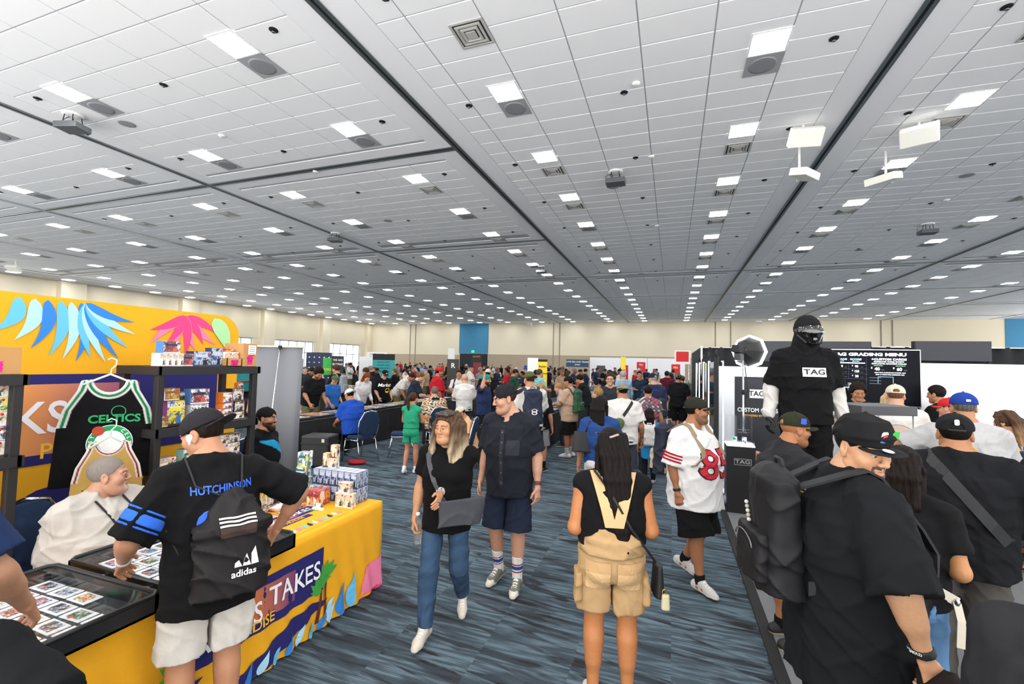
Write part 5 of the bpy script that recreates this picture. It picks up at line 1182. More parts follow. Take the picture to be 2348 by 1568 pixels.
# black road case and red bag under the first table
rc_ = thing('road_case', 'black wheeled equipment case with white stickers standing by the card table', 'case', (-6.05, 6.75, 0), rad(15)); box('shell', (-.26, -.2, .03), (.26, .2, .58), mat('case_black', '141416', .45), rc_, .03); box('lid_band', (-.265, -.205, .42), (.265, .205, .45), M_BLACK, rc_, .004)
for dx, dz in ((-.05, .30), (.15, .50), (-.14, .14)): box('sticker', (dx-.025, -.204, dz-.03), (dx+.025, -.2005, dz+.03), mat('sticker_cream', 'd8cfae', .7), rc_)
for dx in (-.2, .2): lathe('caster', [(.02, 0), (.02, .03), (.01, .032)], M_BLACK, rc_, 10, (dx, 0, 0))
tb_ = thing('toy_bag', 'small red and white bag lying on the carpet under the card table', 'bag', (-5.55, 7.15, 0), .4); p, f = sdf([el((0, 0, .045), (.16, .09, .045)), rc((-.1, .02, .06), (.12, .03, .05), .035, .03, .03)], .012); obj('bag_cloth', nmesh('bag_cloth', p, f, np.array(lin('b01f2c'))), M_NYLON, tb_)
wb_ = thing('foam_box', 'white foam lunch box on the carpet by the girl in green', 'box', (-4.45, 8.25, 0), .2); box('box_base', (-.16, -.12, 0), (.16, .12, .08), M_WHITE, wb_, .01); box('box_lid', (-.165, -.125, .081), (.165, .125, .12), M_WHITE, wb_, .01)
# ================================================================ THE PEOPLE
def AW(xy, rel): return math.degrees(math.atan2(-xy[0], xy[1]))+rel
def back_frame(x, y, z): return frame((x, y, z), (1, 0, 0), (0, 0, 1))
def chest_frame(x, y, z): return frame((x, y, z), (-1, 0, 0), (0, 0, 1))
def worn(name, label, J, cat='bag', group=None):
    r = J['root']; return thing(name, label, cat, tuple(r.location), r.rotation_euler.z, group)
def part(name, prims, vox, col, parent, m=None, cuts=(), disp=None):
    p, f = sdf(prims, vox, cuts, disp); return obj(name, nmesh(name, p, f, np.array(lin(col)) if isinstance(col, str) else col), m or M_NYLON, parent)
def ribbon(name, pts, w, up, m, parent, th=.004):
    """flat strap: band of width w along pts, across direction `up` per point"""
    v, f = [], []
    for i, p in enumerate(pts):
        p = np.array(p, float); u = unit(np.array(up[i] if isinstance(up, list) else up, float))
        t = unit(np.array(pts[min(i+1, len(pts)-1)], float)-np.array(pts[max(i-1, 0)], float)); n = unit(np.cross(t, u))
        for a, b in ((-1, -1), (1, -1), (1, 1), (-1, 1)): v.append(p+u*w/2*a+n*th/2*b)
    for i in range(len(pts)-1):
        for k in range(4): f.append((i*4+k, i*4+(k+1) % 4, i*4+4+(k+1) % 4, i*4+4+k))
    f += [(3, 2, 1, 0), tuple(4*(len(pts)-1)+k for k in range(4))]
    return raw(name, v, f, m, parent)
def on_body(J, pts, off=.008):
    """push points outward from the shirt surface: each (x, z, side) with side -1 back / +1 front / 'L','R' from the side"""
    T = bvh_of(J['shirt']); out = []
    for x, z, s in pts:
        if s in (1, -1): o, d = Vector((x, s*.9, z)), Vector((0, -s, 0))
        elif s == 'T': o, d = Vector((x, z, 2.3)), Vector((0, 0, -1))
        else: sx = -1 if s == 'L' else 1; o, d = Vector((sx*.9, x, z)), Vector((-sx, 0, 0))
        h = T.ray_cast(o, d, 3)
        p = h[0] if h[0] is not None else o+d*.8
        out.append(tuple(p-d*off))
    return out
def backpack(J, label, col, w=.30, h=.44, d=.16, z=None, strap='1a1a1a', pocket=True, yo=0, xo=0, q=0, acc=None, name='backpack'):
    s = J['s']; t = worn(name, label, J); tp = J['tp']; c = tp(0, -.11-d*.55+yo, .26) if z is None else np.array(z, float); c = c+V3(xo, 0, 0)
    vx = .007 if q == 0 else .011
    part('bag_body', [ec(c+V3(0, 0, -h/2), c+V3(0, 0, h/2), (1, 0, 0), (w/2, d/2), (w/2*.82, d/2*.75), .05, pw=3.2), el(c+V3(0, 0, h/2), (w/2*.80, d/2*.72, .06), None, .04)], vx, col, t, None, (), folds(.005))
    if pocket:
        part('front_pocket', [ec(c+V3(0, -d/2, -h*.42), c+V3(0, -d/2, h*.02), (1, 0, 0), (w*.38, .045), (w*.36, .03), .02, pw=3)], vx, acc or col, t, None, (), folds(.003))
        zp = [tuple(c+V3(w*.30*math.cos(a), -d/2-.040, -h*.12+.045*math.sin(a))) for a in np.linspace(0, math.pi, 9)]
        tube('zip', zp, .0035, M_GREY if q else mat('zip_grey', '6f7176', .4, .6), t, 5)
    tube('grab_handle', [tuple(c+V3(-.04, d*.2, h/2+.03)), tuple(c+V3(-.03, d*.15, h/2+.085)), tuple(c+V3(.03, d*.15, h/2+.085)), tuple(c+V3(.04, d*.2, h/2+.03))], .009, mat('webbing_'+strap, strap, .8), t, 6)
    T = J['SH']
    for sd in (1, -1):
        a = c+V3(sd*w*.22, d*.4, h*.45); S = T[sd]; xs_ = S[0]-sd*.062*s; fx_ = [(xs_+sd*.02*s, S[2]-.09*s, 1), (xs_+sd*.045*s, S[2]-.17*s, 1), (xs_+sd*.09*s, S[2]-.24*s, 1)]
        bz = [(xs_, S[2]-.06*s, -1)] if a[2] < S[2] else []
        ptz = [tuple(a)]+on_body(J, bz+[(xs_, S[1]-.05*s, 'T'), (xs_, S[1]+.0*s, 'T'), (xs_, S[1]+.05*s, 'T')]+fx_, .009)+[tuple(c+V3(sd*w*.45, d*.45, -h*.4))]
        ribbon('shoulder_strap', ptz, .055*s, [(1, 0, 0)]*(len(ptz)-1)+[(0, 0, 1)], mat('webbing_'+strap, strap, .8), t, .010)
    return t, c
BLK = '121214'
# ---- woman in black tee and jeans, walking towards the photographer
xy = (-1.57, 3.08)
lk = []
for sd in (1, -1):
    for i in range(5):
        a = .035+.012*i; lk.append(([(sd*.045, .02-.025*i, .105), (sd*(.088+.004*i), .035-.03*i, .02), (sd*(.095+.006*i), .055-.035*i, -.09), (sd*(.088+.010*i), .075-.04*i, -.17), (sd*(.103+.012*i), .07-.03*i, -.24-.012*i)], .019, .026))
lk += [([(x, -.07, .08), (x*1.3, -.10, -.06), (x*1.5, -.09, -.2)], .032, .03) for x in (-.05, 0, .05)]
W = human('person', 'woman in black tee and faded jeans striding through the aisle with grey crossbody bag', xy, AW(xy, 168), h=1.575, g=1.12, gd=1.1, bust=1.05, belly=.35, lg=1.04, skin='cd966f', head=(-.42, .05), L=dict(t=(-.36, .42, -.50), pole=(1, -.5, -.6)), R=(.14, .10, -.96), step=.42, q=0, hair=dict(t=.012, locks=lk, tip='d9c3a0', tl=.2), hairc='5a4433', brow='3a2a20', Rcurl=.95, Lcurl=.35,
          top=dict(c='0f0f10', sleeve=.52, ease=.016, hem=-.13, boxy=.96, neck=.068, folds=.0045), bottom=dict(c=lambda P: np.array(lin('3d5571'))*(1+.35*np.exp(-((np.abs(P[:, :1])-.1)**2)/.003)*(.5+.5*np.sin(9*P[:, 2:3]+1))*(P[:, 1:2] > 0))*(.92+.08*np.sin(60*P[:, 2:3]+20*P[:, :1])), len=1.93, ease=.010, folds=.006, cuff=.054, name='jeans'), shoes=dict(c='ddd4c6', sole='ece6da', out='6a5f50', lace='f3efe8', acc='c8bda9'), headscale=1.03)
sun = obj('sunglasses', tubemesh('sunglasses', [tuple(W['hp'](.075*math.cos(a), .03+.05*math.sin(a), .108)) for a in np.linspace(-.3, 3.45, 12)], .009, 6), mat('sunglass_frame', '1b1a1c', .3), W['root'])
for x in (-.036, .036): sun2 = obj('sunglass_lens', nmesh('sunglass_lens', *sdf([el(W['hp'](x, .068, .105), V3(.028, .012, .021), W['Rh'], .01)], .004)), mat('sunglass_dark', '2b2622', .15), sun)
wt = worn('smartwatch', 'smartwatch with dark square face on the wrist of the striding woman', W, 'watch')
w_, d_ = W['WR'][-1], unit(W['WR'][-1]-W['EL'][-1]); fwd = unit(V3(0, 1, .2)-d_*(V3(0, 1, .2)@d_))
part('watch_band', [ec(w_-d_*.045, w_-d_*.022, fwd, (.034, .034), (.032, .032), .004)], .004, 'cfcac4', wt, M_SHOE)
cfr = frame(tuple(w_-d_*.034+fwd*.030), np.cross(fwd, d_), d_); o = obj('watch_case', boxmesh('watch_case', (-.018, -.021, 0), (.018, .021, .011), .004), M_STEEL, wt); o.matrix_local = cfr
o = obj('watch_screen', boxmesh('watch_screen', (-.015, -.018, .0112), (.015, .018, .0122)), mat('screen_black', '08090b', .1), wt); o.matrix_local = cfr
bt = worn('water_bottle', 'clear plastic water bottle in the lowered hand of the striding woman', W, 'bottle')
pm, d_, th_, n_ = W['palm1']; o = lathe('bottle_body', [(.005, -.09), (.030, -.088), (.031, -.03), (.028, .0), (.031, .03), (.03, .07), (.014, .1), (.013, .115)], mat('bottle_plastic', 'eef3f5', .05, trans=.9, alpha=.45), bt, 14, tuple(pm+n_*.035+d_*.02)); lathe('bottle_cap', [(.015, .113), (.015, .13), (.012, .132)], M_WHITE, bt, 12, tuple(pm+n_*.035+d_*.02))
cb = worn('crossbody_bag', 'charcoal grey crossbody bag hanging at the hip of the striding woman', W)
P1 = on_body(W, [(.13, 1.265, 1), (.10, 1.20, 1), (.06, 1.10, 1), (.02, 1.02, 1), (-.03, .95, 1)], .012); sh_ = W['SH'][1]
ribbon('bag_strap', [tuple(W['tp'](.10, -.10, .40)), tuple(W['tp'](.115, -.03, .525)), tuple(W['tp'](.115, .04, .512))]+P1, .042, (1, 0, .35), mat('strap_charcoal', '3f4248', .75), cb, .006)
c = V3(-.13, .188, .905); Rb = rotz(.5)
part('pouch', [ec(c+V3(0, 0, -.085), c+V3(0, 0, .085), Rb@V3(1, 0, 0), (.145, .028), (.15, .012), .02, pw=3.4)], .006, '45474d', cb, None, (), folds(.004))
# ---- man in dark navy shirt behind her
xy = (-1.36, 3.86)
D = human('person', 'tall man in dark navy button shirt, shorts and backward cap beside the striding woman', xy, AW(xy, 158), h=1.77, g=1.13, gd=1.15, belly=.35, skin='d09c80', lean=.05, head=(-.85, .22), L='down', R='down', step=-.10, q=0, hair='short', hairc='3d2c22', cap=dict(c='232327', back=True, bend=2.4), beard=('7a5a4a', 'stub', .18),
          top=dict(c='23262f', sleeve=.74, ease=.03, collar=1, hem=-.14, folds=.006, vneck=.035), bottom=dict(c='232b3e', len=.98, ease=.034, folds=.005), shoes=dict(c='77756a', sole='ece7d6', toe='ece7d6', lace='f2f0ea', out='4a4036'), socks=dict(c='efece8', h=.2, stripes=[(.075, .085, 'a02a30'), (.095, .125, '2f4a9a'), (.135, .145, 'a02a30')]), curl=.45)
T = bvh_of(D['shirt'])
decal('button_placket', rect_geo(.034, .50), chest_frame(0, .3, 1.16), mat('shirt_placket', '1b1e26', .85), D['shirt'], T, .004, None, .05)
for k in range(6): decal('button', disc_geo(.0065, 10), chest_frame(0, .3, 1.36-.085*k), mat('button_grey', '565a64', .4), D['shirt'], T, .007)
decal('chest_pocket', rect_geo(.11, .125, .012), chest_frame(-.095, .3, 1.235), mat('pocket_navy', '1f222b', .9), D['shirt'], T, .004, None, .03)
br = worn('bracelet', 'brown leather wrap bracelet on the wrist of the man in the navy shirt', D, 'bracelet')
for k in range(3): w_, d_ = D['WR'][-1], unit(D['WR'][-1]-D['EL'][-1]); part('leather_band', [ec(w_-d_*(.03+.011*k), w_-d_*(.021+.011*k), (1, 0, 0), (.033, .033), (.033, .033), .003)], .004, '4b2f22', br, M_SHOE)
# ---- woman in khaki overall shorts, long black hair, seen from behind
xy = (-.33, 2.74)
lk = [([(x, -.085, .07), (x*1.1+.004, -.118, -.05), (x*1.0+.012, -.135, -.2), (x*.85+.02, -.13, -.36), (x*.55+.03, -.12, -.50), (x*.3+.045, -.115, -.62)], .030, .010) for x in (-.066, -.04, -.015, .012, .04, .064)]
lk += [([(.05*sd, -.01, .09), (.088*sd, -.03, 0), (.096*sd, -.05, -.12), (.07*sd, -.11, -.28)], .024, .014) for sd in (1, -1)]
K = human('person', 'woman in khaki overall shorts with very long black hair, seen from behind in the aisle', xy, AW(xy, 6), h=1.57, g=1.16, gd=1.1, bust=.8, lg=1.14, skin='c98452', lean=.03, head=(.1, .18), L=(-.05, .42, -.50), R=(-.02, .44, -.50), q=0, hair=dict(t=.014, locks=lk, line=[-.2, -.2, -.2, -.1, .0, .05, .07, .08]), hairc='17110f',
          top=dict(c='141315', sleeve=0, ease=.010, hem=.10, neck=.078, folds=.004, name='tank_top'), bottom=dict(c='c3a073', len=.68, ease=.034, folds=.007, tuck=False, cuff=.118), shoes=dict(c='e6e2da'), curl=.4)
# the overall bib back: waist band, crossed straps, pockets
tpK = K['tp']; kh = mat('khaki_twill', 'c3a073', .9, bump=.4, bscale=160, var=.08, vscale=9); kh2 = mat('khaki_twill_seam', 'ab8a5f', .9)
part('overall_waist', [ec(tpK(0, -.004, .06), tpK(0, -.008, .15), K['Rt']@V3(1, 0, 0), (.190, .168), (.176, .160), .02), ec(tpK(0, -.135, .13), tpK(0, -.125, .27), (1, 0, 0), (.13, .028), (.055, .026), .03)], .008, 'c3a073', K['pants'], M_CLOTH, (), folds(.004))
for sd in (1, -1):
    pts = on_body(K, [(.02*sd, 1.06, -1), (.045*sd, 1.16, -1), (.075*sd, 1.26, -1), (.10*sd, 1.34, -1)], .012)
    ribbon('overall_strap', pts+[tuple(tpK(.105*sd, -.02, .53)), tuple(tpK(.10*sd, .06, .49))], .06, (1, 0, 0), kh, K['pants'], .008)
TB = bvh_of(K['pants'])
for sd in (1, -1):
    decal('pocket_flap', rect_geo(.135, .05, .006), back_frame(.085*sd, -.3, .845), kh2, K['pants'], TB, .010, None, .02); decal('back_pocket', rect_geo(.13, .13, .012), back_frame(.085*sd, -.3, .775), kh, K['pants'], TB, .006, None, .03)
    part('cargo_pocket', [ec(V3(.188*sd, -.02, .62), V3(.185*sd, -.02, .77), (0, 1, 0), (.065, .024), (.06, .02), .01, pw=3.5)], .008, 'bb986b', K['pants'], M_CLOTH, (), folds(.004))
pu = worn('crossbody_purse', 'small black crossbody purse with a cream charm on the hip of the woman in overalls', K)
pts = on_body(K, [(-.11, 1.36, -1), (-.05, 1.28, -1), (.02, 1.18, -1), (.09, 1.06, -1)], .016)
ribbon('purse_strap', [tuple(tpK(-.11, -.0, .53))]+pts+[(.185, -.10, .93), (.245, -.03, .84)], .014, (.5, 0, .8), M_BLACK, pu, .005)
part('purse', [ec((.262, .0, .66), (.262, .0, .83), (0, 1, 0), (.085, .032), (.075, .02), .02, pw=3)], .006, '151416', pu, M_SHOE); part('charm', [ec((.285, -.10, .62), (.285, -.10, .70), (1, 0, 0), (.024, .018), (.020, .014), .01, pw=3)], .005, 'd8cfa8', pu, M_SHOE)
tube('charm_ring', [(.28+.012*math.cos(a), -.10, .712+.016*math.sin(a)) for a in np.linspace(0, 6.28, 10, endpoint=False)], .003, mat('brass', 'c9a24a', .3, 1), pu, 5, True)
hcl_ = obj('hair_clip', tubemesh('hair_clip', [tuple(K['hp'](x, -.118, .075+.01*math.sin(40*x))) for x in np.linspace(-.03, .03, 6)], .007, 6), mat('hair_clip', '9a8a86', .4), K['root'])
sgl = obj('sunglasses', tubemesh('sunglasses', [tuple(K['hp'](.098*math.cos(a), -.02+.05*math.sin(a), .098)) for a in np.linspace(0, 3.14, 10)], .006, 6), mat('sunglass_frame', '1b1a1c', .3), K['root'])
# ---- man in white football jersey 85
xy = (.18, 4.52)
def jcol(P):
    C = np.tile(lin('f1efee'), (len(P), 1))
    return C
J8 = human('person', 'man in white football jersey with red 85 and olive cap, looking towards the mirrored panels', xy, AW(xy, -122), h=1.67, g=1.24, gd=1.22, belly=.75, lg=1.08, skin='a8714c', head=(.72, .0), L='down', R=(.12, .03, -.97), step=.30, q=0, hair='buzz', hairc='17110e', cap=dict(c='2a2b22', logo=('SF', 'b02a2a', .03)), beard=('1c1512', 'full', .45),
           top=dict(c=jcol, sleeve=.88, ease=.05, hem=-.20, neck=.07, vneck=.03, folds=.007, boxy=1.0, name='jersey'), bottom=dict(c='121213', len=1.0, ease=.055, folds=.006), shoes=dict(c='d6d0ca', sole='eeebe4', out='26241f', lace='f2f0ec', acc='b0603a'), socks=dict(c='1a1a1a', h=.07), curl=.9)
T = bvh_of(J8['shirt']); red = mat('jersey_red', 'b3122b', .8); blk = mat('jersey_black', '141012', .8)
text('jersey_number', '85', .34, chest_frame(.02, .3, 1.10), blk, J8['shirt'], T, .004, bold=.035, maxedge=.03); text('jersey_number', '85', .34, chest_frame(.02, .3, 1.10), red, J8['shirt'], T, .008, bold=.010, maxedge=.03)
for sd in (1, -1):   # sleeve stripes as rings
    a, b = J8['SH'][sd], J8['EL'][sd]; d_ = unit(b-a); w2 = (.054*1.08+.045+.0)*J8['s']
    for k, tt in enumerate((.60, .70, .80)):
        c = a+(b-a)*tt*1.0; r_ = w2+.011
        part('sleeve_stripe', [ec(c, c+d_*.014, (1, 0, .3), (r_, r_), (r_, r_), .003)], .006, 'b3122b', J8['shirt'], M_CLOTH)
bp8, c8 = backpack(J8, 'navy and tan backpack slung on the man in the white 85 jersey', '23283a', w=.30, h=.42, d=.17, strap='8a7a60', acc='cbb89a', yo=-.09)
w_, d_ = J8['WR'][-1], unit(J8['WR'][-1]-J8['EL'][-1]); wb = worn('wristband', 'black fitness band on the wrist of the man in the 85 jersey', J8, 'wristband'); part('band', [ec(w_-d_*.045, w_-d_*.022, (1, 0, 0), (.034, .034), (.033, .033), .004)], .0045, '141416', wb, M_SHOE)
w_, d_ = J8['WR'][1], unit(J8['WR'][1]-J8['EL'][1]); wb = worn('wristband', 'black watch strap on the far wrist of the man in the 85 jersey', J8, 'wristband'); part('band', [ec(w_-d_*.045, w_-d_*.022, (1, 0, 0), (.034, .034), (.033, .033), .004)], .0045, '141416', wb, M_SHOE)
# ---- young man in black jersey shirt leaning over the card cases
xy = (-2.13, 1.66)
H = human('person', 'young man in black name-printed jersey and cream shorts leaning on the yellow table', xy, AW(xy, 12), h=1.70, g=1.03, gd=1.0, lg=1.0, skin='cf9470', lean=.14, twist=.05, head=(.75, .30), L=dict(t=(.26, .34, -.70), pole=(-.5, -1, 0)), R=dict(t=(.30, .10, -.66), pole=(1, -.55, .15)), q=0, hair='short', hairc='241a15', cap=dict(c='2c2a2e', back=True, bend=2.0, logo=('19', 'e0a92b', .05, 3.0)),
          top=dict(c='131315', sleeve=.86, ease=.035, hem=-.16, folds=.007, neck=.066, name='jersey'), bottom=dict(c='e9e2d8', len=.80, ease=.045, folds=.007, cuff=.108), shoes=dict(c='dddddd'), curl=.5, thumbR=(0, 1, .2), thumbL=(.6, .5, .6))
T = bvh_of(H['shirt']); blu = mat('jersey_blue', '2f62d8', .75)
zt = H['tp'](0, 0, .40)
text('back_name', 'HUTCHINSON', .050, frame(H['tp'](0, -.3, .385), (1, 0, 0), (0, 0, 1)), blu, H['shirt'], T, .005, bold=.02, maxedge=.03, sx=.80)
text('back_number', '97', .26, frame(H['tp'](.02, -.3, .19), (1, 0, 0), (0, 0, 1)), blu, H['shirt'], T, .004, bold=.02, maxedge=.03)
a, b = H['SH'][-1], H['EL'][-1]; d_ = unit(b-a)
for tt, hh in ((.50, .010), (.57, .045), (.76, .010)):
    p, f = sdf([ec(a+(b-a)*tt, a+(b-a)*tt+d_*hh, (1, 0, .3), (.089, .089), (.090, .090), .003)], .006, [plane(a+V3(-.03, -.01, 0), (.8, .8, 0))]); obj('sleeve_stripe', nmesh('sleeve_stripe', p, f, np.array(lin('3b78ea'))), M_CLOTH, H['shirt'])
eb = worn('wireless_earbud', 'white wireless earbud in the ear of the young man in the backward cap', H, 'earbud'); part('earbud_stem', [rc(H['hp'](-.088, .006, -.004), H['hp'](-.090, .016, -.038), .006, .0045, .004), el(H['hp'](-.087, .006, -.004), (.009, .009, .009))], .003, 'f7f7f7', eb, M_SHOE)
dsb = worn('drawstring_bag', 'black drawstring sports bag with white stripes on the young man at the table', H); tpH = H['tp']
c = tpH(.045, -.185, .13)
part('sack', [ec(c+V3(0, .0, -.20), c+V3(0, .01, .10), (1, 0, 0), (.150, .075), (.135, .06), .05, pw=2.8), ec(c+V3(0, .01, .08), c+V3(0, .055, .25), (1, 0, 0), (.135, .06), (.045, .03), .05)], .007, '201d1e', dsb, None, (), lambda X, Y, Z: folds(.008)(X, Y, Z)+.004*np.sin(75*X)*np.clip((Z-c[2]-.05)*6, 0, 1))
TS = bvh_of(dsb.children[0])
wm = mat('bag_print', 'e6e2dc', .7)
for k in range(3): decal('bag_stripe', rect_geo(.15, .007), back_frame(c[0]+.005, -.6, c[2]+.115+.014*k), wm, dsb, TS, .005, None, .02)
decal('bag_band', rect_geo(.15, .045), back_frame(c[0]+.005, -.6, c[2]+.085), mat('bag_brown', '3a2a22', .8), dsb, TS, .004, None, .02)
for k, (x0, hh) in enumerate(((.0, .032), (.034, .052), (.068, .074))): decal('bag_logo_bar', poly_geo([(x0-.01, 0), (x0+.022, 0), (x0+.022-hh*.0+(-.016 if k < 2 else -.012), hh), (x0-.008, hh*.62)]), back_frame(c[0]+.0, -.6, c[2]-.075), wm, dsb, TS, .006)
text('bag_wordmark', 'adidas', .042, back_frame(c[0]+.03, -.6, c[2]-.105), wm, dsb, TS, .006, bold=.02, maxedge=.03)
for sd in (1, -1):
    S = H['SH'][sd]; xs_ = S[0]-sd*.05
    pts = on_body(H, [(.045+.05*sd, float(tpH(0, 0, .40)[2]), -1), (xs_*.8, float(tpH(0, 0, .45)[2]), -1), (xs_, S[1]-.03, 'T'), (xs_, S[1]+.02, 'T')], .008)
    tube('cord', [tuple(c+V3(.03*sd, .05, .24))]+pts+[tuple(S+V3(sd*.01, .09, -.03)), tuple(S+V3(sd*.06, .05, -.13)), tuple(S+V3(sd*.02, -.09, -.2)), tuple(c+V3(.13*sd, .02, -.17))], .0055, M_BLACK, dsb, 6)
w_, d_ = H['WR'][-1], unit(H['WR'][-1]-H['EL'][-1]); wb = worn('wristband', 'pale paper wristband on the young man leaning over the card cases', H, 'wristband'); part('band', [ec(w_-d_*.03, w_-d_*.012, (1, 0, 0), (.032, .032), (.032, .032), .004)], .0045, 'e9e6e0', wb, M_SHOE)
# ---- seated vendor behind the yellow table
xy = (-3.64, 2.0)
VN = human('person', 'heavy vendor with short grey hair in oatmeal tee seated behind the yellow table', xy, AW(xy, -142), h=1.76, g=1.5, gd=1.42, belly=1.2, lg=1.2, skin='d7a184', neckl=.55, seat=.38, lean=.08, head=(.72, -.05), L=dict(t=(-.05, .52, -.72), pole=(.8, -.4, -.4)), R=dict(t=(.02, .60, -.62), pole=(-.8, -.5, -.4)), q=0, hair='buzz', hairc='9a9088', brow='6a5a4c', beard=('cfc6bd', 'goatee', .8),
           top=dict(c='d6cfc6', sleeve=.80, ease=.035, hem=-.06, folds=.009, neck=.07), bottom=dict(c='2a2c30', len=1.9), shoes=dict(c='333333'))
T = bvh_of(VN['shirt']); text('shirt_logo', 'B.T', .085, chest_frame(-.115, .3, float(VN['tp'](0, 0, .36)[2])), mat('shirt_logo_black', '1c1a1c', .8), VN['shirt'], T, .005, bold=.03, maxedge=.03)
lan = worn('lanyard', 'black lanyard with orange vendor badge on the seated vendor', VN, 'lanyard'); z1 = VN['tp'](0, 0, 0)[2]
pts = on_body(VN, [(.085, z1+.43, 1), (.06, z1+.36, 1), (.03, z1+.28, 1), (.0, z1+.21, 1)], .008); pts2 = on_body(VN, [(-.085, z1+.43, 1), (-.06, z1+.36, 1), (-.03, z1+.28, 1), (.0, z1+.21, 1)], .008)
for pp, sd in ((pts, 1), (pts2, -1)): ribbon('ribbon', [tuple(VN['nb']+V3(.07*sd, -.05, .04)), tuple(VN['nb']+V3(.085*sd, .03, .02))]+pp, .016, (1, 0, .2), M_BLACK, lan, .003)
bfm = chest_frame(0, .55, z1+.13); o = decal('badge', rect_geo(.10, .135, .008), bfm, mat('badge_orange', 'f0a27c', .6), lan, T, .014, None, .03); text('badge_text', 'VENDOR', .022, chest_frame(0, .55, z1+.09), M_PAPER, lan, T, .018, bold=.02); decal('badge_head', rect_geo(.06, .02), chest_frame(0, .55, z1+.175), mat('badge_dark', '8a5a44', .6), lan, T, .018)
# ---- right-hand queue: olive cap man
xy = (.78, 3.80)
O1 = human('person', 'heavy man in dark grey tee and olive cap standing by the black plinth', xy, AW(xy, -72), h=1.66, g=1.34, gd=1.34, belly=.9, lg=1.15, skin='b5784e', neckl=.7, lean=.05, head=(.18, .10), L='down', R='down', q=0, hair='none', hairc='2a1f18', cap=dict(c='2c3020', panel='2c3020', logo=('K', '2d50c8', .042, 1.25)), beard=('3a2c24', 'stub', .22),
           top=dict(c='2b2c2f', sleeve=.62, ease=.035, hem=-.12, folds=.006), bottom=dict(c='4a4d52', len=1.0, ease=.04), shoes=dict(c='1a1a1b', sole='d9c8a4'), socks=dict(c='151515', h=.06))
T = bvh_of(O1['cap']); decal('side_patch', rect_geo(.038, .04, .006), frame(O1['toC'](V3(.083, .02, .03)[None])[0], O1['Rh']@V3(0, 1, 0), O1['Rh']@V3(0, 0, 1)), mat('patch_blue', '2d50c8', .7), O1['cap'], None, .006)
# ---- big man in black tee and flat brim cap
xy = (.72, 2.38)
B1 = human('person', 'big man in loose black tee and flat-brim black cap with goatee, looking over his shoulder', xy, AW(xy, -62), h=1.78, g=1.26, gd=1.12, belly=.5, lg=1.14, skin='d3a07a', neckl=.7, lean=.03, head=(-1.25, .24), L='relaxed', R=dict(t=(.24, .16, -.92), pole=(1, -.6, 0)), step=.1, q=0, hair='buzz', hairc='15110f', cap=dict(c='1b1b1d', vc='232326', bend=.7, hi=.012, logo=('', 'e8e8e8')), beard=('1a1412', 'goatee', .85), Rcurl=.9,
           top=dict(c='17191c', sleeve=.95, ease=.055, hem=-.30, folds=.009, cuff=.105, boxy=1.0), bottom=dict(c='0f0f10', len=1.0, ease=.06), shoes=dict(c='222222'), headscale=1.02)
tB = B1['toC']
def badge_geo(w, h): return rect_geo(w, h, w*.3)
cm = O1['cap']
for (x, y, z, w, h, colr) in ((.012, .098, .045, .020, .036, 'e7e4e0'), (.012, .0995, .046, .013, .014, 'd03040'), (-.02, .098, .052, .024, .026, '2fa043'), (.014, .1, .03, .014, .012, '3050a0')):
    n_ = B1['Rh']@unit(V3(x*3, 1, .35)); decal('cap_emblem', badge_geo(w*1.5, h*1.3), frame(tB(V3(x*1.6, y+.006, z-.006)[None])[0], np.cross(B1['Rh']@V3(0, 0, 1), n_), B1['Rh']@V3(0, 0, 1)), mat('emblem_'+colr, colr, .7), B1['cap'], None, .004 if w != .013 else .007)
decal('visor_sticker', disc_geo(.02, 12), frame(tB(V3(.03, .14, -.006)[None])[0], B1['Rh']@V3(1, 0, 0), B1['Rh']@V3(0, 1, 0)), M_PAPER, B1['cap'], None, .004)
decal('collar_print', merge_geo([shift_geo(rect_geo(.05, .005), 0, -.011*k) for k in range(4)]), frame(B1['nb']+V3(-.02, -.25, -.06), (1, 0, .0), (0, 0, 1)), mat('gold_print', 'a8863a', .7), B1['shirt'], bvh_of(B1['shirt']), .004)
bpb, cbp = backpack(B1, 'black backpack with keychains hanging on the big man in the loose black tee', '17171a', w=.33, h=.46, d=.17, strap='17171a', yo=-.085, xo=-.03)
for k in range(5): part('keychain_bead', [el(cbp+V3(-.09+.008*k, -.080, .09-.018*k), (.010, .010, .010))], .004, ('d9d6cf', 'b9b4ad')[k % 2], bpb, M_SHOE)
part('keychain_toy', [el(cbp+V3(-.20, -.04, -.06), (.018, .018, .022)), el(cbp+V3(-.20, -.04, -.03), (.014, .014, .014))], .005, 'e07a30', bpb, M_SHOE)
w_, d_ = B1['WR'][1], unit(B1['WR'][1]-B1['EL'][1]); wb = worn('wristband', 'black printed rubber wristband on the big man in the black tee', B1, 'wristband'); part('band', [ec(w_-d_*.05, w_-d_*.022, (1, 0, 0), (.036, .036), (.036, .036), .004)], .005, '17181a', wb, M_SHOE); 
for k in range(3): 
    n_ = unit(V3(.5-.5*k, -1, 0)); text('band_text', 'HOLD', .014, frame(tuple(w_-d_*.036+n_*.038), np.cross(-d_, n_), -d_), M_PAPER, wb, None, .001, bold=.02)
pm, d_, th_, n_ = B1['palm1']; jk = worn('rolled_jacket', 'dark brown jacket bundled with a striped bag in the hand of the big man', B1, 'jacket')
cj = pm+V3(.02, .03, -.03)
part('jacket_cloth', [ec(cj+V3(0, 0, -.40), cj+V3(0, 0, -.05), (1, 0, 0), (.15, .085), (.11, .06), .06, pw=2.4), el(cj+V3(0, 0, .0), (.10, .06, .06), None, .06), rc(cj+V3(.08, 0, -.1), cj+V3(.14, .03, -.42), .05, .06, .05)], .009, '251d1c', jk, M_CLOTH, (), folds(.014))
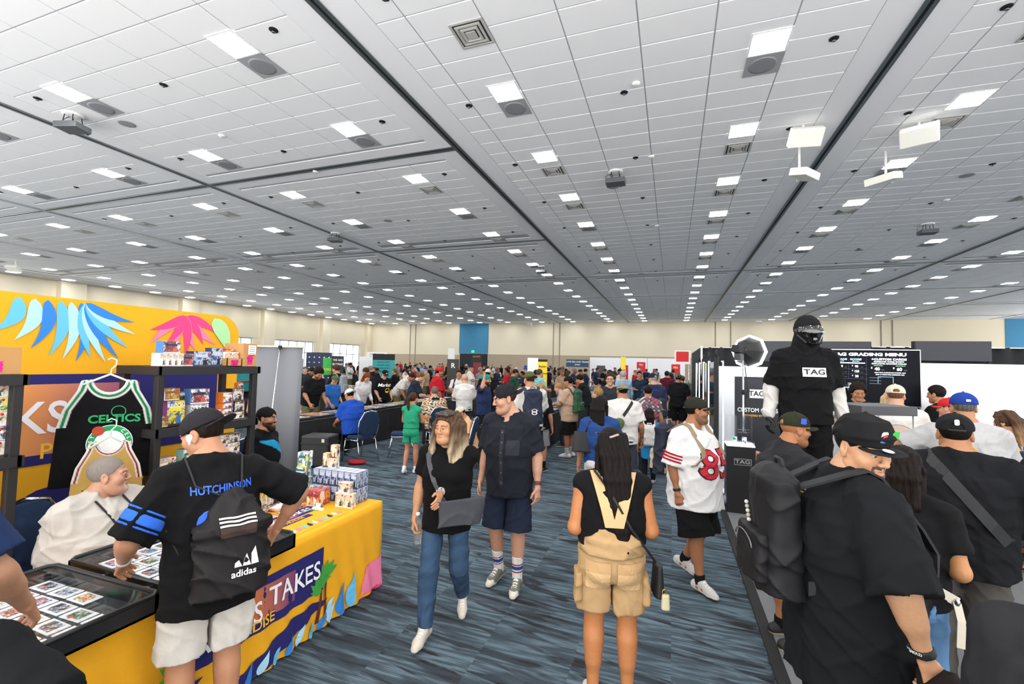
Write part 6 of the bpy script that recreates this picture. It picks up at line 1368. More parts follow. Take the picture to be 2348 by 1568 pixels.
part('hanging_bag', [ec(cj+V3(-.17, .02, -.44), cj+V3(-.14, .02, -.12), (1, 0, 0), (.055, .06), (.045, .05), .03)], .009, '3a4050', jk, None, (), folds(.006))
for k in (0, 1): ribbon('bag_piping', [tuple(cj+V3(-.20+.07*k, -.045, -.42)), tuple(cj+V3(-.185+.06*k, -.042, -.25)), tuple(cj+V3(-.15+.03*k, -.03, -.11))], .008, (1, 0, 0), M_PAPER, jk, .006)
# ---- woman in black tee with cream strap
xy = (1.13, 2.95)
lk = [([(x, -.08, .07), (x*1.1, -.11, -.05), (x*1.1, -.10, -.2), (x*.8, -.09, -.30)], .032, .02) for x in (-.06, -.03, 0, .03, .06)]+[([(.05*sd, -.01, .09), (.09*sd, -.02, 0), (.092*sd, -.02, -.16)], .022, .014) for sd in (1, -1)]
W2 = human('person', 'woman in black tee and blue jeans with a cream crossbody strap, back to the aisle', xy, AW(xy, -6), h=1.55, g=1.14, gd=1.08, bust=.8, lg=1.08, skin='c68a58', head=(0, .15), L='phone', R=(-.02, .38, -.55), q=0, hair=dict(t=.014, locks=lk, line=[-.2, -.2, -.2, -.1, .0, .05, .07, .08]), hairc='1c1411', top=dict(c='151517', sleeve=.58, ease=.02, hem=-.05, folds=.006), bottom=dict(c=lambda P: np.array(lin('5f86ae'))*(.93+.1*np.sin(14*P[:, 2:3]+8*P[:, :1])), len=2.0, ease=.018, cuff=.075, name='jeans'), shoes=dict(c='e8e6e2'))
T = bvh_of(W2['pants'])
for sd in (1, -1): decal('jeans_pocket', poly_geo([(-.055, .06), (.055, .06), (.055, -.05), (0, -.075), (-.055, -.05)]), back_frame(.075*sd, -.3, .80), mat('denim_pocket', '5179a3', .9), W2['pants'], T, .006, None, .03)
st = worn('bag_strap', 'cream crossbody strap with lettering and a hanging tassel on the woman in jeans', W2); cream = mat('cream_strap', 'd9cfbd', .8)
pts = on_body(W2, [(-.12, 1.33, -1), (-.08, 1.22, -1), (-.02, 1.10, -1), (.05, 1.0, -1), (.12, .92, -1)], .012)
ribbon('strap', [tuple(W2['tp'](-.11, 0, .53))]+pts+[(.20, -.05, .86)], .045, (.5, 0, .85), cream, st, .006); ribbon('tassel', [(.20, -.06, .86), (.215, -.07, .78), (.21, -.075, .66)], .03, (1, .3, 0), cream, st, .01); part('clip', [el((.20, -.06, .86), (.014, .012, .022))], .005, 'c9c4ba', st, M_STEEL)
# ---- man in black tee with black sling, from behind
xy = (1.62, 3.52)
S1 = human('person', 'broad man in black tee, grey trousers, black cap and sling strap', xy, AW(xy, 8), h=1.72, g=1.36, gd=1.3, belly=.6, lg=1.2, skin='b77f58', neckl=.7, head=(-.05, .05), L='fwd', R=dict(t=(.26, .12, -.80), pole=(1, -.4, 0)), q=0, hair='buzz', hairc='17120f', cap=dict(c='1d1e20', logo=('', 'ffffff')), top=dict(c='17181c', sleeve=.80, ease=.05, hem=-.13, folds=.007), bottom=dict(c='57534f', len=2.0, ease=.035, cuff=.095, folds=.007), shoes=dict(c='2a2826', sole='1a1a1a'), tattoo=(1,), curl=.6)
decal('cap_patch', rect_geo(.022, .034, .008), frame(S1['toC'](V3(0, -.104, .042)[None])[0], S1['Rh']@V3(1, 0, 0), S1['Rh']@V3(0, 0, 1)), mat('patch_white', 'd8e4dc', .7), S1['cap'], None, .006)
sl = worn('sling_bag', 'black sling strap running across the back of the broad man in grey trousers', S1); pts = on_body(S1, [(-.13+.03*k, 1.44-.041*k, -1) for k in range(11)], .010)
ribbon('sling_strap', [tuple(S1['tp'](-.14, .03, .535)), tuple(S1['tp'](-.14, -.02, .54))]+pts+on_body(S1, [(.02, .98, 'R')], .012), .06, (.5, 0, .85), mat('sling_black', '1f2023', .6), sl, .008)
part('sling_pouch', [el((.12, .30, .98), (.14, .05, .09))], .009, '1b1c1f', sl)
w_, d_ = S1['WR'][1], unit(S1['WR'][1]-S1['EL'][1]); wb = worn('wristband', 'black and white wristband on the broad man in grey trousers', S1, 'wristband'); part('band', [ec(w_-d_*.045, w_-d_*.02, (1, 0, 0), (.036, .036), (.036, .036), .004)], .005, '222325', wb, M_SHOE)
# ---- black jersey with blue lettering, at the picture's edge
xy = (2.28, 3.66)
KE = human('person', 'man in black jersey with blue lettering and jeans at the end of the booth queue', xy, AW(xy, 14), h=1.70, g=1.25, gd=1.2, belly=.5, lg=1.1, skin='b77f58', head=(.3, .1), L='fwd', R='fwd', q=0, hair='short', hairc='1a1310', cap=dict(c='1d1e22'), top=dict(c='17181b', sleeve=.8, ease=.05, hem=-.14, name='jersey'), bottom=dict(c='2f4a72', len=2, ease=.02, name='jeans'), shoes=dict(c='303030'))
T = bvh_of(KE['shirt']); text('back_name', 'KERSHAW', .10, back_frame(.0, -.4, 1.31), blu, KE['shirt'], T, .006, bold=.02, maxedge=.03); text('back_number', '22', .28, back_frame(0, -.4, 1.09), blu, KE['shirt'], T, .006, bold=.03, maxedge=.03)
pts = on_body(KE, [(-.13, 1.42, -1), (-.06, 1.40, -1), (.0, 1.395, -1), (.06, 1.40, -1), (.13, 1.42, -1)], .006); tube('collar_trim', pts, .006, M_PAPER, KE['shirt'], 6)
# ---- people at the grading counter
xy = (2.36, 4.98)
G1 = human('person', 'man in heather grey tee and blue cap worn forward leaning at the grading counter', xy, AW(xy, 10), h=1.78, g=1.28, gd=1.2, belly=.5, lg=1.12, skin='c08860', head=(.1, .1), L=dict(t=(.32, .35, -.62), pole=(-1, -.3, 0)), R='fwd', q=0, hair='short', hairc='6d665e', cap=dict(c='23429a', hole=False, logo=('', 'ffffff')), top=dict(c='bfbfbf', sleeve=.75, ease=.04, hem=-.1), bottom=dict(c='3a4458', len=2), shoes=dict(c='333333'))
T = bvh_of(G1['shirt']); text('back_print', 'C', .13, back_frame(-.02, -.4, 1.16), mat('print_navy', '2a3a5c', .8), G1['shirt'], T, .005, bold=.02); decal('back_print_ring', disc_geo(.10, 22, .092), back_frame(-.06, -.4, 1.28), mat('print_gold', 'b79a5a', .8), G1['shirt'], T, .005, None, .03)
decal('cap_patch', rect_geo(.03, .018, .004), frame(G1['toC'](V3(0, -.106, .022)[None])[0], G1['Rh']@V3(1, 0, 0), G1['Rh']@V3(0, 0, 1)), M_PAPER, G1['cap'], None, .006)
xy = (2.42, 6.42)
G2 = human('person', 'man in white tee with round back print and cream cap at the grading counter', xy, AW(xy, 4), h=1.80, g=1.2, gd=1.1, belly=.3, skin='d8a888', head=(.0, .15), L='fwd', R='fwd', q=1, hair='short', hairc='7a5236', cap=dict(c='e9dfc8', back=False), top=dict(c='efe9e2', sleeve=.75, ease=.05, hem=-.12), bottom=dict(c='4a4a4c', len=2), shoes=dict(c='eeeeee'))
T = bvh_of(G2['shirt']); 
for r_, cc_, of in ((.165, '1d1b1a', .004), (.158, 'c9a58a', .006)): decal('back_print', disc_geo(r_, 26), back_frame(0, -.4, 1.20), mat('print_'+cc_, cc_, .8), G2['shirt'], T, of, None, .04)
decal('back_print', merge_geo([shift_geo(rect_geo(.05, .16), -.06, 0), shift_geo(rect_geo(.09, .03), .05, -.02, .5), shift_geo(disc_geo(.035, 14), -.08, .06)]), back_frame(0, -.4, 1.20), mat('print_rust', '8a3a28', .8), G2['shirt'], T, .009, None, .04); text('back_print', 'PNA', .11, back_frame(.0, -.4, 1.18), mat('print_1d1b1a'), G2['shirt'], T, .012, bold=.02, shear=.2)
lkb = [([(x, -.05, .1), (x*1.2, -.1, 0), (x*1.3, -.09, -.12), (x*1.3, -.07, -.22)], .03, .03) for x in (-.06, -.02, .02, .06)]+[([(.04*sd, .02, .11), (.09*sd, .02, .02), (.095*sd, .02, -.12)], .024, .02) for sd in (1, -1)]
xy = (2.72, 7.35); human('person', 'woman with shoulder-length blonde hair standing at the grading counter', xy, AW(xy, -40), h=1.70, bust=.8, skin='dba88a', head=(-.3, .15), q=1, hair=dict(t=.014, locks=lkb), hairc='d5b98a', top=dict(c='e8e2da', sleeve=.6), bottom=dict(c='2a2a2e', len=2), shoes=dict(c='eeeeee'), L='fwd', R='fwd')
xy = (3.02, 6.60); human('person', 'man in bright red cap and red collar waiting at the grading counter', xy, AW(xy, 55), h=1.66, g=1.1, skin='d79b80', head=(.25, .1), q=1, hair='short', hairc='5a3a2a', cap=dict(c='d42a2e', logo=('A', 'f0e8e8', .05)), top=dict(c='c62d33', sleeve=.7), bottom=dict(c='333333', len=2), shoes=dict(c='333333'), L='fwd', R='fwd')
xy = (3.62, 8.22); human('person', 'clerk in black tee with short dark hair behind the grading counter', xy, AW(xy, 60), h=1.76, g=1.1, skin='b77f58', head=(.1, .15), q=1, hair='fade', hairc='17120f', top=dict(c='131315', sleeve=.7), bottom=dict(c='222222', len=2), shoes=dict(c='333333'), R=dict(t=(.40, .02, -.5), pole=(1, -.2, .3)), L='fwd')
xy = (2.62, 8.2); human('person', 'clerk with curly dark hair behind the cream-capped man at the counter', xy, AW(xy, 170), h=1.76, skin='b77f58', head=(.4, .25), q=1, hair='curly', hairc='1f1612', top=dict(c='16171a', sleeve=.7), bottom=dict(c='222222', len=2), shoes=dict(c='333333'), L='fwd', R='fwd')
xy = (3.20, 5.98); lkb = [([(x, -.05, .1), (x*1.2, -.1, 0), (x*1.3, -.1, -.14), (x*1.3, -.08, -.27)], .03, .026) for x in (-.06, -.02, .02, .06)]+[([(.04*sd, .03, .11), (.088*sd, .03, .02), (.095*sd, .03, -.16)], .02, .018) for sd in (1, -1)]
def pin(P): return np.where((np.sin(P[:, :1]*230) > .55), np.array(lin('b9bfcc')), np.array(lin('3b4560')))
BR = human('person', 'woman with highlighted brown hair in a pinstriped navy top at the white counter', xy, AW(xy, 48), h=1.58, bust=.8, skin='d6a283', head=(.35, .25), q=1, hair=dict(t=.014, locks=lkb, tip='b08a5c'), hairc='5a4030', top=dict(c=pin, sleeve=1.7, ease=.02), bottom=dict(c='222226', len=2), shoes=dict(c='333333'), L='fwd', R='fwd')
pc = worn('backpack', 'yellow-strapped grey backpack on the woman in the pinstriped top', BR); 
for sd in (1, -1): ribbon('shoulder_strap', [tuple(BR['SH'][sd]+V3(-sd*.06, -.16, -.1)), tuple(BR['SH'][sd]+V3(-sd*.06, -.06, .05)), tuple(BR['SH'][sd]+V3(-sd*.06, .06, .05))], .035, (1, 0, 0), mat('strap_mustard', 'c79436', .8), pc, .008)
part('bag_body', [ec(BR['tp'](0, -.2, .1), BR['tp'](0, -.19, .4), (1, 0, 0), (.13, .06), (.11, .05), .04, pw=3)], .010, '3b4150', pc)
# ---- foreground: shoulders cut by the lower corners
xy = (-1.69, .58); human('person', 'person in black tee close at the yellow table corner, cut by the frame', xy, 20, h=1.54, g=1.45, gd=1.3, skin='c98f6a', q=1, hair='short', hairc='1a1310', top=dict(c='17181b', sleeve=.75, ease=.05), bottom=dict(c='222428', len=2), shoes=dict(c='333333'), L='fwd', R=dict(t=(.42, .1, -.7), pole=(1, -.4, 0)), head=(.2, .1))
xy = (-2.34, .64); human('person', 'person in navy tee reaching in at the end of the yellow table', xy, 60, h=1.84, g=1.1, skin='d09a78', q=1, hair='short', hairc='2a1f18', top=dict(c='26365e', sleeve=.75, ease=.04), bottom=dict(c='222428', len=2), shoes=dict(c='333333'), R=(.35, .25, -.8), L='fwd', head=(.2, .2))
xy = (1.03, 1.60); human('person', 'person in charcoal top close by the booth queue, only a shoulder showing', xy, -40, h=1.53, g=1.4, gd=1.4, skin='c98f6a', q=1, hair='none', hairc='15110f', top=dict(c='2a2a2d', sleeve=1.8, ease=.06), bottom=dict(c='222428', len=2), shoes=dict(c='333333'), head=(0, .1))
# ================================================================ BLACK AND WHITE GRADING BOOTH
M_WALLW = mat('booth_white_panel', 'f4f5f7', .5); M_HDR = mat('header_charcoal', '3b3d43', .85, bump=.4, bscale=250); M_DRAPE = mat('black_drape', '14151a', .9)
M_VINYL = mat('grey_vinyl', '6f7073', .6, var=.1, vscale=20)
bf = thing('booth_flooring', 'grey vinyl flooring laid under the grading booth', 'flooring', (0, 0, 0)); box('vinyl_sheet', (.70, 2.75, .002), (7.5, 9.0, .02), M_VINYL, bf); box('edge_trim', (.62, 2.75, .001), (.70, 9.0, .022), M_BLACK, bf, .004)
def booth_wall(x0, x1, z0, z1, y, m, label):
    t = thing('booth_wall', label, 'booth wall', ((x0+x1)/2, y, .02)); w = (x1-x0)/2; box('panel', (-w, 0, z0), (w, .05, z1-.02), m, t, .004)
    for sx in (-1, 1): box('panel_post', (sx*w-.02, .05, 0), (sx*w+.02, .09, z1-.02), M_BLACK, t)
    return t
booth_wall(.82, 2.06, .0, 1.98, 8.62, M_WALLW, 'white back wall panel behind the studio flash and roll-up'); booth_wall(2.07, 3.52, .0, 1.40, 8.62, M_WALLW, 'white back wall panel under the menu screen'); booth_wall(3.56, 7.2, .0, 2.09, 8.62, M_WALLW, 'broad white back wall panel to the side of the menu screen')
hd = booth_wall(1.32, 2.97, 2.06, 2.42, 8.70, M_HDR, 'charcoal header board above the white wall and menu screen'); booth_wall(3.54, 4.45, 2.11, 2.43, 8.70, M_HDR, 'charcoal header board above the broad white wall')
def drape(pts, h, label, y_amp=.04):
    t = thing('pipe_and_drape', label, 'drape', (pts[0][0], pts[0][1], 0)); v, f = [], []; L_ = []
    for (a, b) in zip(pts[:-1], pts[1:]):
        d = Vector((b[0]-a[0], b[1]-a[1])); n = max(4, int(d.length/.035)); nv = Vector((-d.y, d.x)).normalized()
        for i in range(n): t_ = i/n; L_.append((a[0]+d.x*t_+nv.x*y_amp*math.sin(i*.9)*.6, a[1]+d.y*t_+nv.y*y_amp*math.sin(i*.9)*.6))
    L_.append(pts[-1]); o = pts[0]
    for x, y in L_: v += [(x-o[0], y-o[1], .02), (x-o[0], y-o[1], h)]
    for i in range(len(L_)-1): f.append((2*i, 2*i+2, 2*i+3, 2*i+1))
    s = raw('drape_cloth', v, f, M_DRAPE, t, True); sm = s.modifiers.new('thickness', 'SOLIDIFY'); sm.thickness = .004
    for p in pts: tube('upright', [(p[0]-o[0], p[1]-o[1], 0), (p[0]-o[0], p[1]-o[1], h+.03)], .022, M_WHITE if p != pts[0] else M_STEEL, t, 10)
    for a, b in zip(pts[:-1], pts[1:]): tube('crossbar', [(a[0]-o[0], a[1]-o[1], h-.01), (b[0]-o[0], b[1]-o[1], h-.01)], .018, M_STEEL, t, 8)
    return t
drape([(.66, 17.5), (.66, 11.9), (4.2, 11.9)], 2.44, 'black pipe-and-drape corner with white upright beyond the mirrored panels'); drape([(2.6, 8.95), (7.6, 8.95)], 2.35, 'black pipe-and-drape curtain behind the grading booth walls')
# menu screen
sc_ = thing('menu_screen', 'wide black menu display with glowing white price list on the booth wall', 'screen', (2.795, 8.52, 1.855)); box('screen_bezel', (-.735, 0, -.435), (.735, .06, .435), mat('screen_bezel', 'd8dade', .3, .7), sc_, .006)
box('screen_face', (-.722, -.003, -.422), (.722, .001, .422), mat('screen_face', '080b14', .45, spec=.1), sc_)
GW = mat('screen_glow_white', 'eef6ff', .5, emit=1.2); GC = mat('screen_glow_cyan', '9fd8f4', .5, emit=.9); GL = mat('screen_rule', '5a6478', .5, emit=.25); GG = mat('screen_glow_green', '9fe8a0', .5, emit=.6)
S_ = lambda x, z: frame((x, -.004, z), (1, 0, 0), (0, 0, 1))
def st(s, x, z, size, m=GW, bold=.03, sx=1.0, align='CENTER', shear=0): text('menu_text', s, size, S_(x, z), m, sc_, None, .001, bold=bold, sx=sx, align=align, shear=shear)
decal('menu_logo_plate', rect_geo(.21, .068), S_(-.565, .352), GW, sc_, None, .001); text('menu_logo', 'TAG', .062, S_(-.565, .352), mat('screen_ink', '05060a', .5), sc_, None, .002, bold=.03, sx=1.3)
st('TAG GRADING MENU', .075, .352, .063, GW, .045, 1.55); st('GRADE', -.285, .275, .036, GC, .03, 1.35); st('SCORE', -.09, .275, .036, GC, .03, 1.35); st('TAG_X 1-10', -.285, .245, .014); st('TAG_X 1000 PT', -.09, .245, .014)
decal('menu_rule', rect_geo(.57, .014), S_(-.255, .218), GW, sc_, None, .001)
for i, (n_, a_, b_) in enumerate((('W', '50', '95'), ('UT', '75', '125'), ('A', '12', '28'))):
    z = .165-.077*i; st(n_, -.455, z+.004, .030, GW, .02, 1.1); st('$', -.335, z+.012, .024); st(a_, -.285, z, .045, GW, .03); st('/card', -.225, z-.01, .014, GL); st('$', -.135, z+.012, .024); st(b_, -.08, z, .045, GW, .03); st('/card', -.012, z-.01, .014, GL); decal('menu_rule', rect_geo(.62, .002), S_(-.24, z-.038), GL, sc_, None, .001)
for x, h_, zc in ((-.185, .30, .12), (.045, .55, .02)): decal('menu_rule', rect_geo(.002, h_), S_(x, zc), GL, sc_, None, .001)
st('No Declared Values.', -.35, -.125, .032, GW, .01, 1.0, shear=.2); decal('menu_line', rect_geo(.30, .012), S_(-.33, -.165), GC, sc_, None, .001)
for i in range(6): st(('+ TAG Industry Standard Grade', '+ 1000-PT Score Scale', '+ Grading Report Details', '+ Real-Time Leaderboards', '+ Digital ID Report', '+ TAG Pop Shop Mystery Packs')[i], -.20, -.10-.021*i, .0155, GW, .01, .9, 'LEFT')
st('+CUSTOM CARDS', .335, .28, .042, GW, .04, 1.3); st('BURBANK CARD SHOW', .335, .243, .026, GW, .03, 1.35); st('EXCLUSIVE ANAHEIM HOLO!', .335, .212, .026, GW, .03, 1.3); st('NEXT DAY PICKUP', .20, .182, .014, GG); st('SAME DAY PICK UP', .48, .182, .014, GG)
st('$', .115, .148, .034); st('40', .185, .13, .066, GW, .03); st('/card', .255, .118, .02, GL); st('$', .395, .148, .034); st('60', .465, .13, .066, GW, .03); st('/card', .54, .118, .02, GL); st('ADD YOUR AUTOGRAPH STICKER +$10', .345, .075, .019, GW, .03, 1.15); st('ADD 1/1 GOLD FOIL STAMPING +$20', .345, .045, .019, GW, .03, 1.15)
decal('menu_card_frame', merge_geo([shift_geo(rect_geo(.19, .004), 0, 0), shift_geo(rect_geo(.004, .1), -.095, -.05), shift_geo(rect_geo(.004, .1), .095, -.05)]), S_(.29, .012), GC, sc_, None, .001)
for k in range(3): decal('menu_line', rect_geo(.15, .008), S_(.16, -.005-.045*k), GL, sc_, None, .001)
# roll-up banner
ru = thing('rollup_banner', 'dark roll-up banner lettered CUSTOM CARDS behind the clear pedestal', 'banner', (1.10, 7.75, .02), 0); box('banner_sheet', (-.20, 0, .08), (.42, .006, 1.80), mat('banner_dark', '26272e', .6, var=.2, vscale=5), ru); box('cassette', (-.22, -.06, 0), (.44, .06, .08), M_BLACK, ru, .015); tube('top_rail', [(-.2, 0, 1.805), (.42, 0, 1.805)], .012, M_STEEL, ru, 8)
R_ = lambda x, z: frame((x, -.001, z), (1, 0, 0), (0, 0, 1)); decal('logo_plate', rect_geo(.19, .13), R_(.10, 1.55), M_PAPER, ru, None, .001); text('banner_logo', 'TAG', .105, R_(.10, 1.55), INK, ru, None, .003, bold=.02); text('banner_text', 'CUSTOM CARDS', .085, R_(.11, 1.30), M_PAPER, ru, None, .002, bold=.02, sx=.85); text('banner_text', 'POWERED BY 00000', .04, R_(.11, 1.22), LETY, ru, None, .002, bold=.01)
for k in range(6): decal('banner_line', rect_geo(.16, .012), R_(-.08, 1.0-.04*k), M_GREY, ru, None, .002)
decal('banner_art', merge_geo([shift_geo(disc_geo(.13, 14, None, .2), .05, 0), shift_geo(rect_geo(.12, .3), .25, -.1, .3)]), R_(.05, .50), PM['pink'], ru, None, .002); decal('banner_art', shift_geo(disc_geo(.11, 14), .12, .08), R_(.08, .38), PM['blue'], ru, None, .003)
# mirrored panels on the aisle side
M_MIR = mat('mirror_acrylic', 'd4dde4', .06, 1); M_EDGE = mat('lit_edge', 'e6f2ff', .4, emit=1.6)
for i in range(8):
    y = 7.15+.72*i; a = rad(90-12*(1 if i % 2 == 0 else -.35)); t = thing('mirror_panel', ('tall mirrored panel with lit edges %s of the booth aisle wall' % ('at the near end', 'second from the near end', 'third from the near end', 'fourth from the near end', 'fourth from the far end', 'third from the far end', 'second from the far end', 'at the far end')[i]), 'mirror', (.60+.04*(i % 2), y, .02), a, 'mirrored panels along the aisle')
    box('mirror_sheet', (0, -.008, .10), (.64, .008, 2.02), M_MIR, t); 
    for x in (0.0, .64): box('lit_edge', (x-.012, -.016, .08), (x+.012, .016, 2.04), M_EDGE, t)
    box('frame_post', (-.075, -.03, 0), (-.022, .03, 2.10), M_BLACK, t, .01); box('bottom_rail', (-.02, -.02, .04), (.65, .02, .085), M_EDGE, t); tube('top_loop', [(-.07, 0, 2.08), (-.06, 0, 2.16), (-.03, 0, 2.18), (0.0, 0, 2.16), (.01, 0, 2.05)], .016, M_BLACK, t, 8)
    for x in (.05, .6): lathe('caster', [(.03, 0), (.03, .03), (.012, .035)], M_BLACK, t, 10, (x, 0, 0))
# clear-topped pedestal
pd = thing('display_pedestal', 'black pedestal lettered TAG with clear acrylic top holding cards', 'pedestal', (.87, 6.98, .02)); box('plinth', (-.175, -.15, 0), (.175, .15, .88), mat('plinth_black', '151517', .5), pd, .004); box('lit_deck', (-.17, -.145, .881), (.17, .145, .90), M_EDGE, pd)
boxes('acrylic_cover', [((-.165, -.14, .9), (.165, -.135, 1.28)), ((-.165, .135, .9), (.165, .14, 1.28)), ((-.165, -.14, .9), (-.16, .14, 1.28)), ((.16, -.14, .9), (.165, .14, 1.28)), ((-.165, -.14, 1.28), (.165, .14, 1.285))], M_ACR, pd)
Q_ = lambda z: frame((.02, -.151, z), (1, 0, 0), (0, 0, 1)); decal('logo_frame', merge_geo([shift_geo(rect_geo(.21, .006), 0, .04), shift_geo(rect_geo(.21, .006), 0, -.04), shift_geo(rect_geo(.006, .08), .102, 0), shift_geo(rect_geo(.006, .08), -.102, 0)]), Q_(.68), M_GREY, pd, None, .001); text('logo', 'TAG', .07, Q_(.68), M_GREY, pd, None, .001, bold=.02, sx=1.3)
for k, (dx, pl) in enumerate(((-.06, 'mint'), (.06, 'silver'))): product_box(.87+dx, 6.98, .922, .06, .008, .09, pl, ('small upright green card inside the clear pedestal top', 'small upright grey card inside the clear pedestal top')[k], None, .2, None, False)
# studio flash with octagonal softbox on a stand
sf = thing('studio_flash', 'studio flash with glowing octagonal softbox on a light stand beside the mirrors', 'studio light', (.98, 7.45, .02)); dirv = Vector((.52, .83, -.08)).normalized(); c0 = Vector((-.02, 0, 2.2))
for k in range(3): a = rad(120*k+20); tube('stand_leg', [(0, 0, .35), (.34*math.cos(a), .34*math.sin(a), .015)], .010, M_STEEL, sf, 7)
tube('stand_column', [(0, 0, .2), (0, 0, 2.15)], .014, M_STEEL, sf, 10); lathe('column_collar', [(.026, 0), (.026, .06), (.014, .07)], M_BLACK, sf, 10, (0, 0, 1.55)); tube('cable', [(.02, 0, 2.0), (.06, .03, 1.6), (-.02, .03, 1.2), (.08, .02, .95), (.02, .0, .8)], .006, M_BLACK, sf, 5)
q = dirv.to_track_quat('Z', 'Y'); me = lathemesh('softbox_shell', [(.05, .02), (.16, .10), (.225, .22), (.23, .235)], 8); o = obj('softbox_shell', me, mat('softbox_black', '17171a', .6), sf); o.location = c0; o.rotation_euler = q.to_euler(); me.polygons.foreach_set('use_smooth', [False]*len(me.polygons))
o = obj('softbox_diffuser', lathemesh('softbox_diffuser', [(.255, .225), (.26, .25), (.20, .30), (.08, .325), (.01, .33)], 8), mat('softbox_glow', 'ffffff', .5, emit=6), sf); o.location = c0; o.rotation_euler = q.to_euler()
o = box('flash_head', (-.055, -.055, -.20), (.055, .055, .03), M_BLACK, sf, .015); o.location = c0; o.rotation_euler = q.to_euler(); o = box('battery', (-.05, -.16, -.14), (.05, -.055, -.02), mat('flash_grey', '2c2d31', .4), sf, .012); o.location = c0; o.rotation_euler = q.to_euler(); lathe('red_ring', [(.058, .0), (.058, .014), (.05, .016)], RED, sf, 12, tuple(c0)).rotation_euler = q.to_euler()
pk = box('power_pack', (-.07, -.05, .72), (.07, .06, .98), M_BLACK, sf, .02)
# statue on its plinth
pl = thing('statue_plinth', 'low black plinth under the masked mannequin', 'plinth', (1.22, 5.08, .02)); box('plinth_body', (-.40, -.48, .04), (.42, .42, .46), mat('plinth_satin', '101012', .4), pl, .01); box('plinth_foot', (-.42, -.5, 0), (.44, .44, .04), M_BLACK, pl)
MQ = human('mannequin', 'towering masked mannequin in black tee over white sleeves with glossy visor', (1.22, 5.16), AW((1.22, 5.16), 196), h=1.98, g=1.04, skin='131214', head=(.25, .18), L=(.20, .04, -.96), R=(.2, .04, -.96), q=0, z0=.48, hair='none', top=dict(c='131315', sleeve=.78, ease=.03, hem=-.10, folds=.006, neck=.075), bottom=dict(c='121214', len=2.0, ease=.035, folds=.008, cuff=.08, name='cargo_trousers'), shoes=dict(c='151515', sole='111111'), cat='mannequin', headscale=1.03, curl=.45)
for sd in (1, -1):
    S, E_, W_ = MQ['SH'][sd], MQ['EL'][sd], MQ['WR'][sd]; p, f = sdf([rc(S+(E_-S)*.3, E_, .066, .066, .02), rc(E_, E_+(W_-E_)*.88, .066, .050, .03), ec(E_+(W_-E_)*.86, W_, (1, 0, 0), (.048, .048), (.042, .042), .01)], .008, (), folds(.010)); obj('white_sleeve', nmesh('white_sleeve', p, f, np.array(lin('dedbd6'))), M_CLOTH, MQ['root'])
hp = MQ['hp']; Rh_ = MQ['Rh']; ss = MQ['s']*1.03
toM = lambda P: MQ['hc']+(P*ss)@Rh_.T
p, f = sdf([el((0, -.012, .03), (.092, .112, .104), None, .03), el((0, -.01, -.09), (.082, .088, .07), None, .05), rc((0, -.02, -.1), (0, -.03, -.17), .085, .10, .05)], .006, (), folds(.004)); obj('balaclava_hood', nmesh('balaclava_hood', toM(p), f, np.array(lin('1d1d1f'))), M_CLOTH, MQ['root'])
p, f = sdf([el((0, .03, .005), (.098, .105, .075), None, .02), el((0, .06, -.06), (.06, .07, .055), None, .03)], .005, [lambda X, Y, Z: .005-Y+0*X+0*Z]); vo_ = obj('visor', nmesh('visor', toM(p), f, np.array(lin('0b0b0d'))), mat('visor_gloss', '08080a', .04, spec=.8, coat=1), MQ['root'])
for sd in (1, -1): part('visor_hinge', [el(hp(.098*sd, .005, .0), V3(.018, .025, .03), Rh_, .01), rc(hp(.095*sd, .03, -.03), hp(.06*sd, .09, -.08), .014, .012, .01)], .006, '1a1a1c', vo_, M_SHOE)
part('neck_gaiter', [ec(MQ['nb']-V3(0, 0, .01), MQ['nb']+(MQ['hc']-MQ['nb'])*.55, (1, 0, 0), (.088, .088), (.075, .08), .02)], .008, '1b1b1d', MQ['root'], M_CLOTH, (), folds(.008)); part('white_collar', [ec(MQ['nb']-V3(0, -.01, .045), MQ['nb']-V3(0, -.01, .005), (1, 0, 0), (.098, .092), (.088, .085), .01)], .007, 'e2dfda', MQ['root'], M_CLOTH)
T = bvh_of(MQ['shirt']); zc = float(MQ['tp'](0, 0, .335)[2]); decal('chest_logo_plate', rect_geo(.20, .085), chest_frame(-.03, .4, zc), M_PAPER, MQ['shirt'], T, .005, None, .04); text('chest_logo', 'TAG', .068, chest_frame(-.03, .4, zc), INK, MQ['shirt'], T, .009, bold=.02, sx=1.35, maxedge=.04)
# tall glass case
gc = thing('glass_showcase', 'tall glass showcase with dark lid beside the masked mannequin', 'showcase', (1.92, 5.66, .02), rad(20)); box('cabinet_base', (-.26, -.22, 0), (.26, .22, .98), mat('plinth_satin'), gc, .005); box('case_lid', (-.275, -.235, 1.50), (.275, .235, 1.59), mat('lid_grey', '45464a', .5), gc, .004)
for a, b in (((-.255, -.215), (.255, -.21)), ((-.255, .21), (.255, .215)), ((-.255, -.215), (-.25, .215)), ((.25, -.215), (.255, .215))): box('glass_side', (a[0], a[1], .98), (b[0], b[1], 1.50), M_ACR, gc)
for a in ((-.25, -.21), (.25, -.21), (-.25, .21), (.25, .21)): tube('corner_post', [(a[0], a[1], .98), (a[0], a[1], 1.5)], .005, M_ALU, gc, 6)
for k in range(3): product_box(1.82+.10*k, 5.62+.04*k, 1.001, .07, .03, .10, ('gold', 'silver', 'blue')[k], ('gold framed card in the tall showcase', 'silver framed card in the tall showcase', 'blue framed card in the tall showcase')[k], None, rad(20), None, False)
tbk = thing('side_table', 'small black side table holding two paper cups by the mannequin', 'table', (1.62, 4.66, .02)); box('top', (-.16, -.12, .93), (.16, .12, .95), M_BLACK, tbk, .004); tube('column', [(0, 0, .02), (0, 0, .93)], .02, M_BLACK, tbk, 10); lathe('foot', [(.16, 0), (.16, .015), (.03, .025)], M_BLACK, tbk, 20)
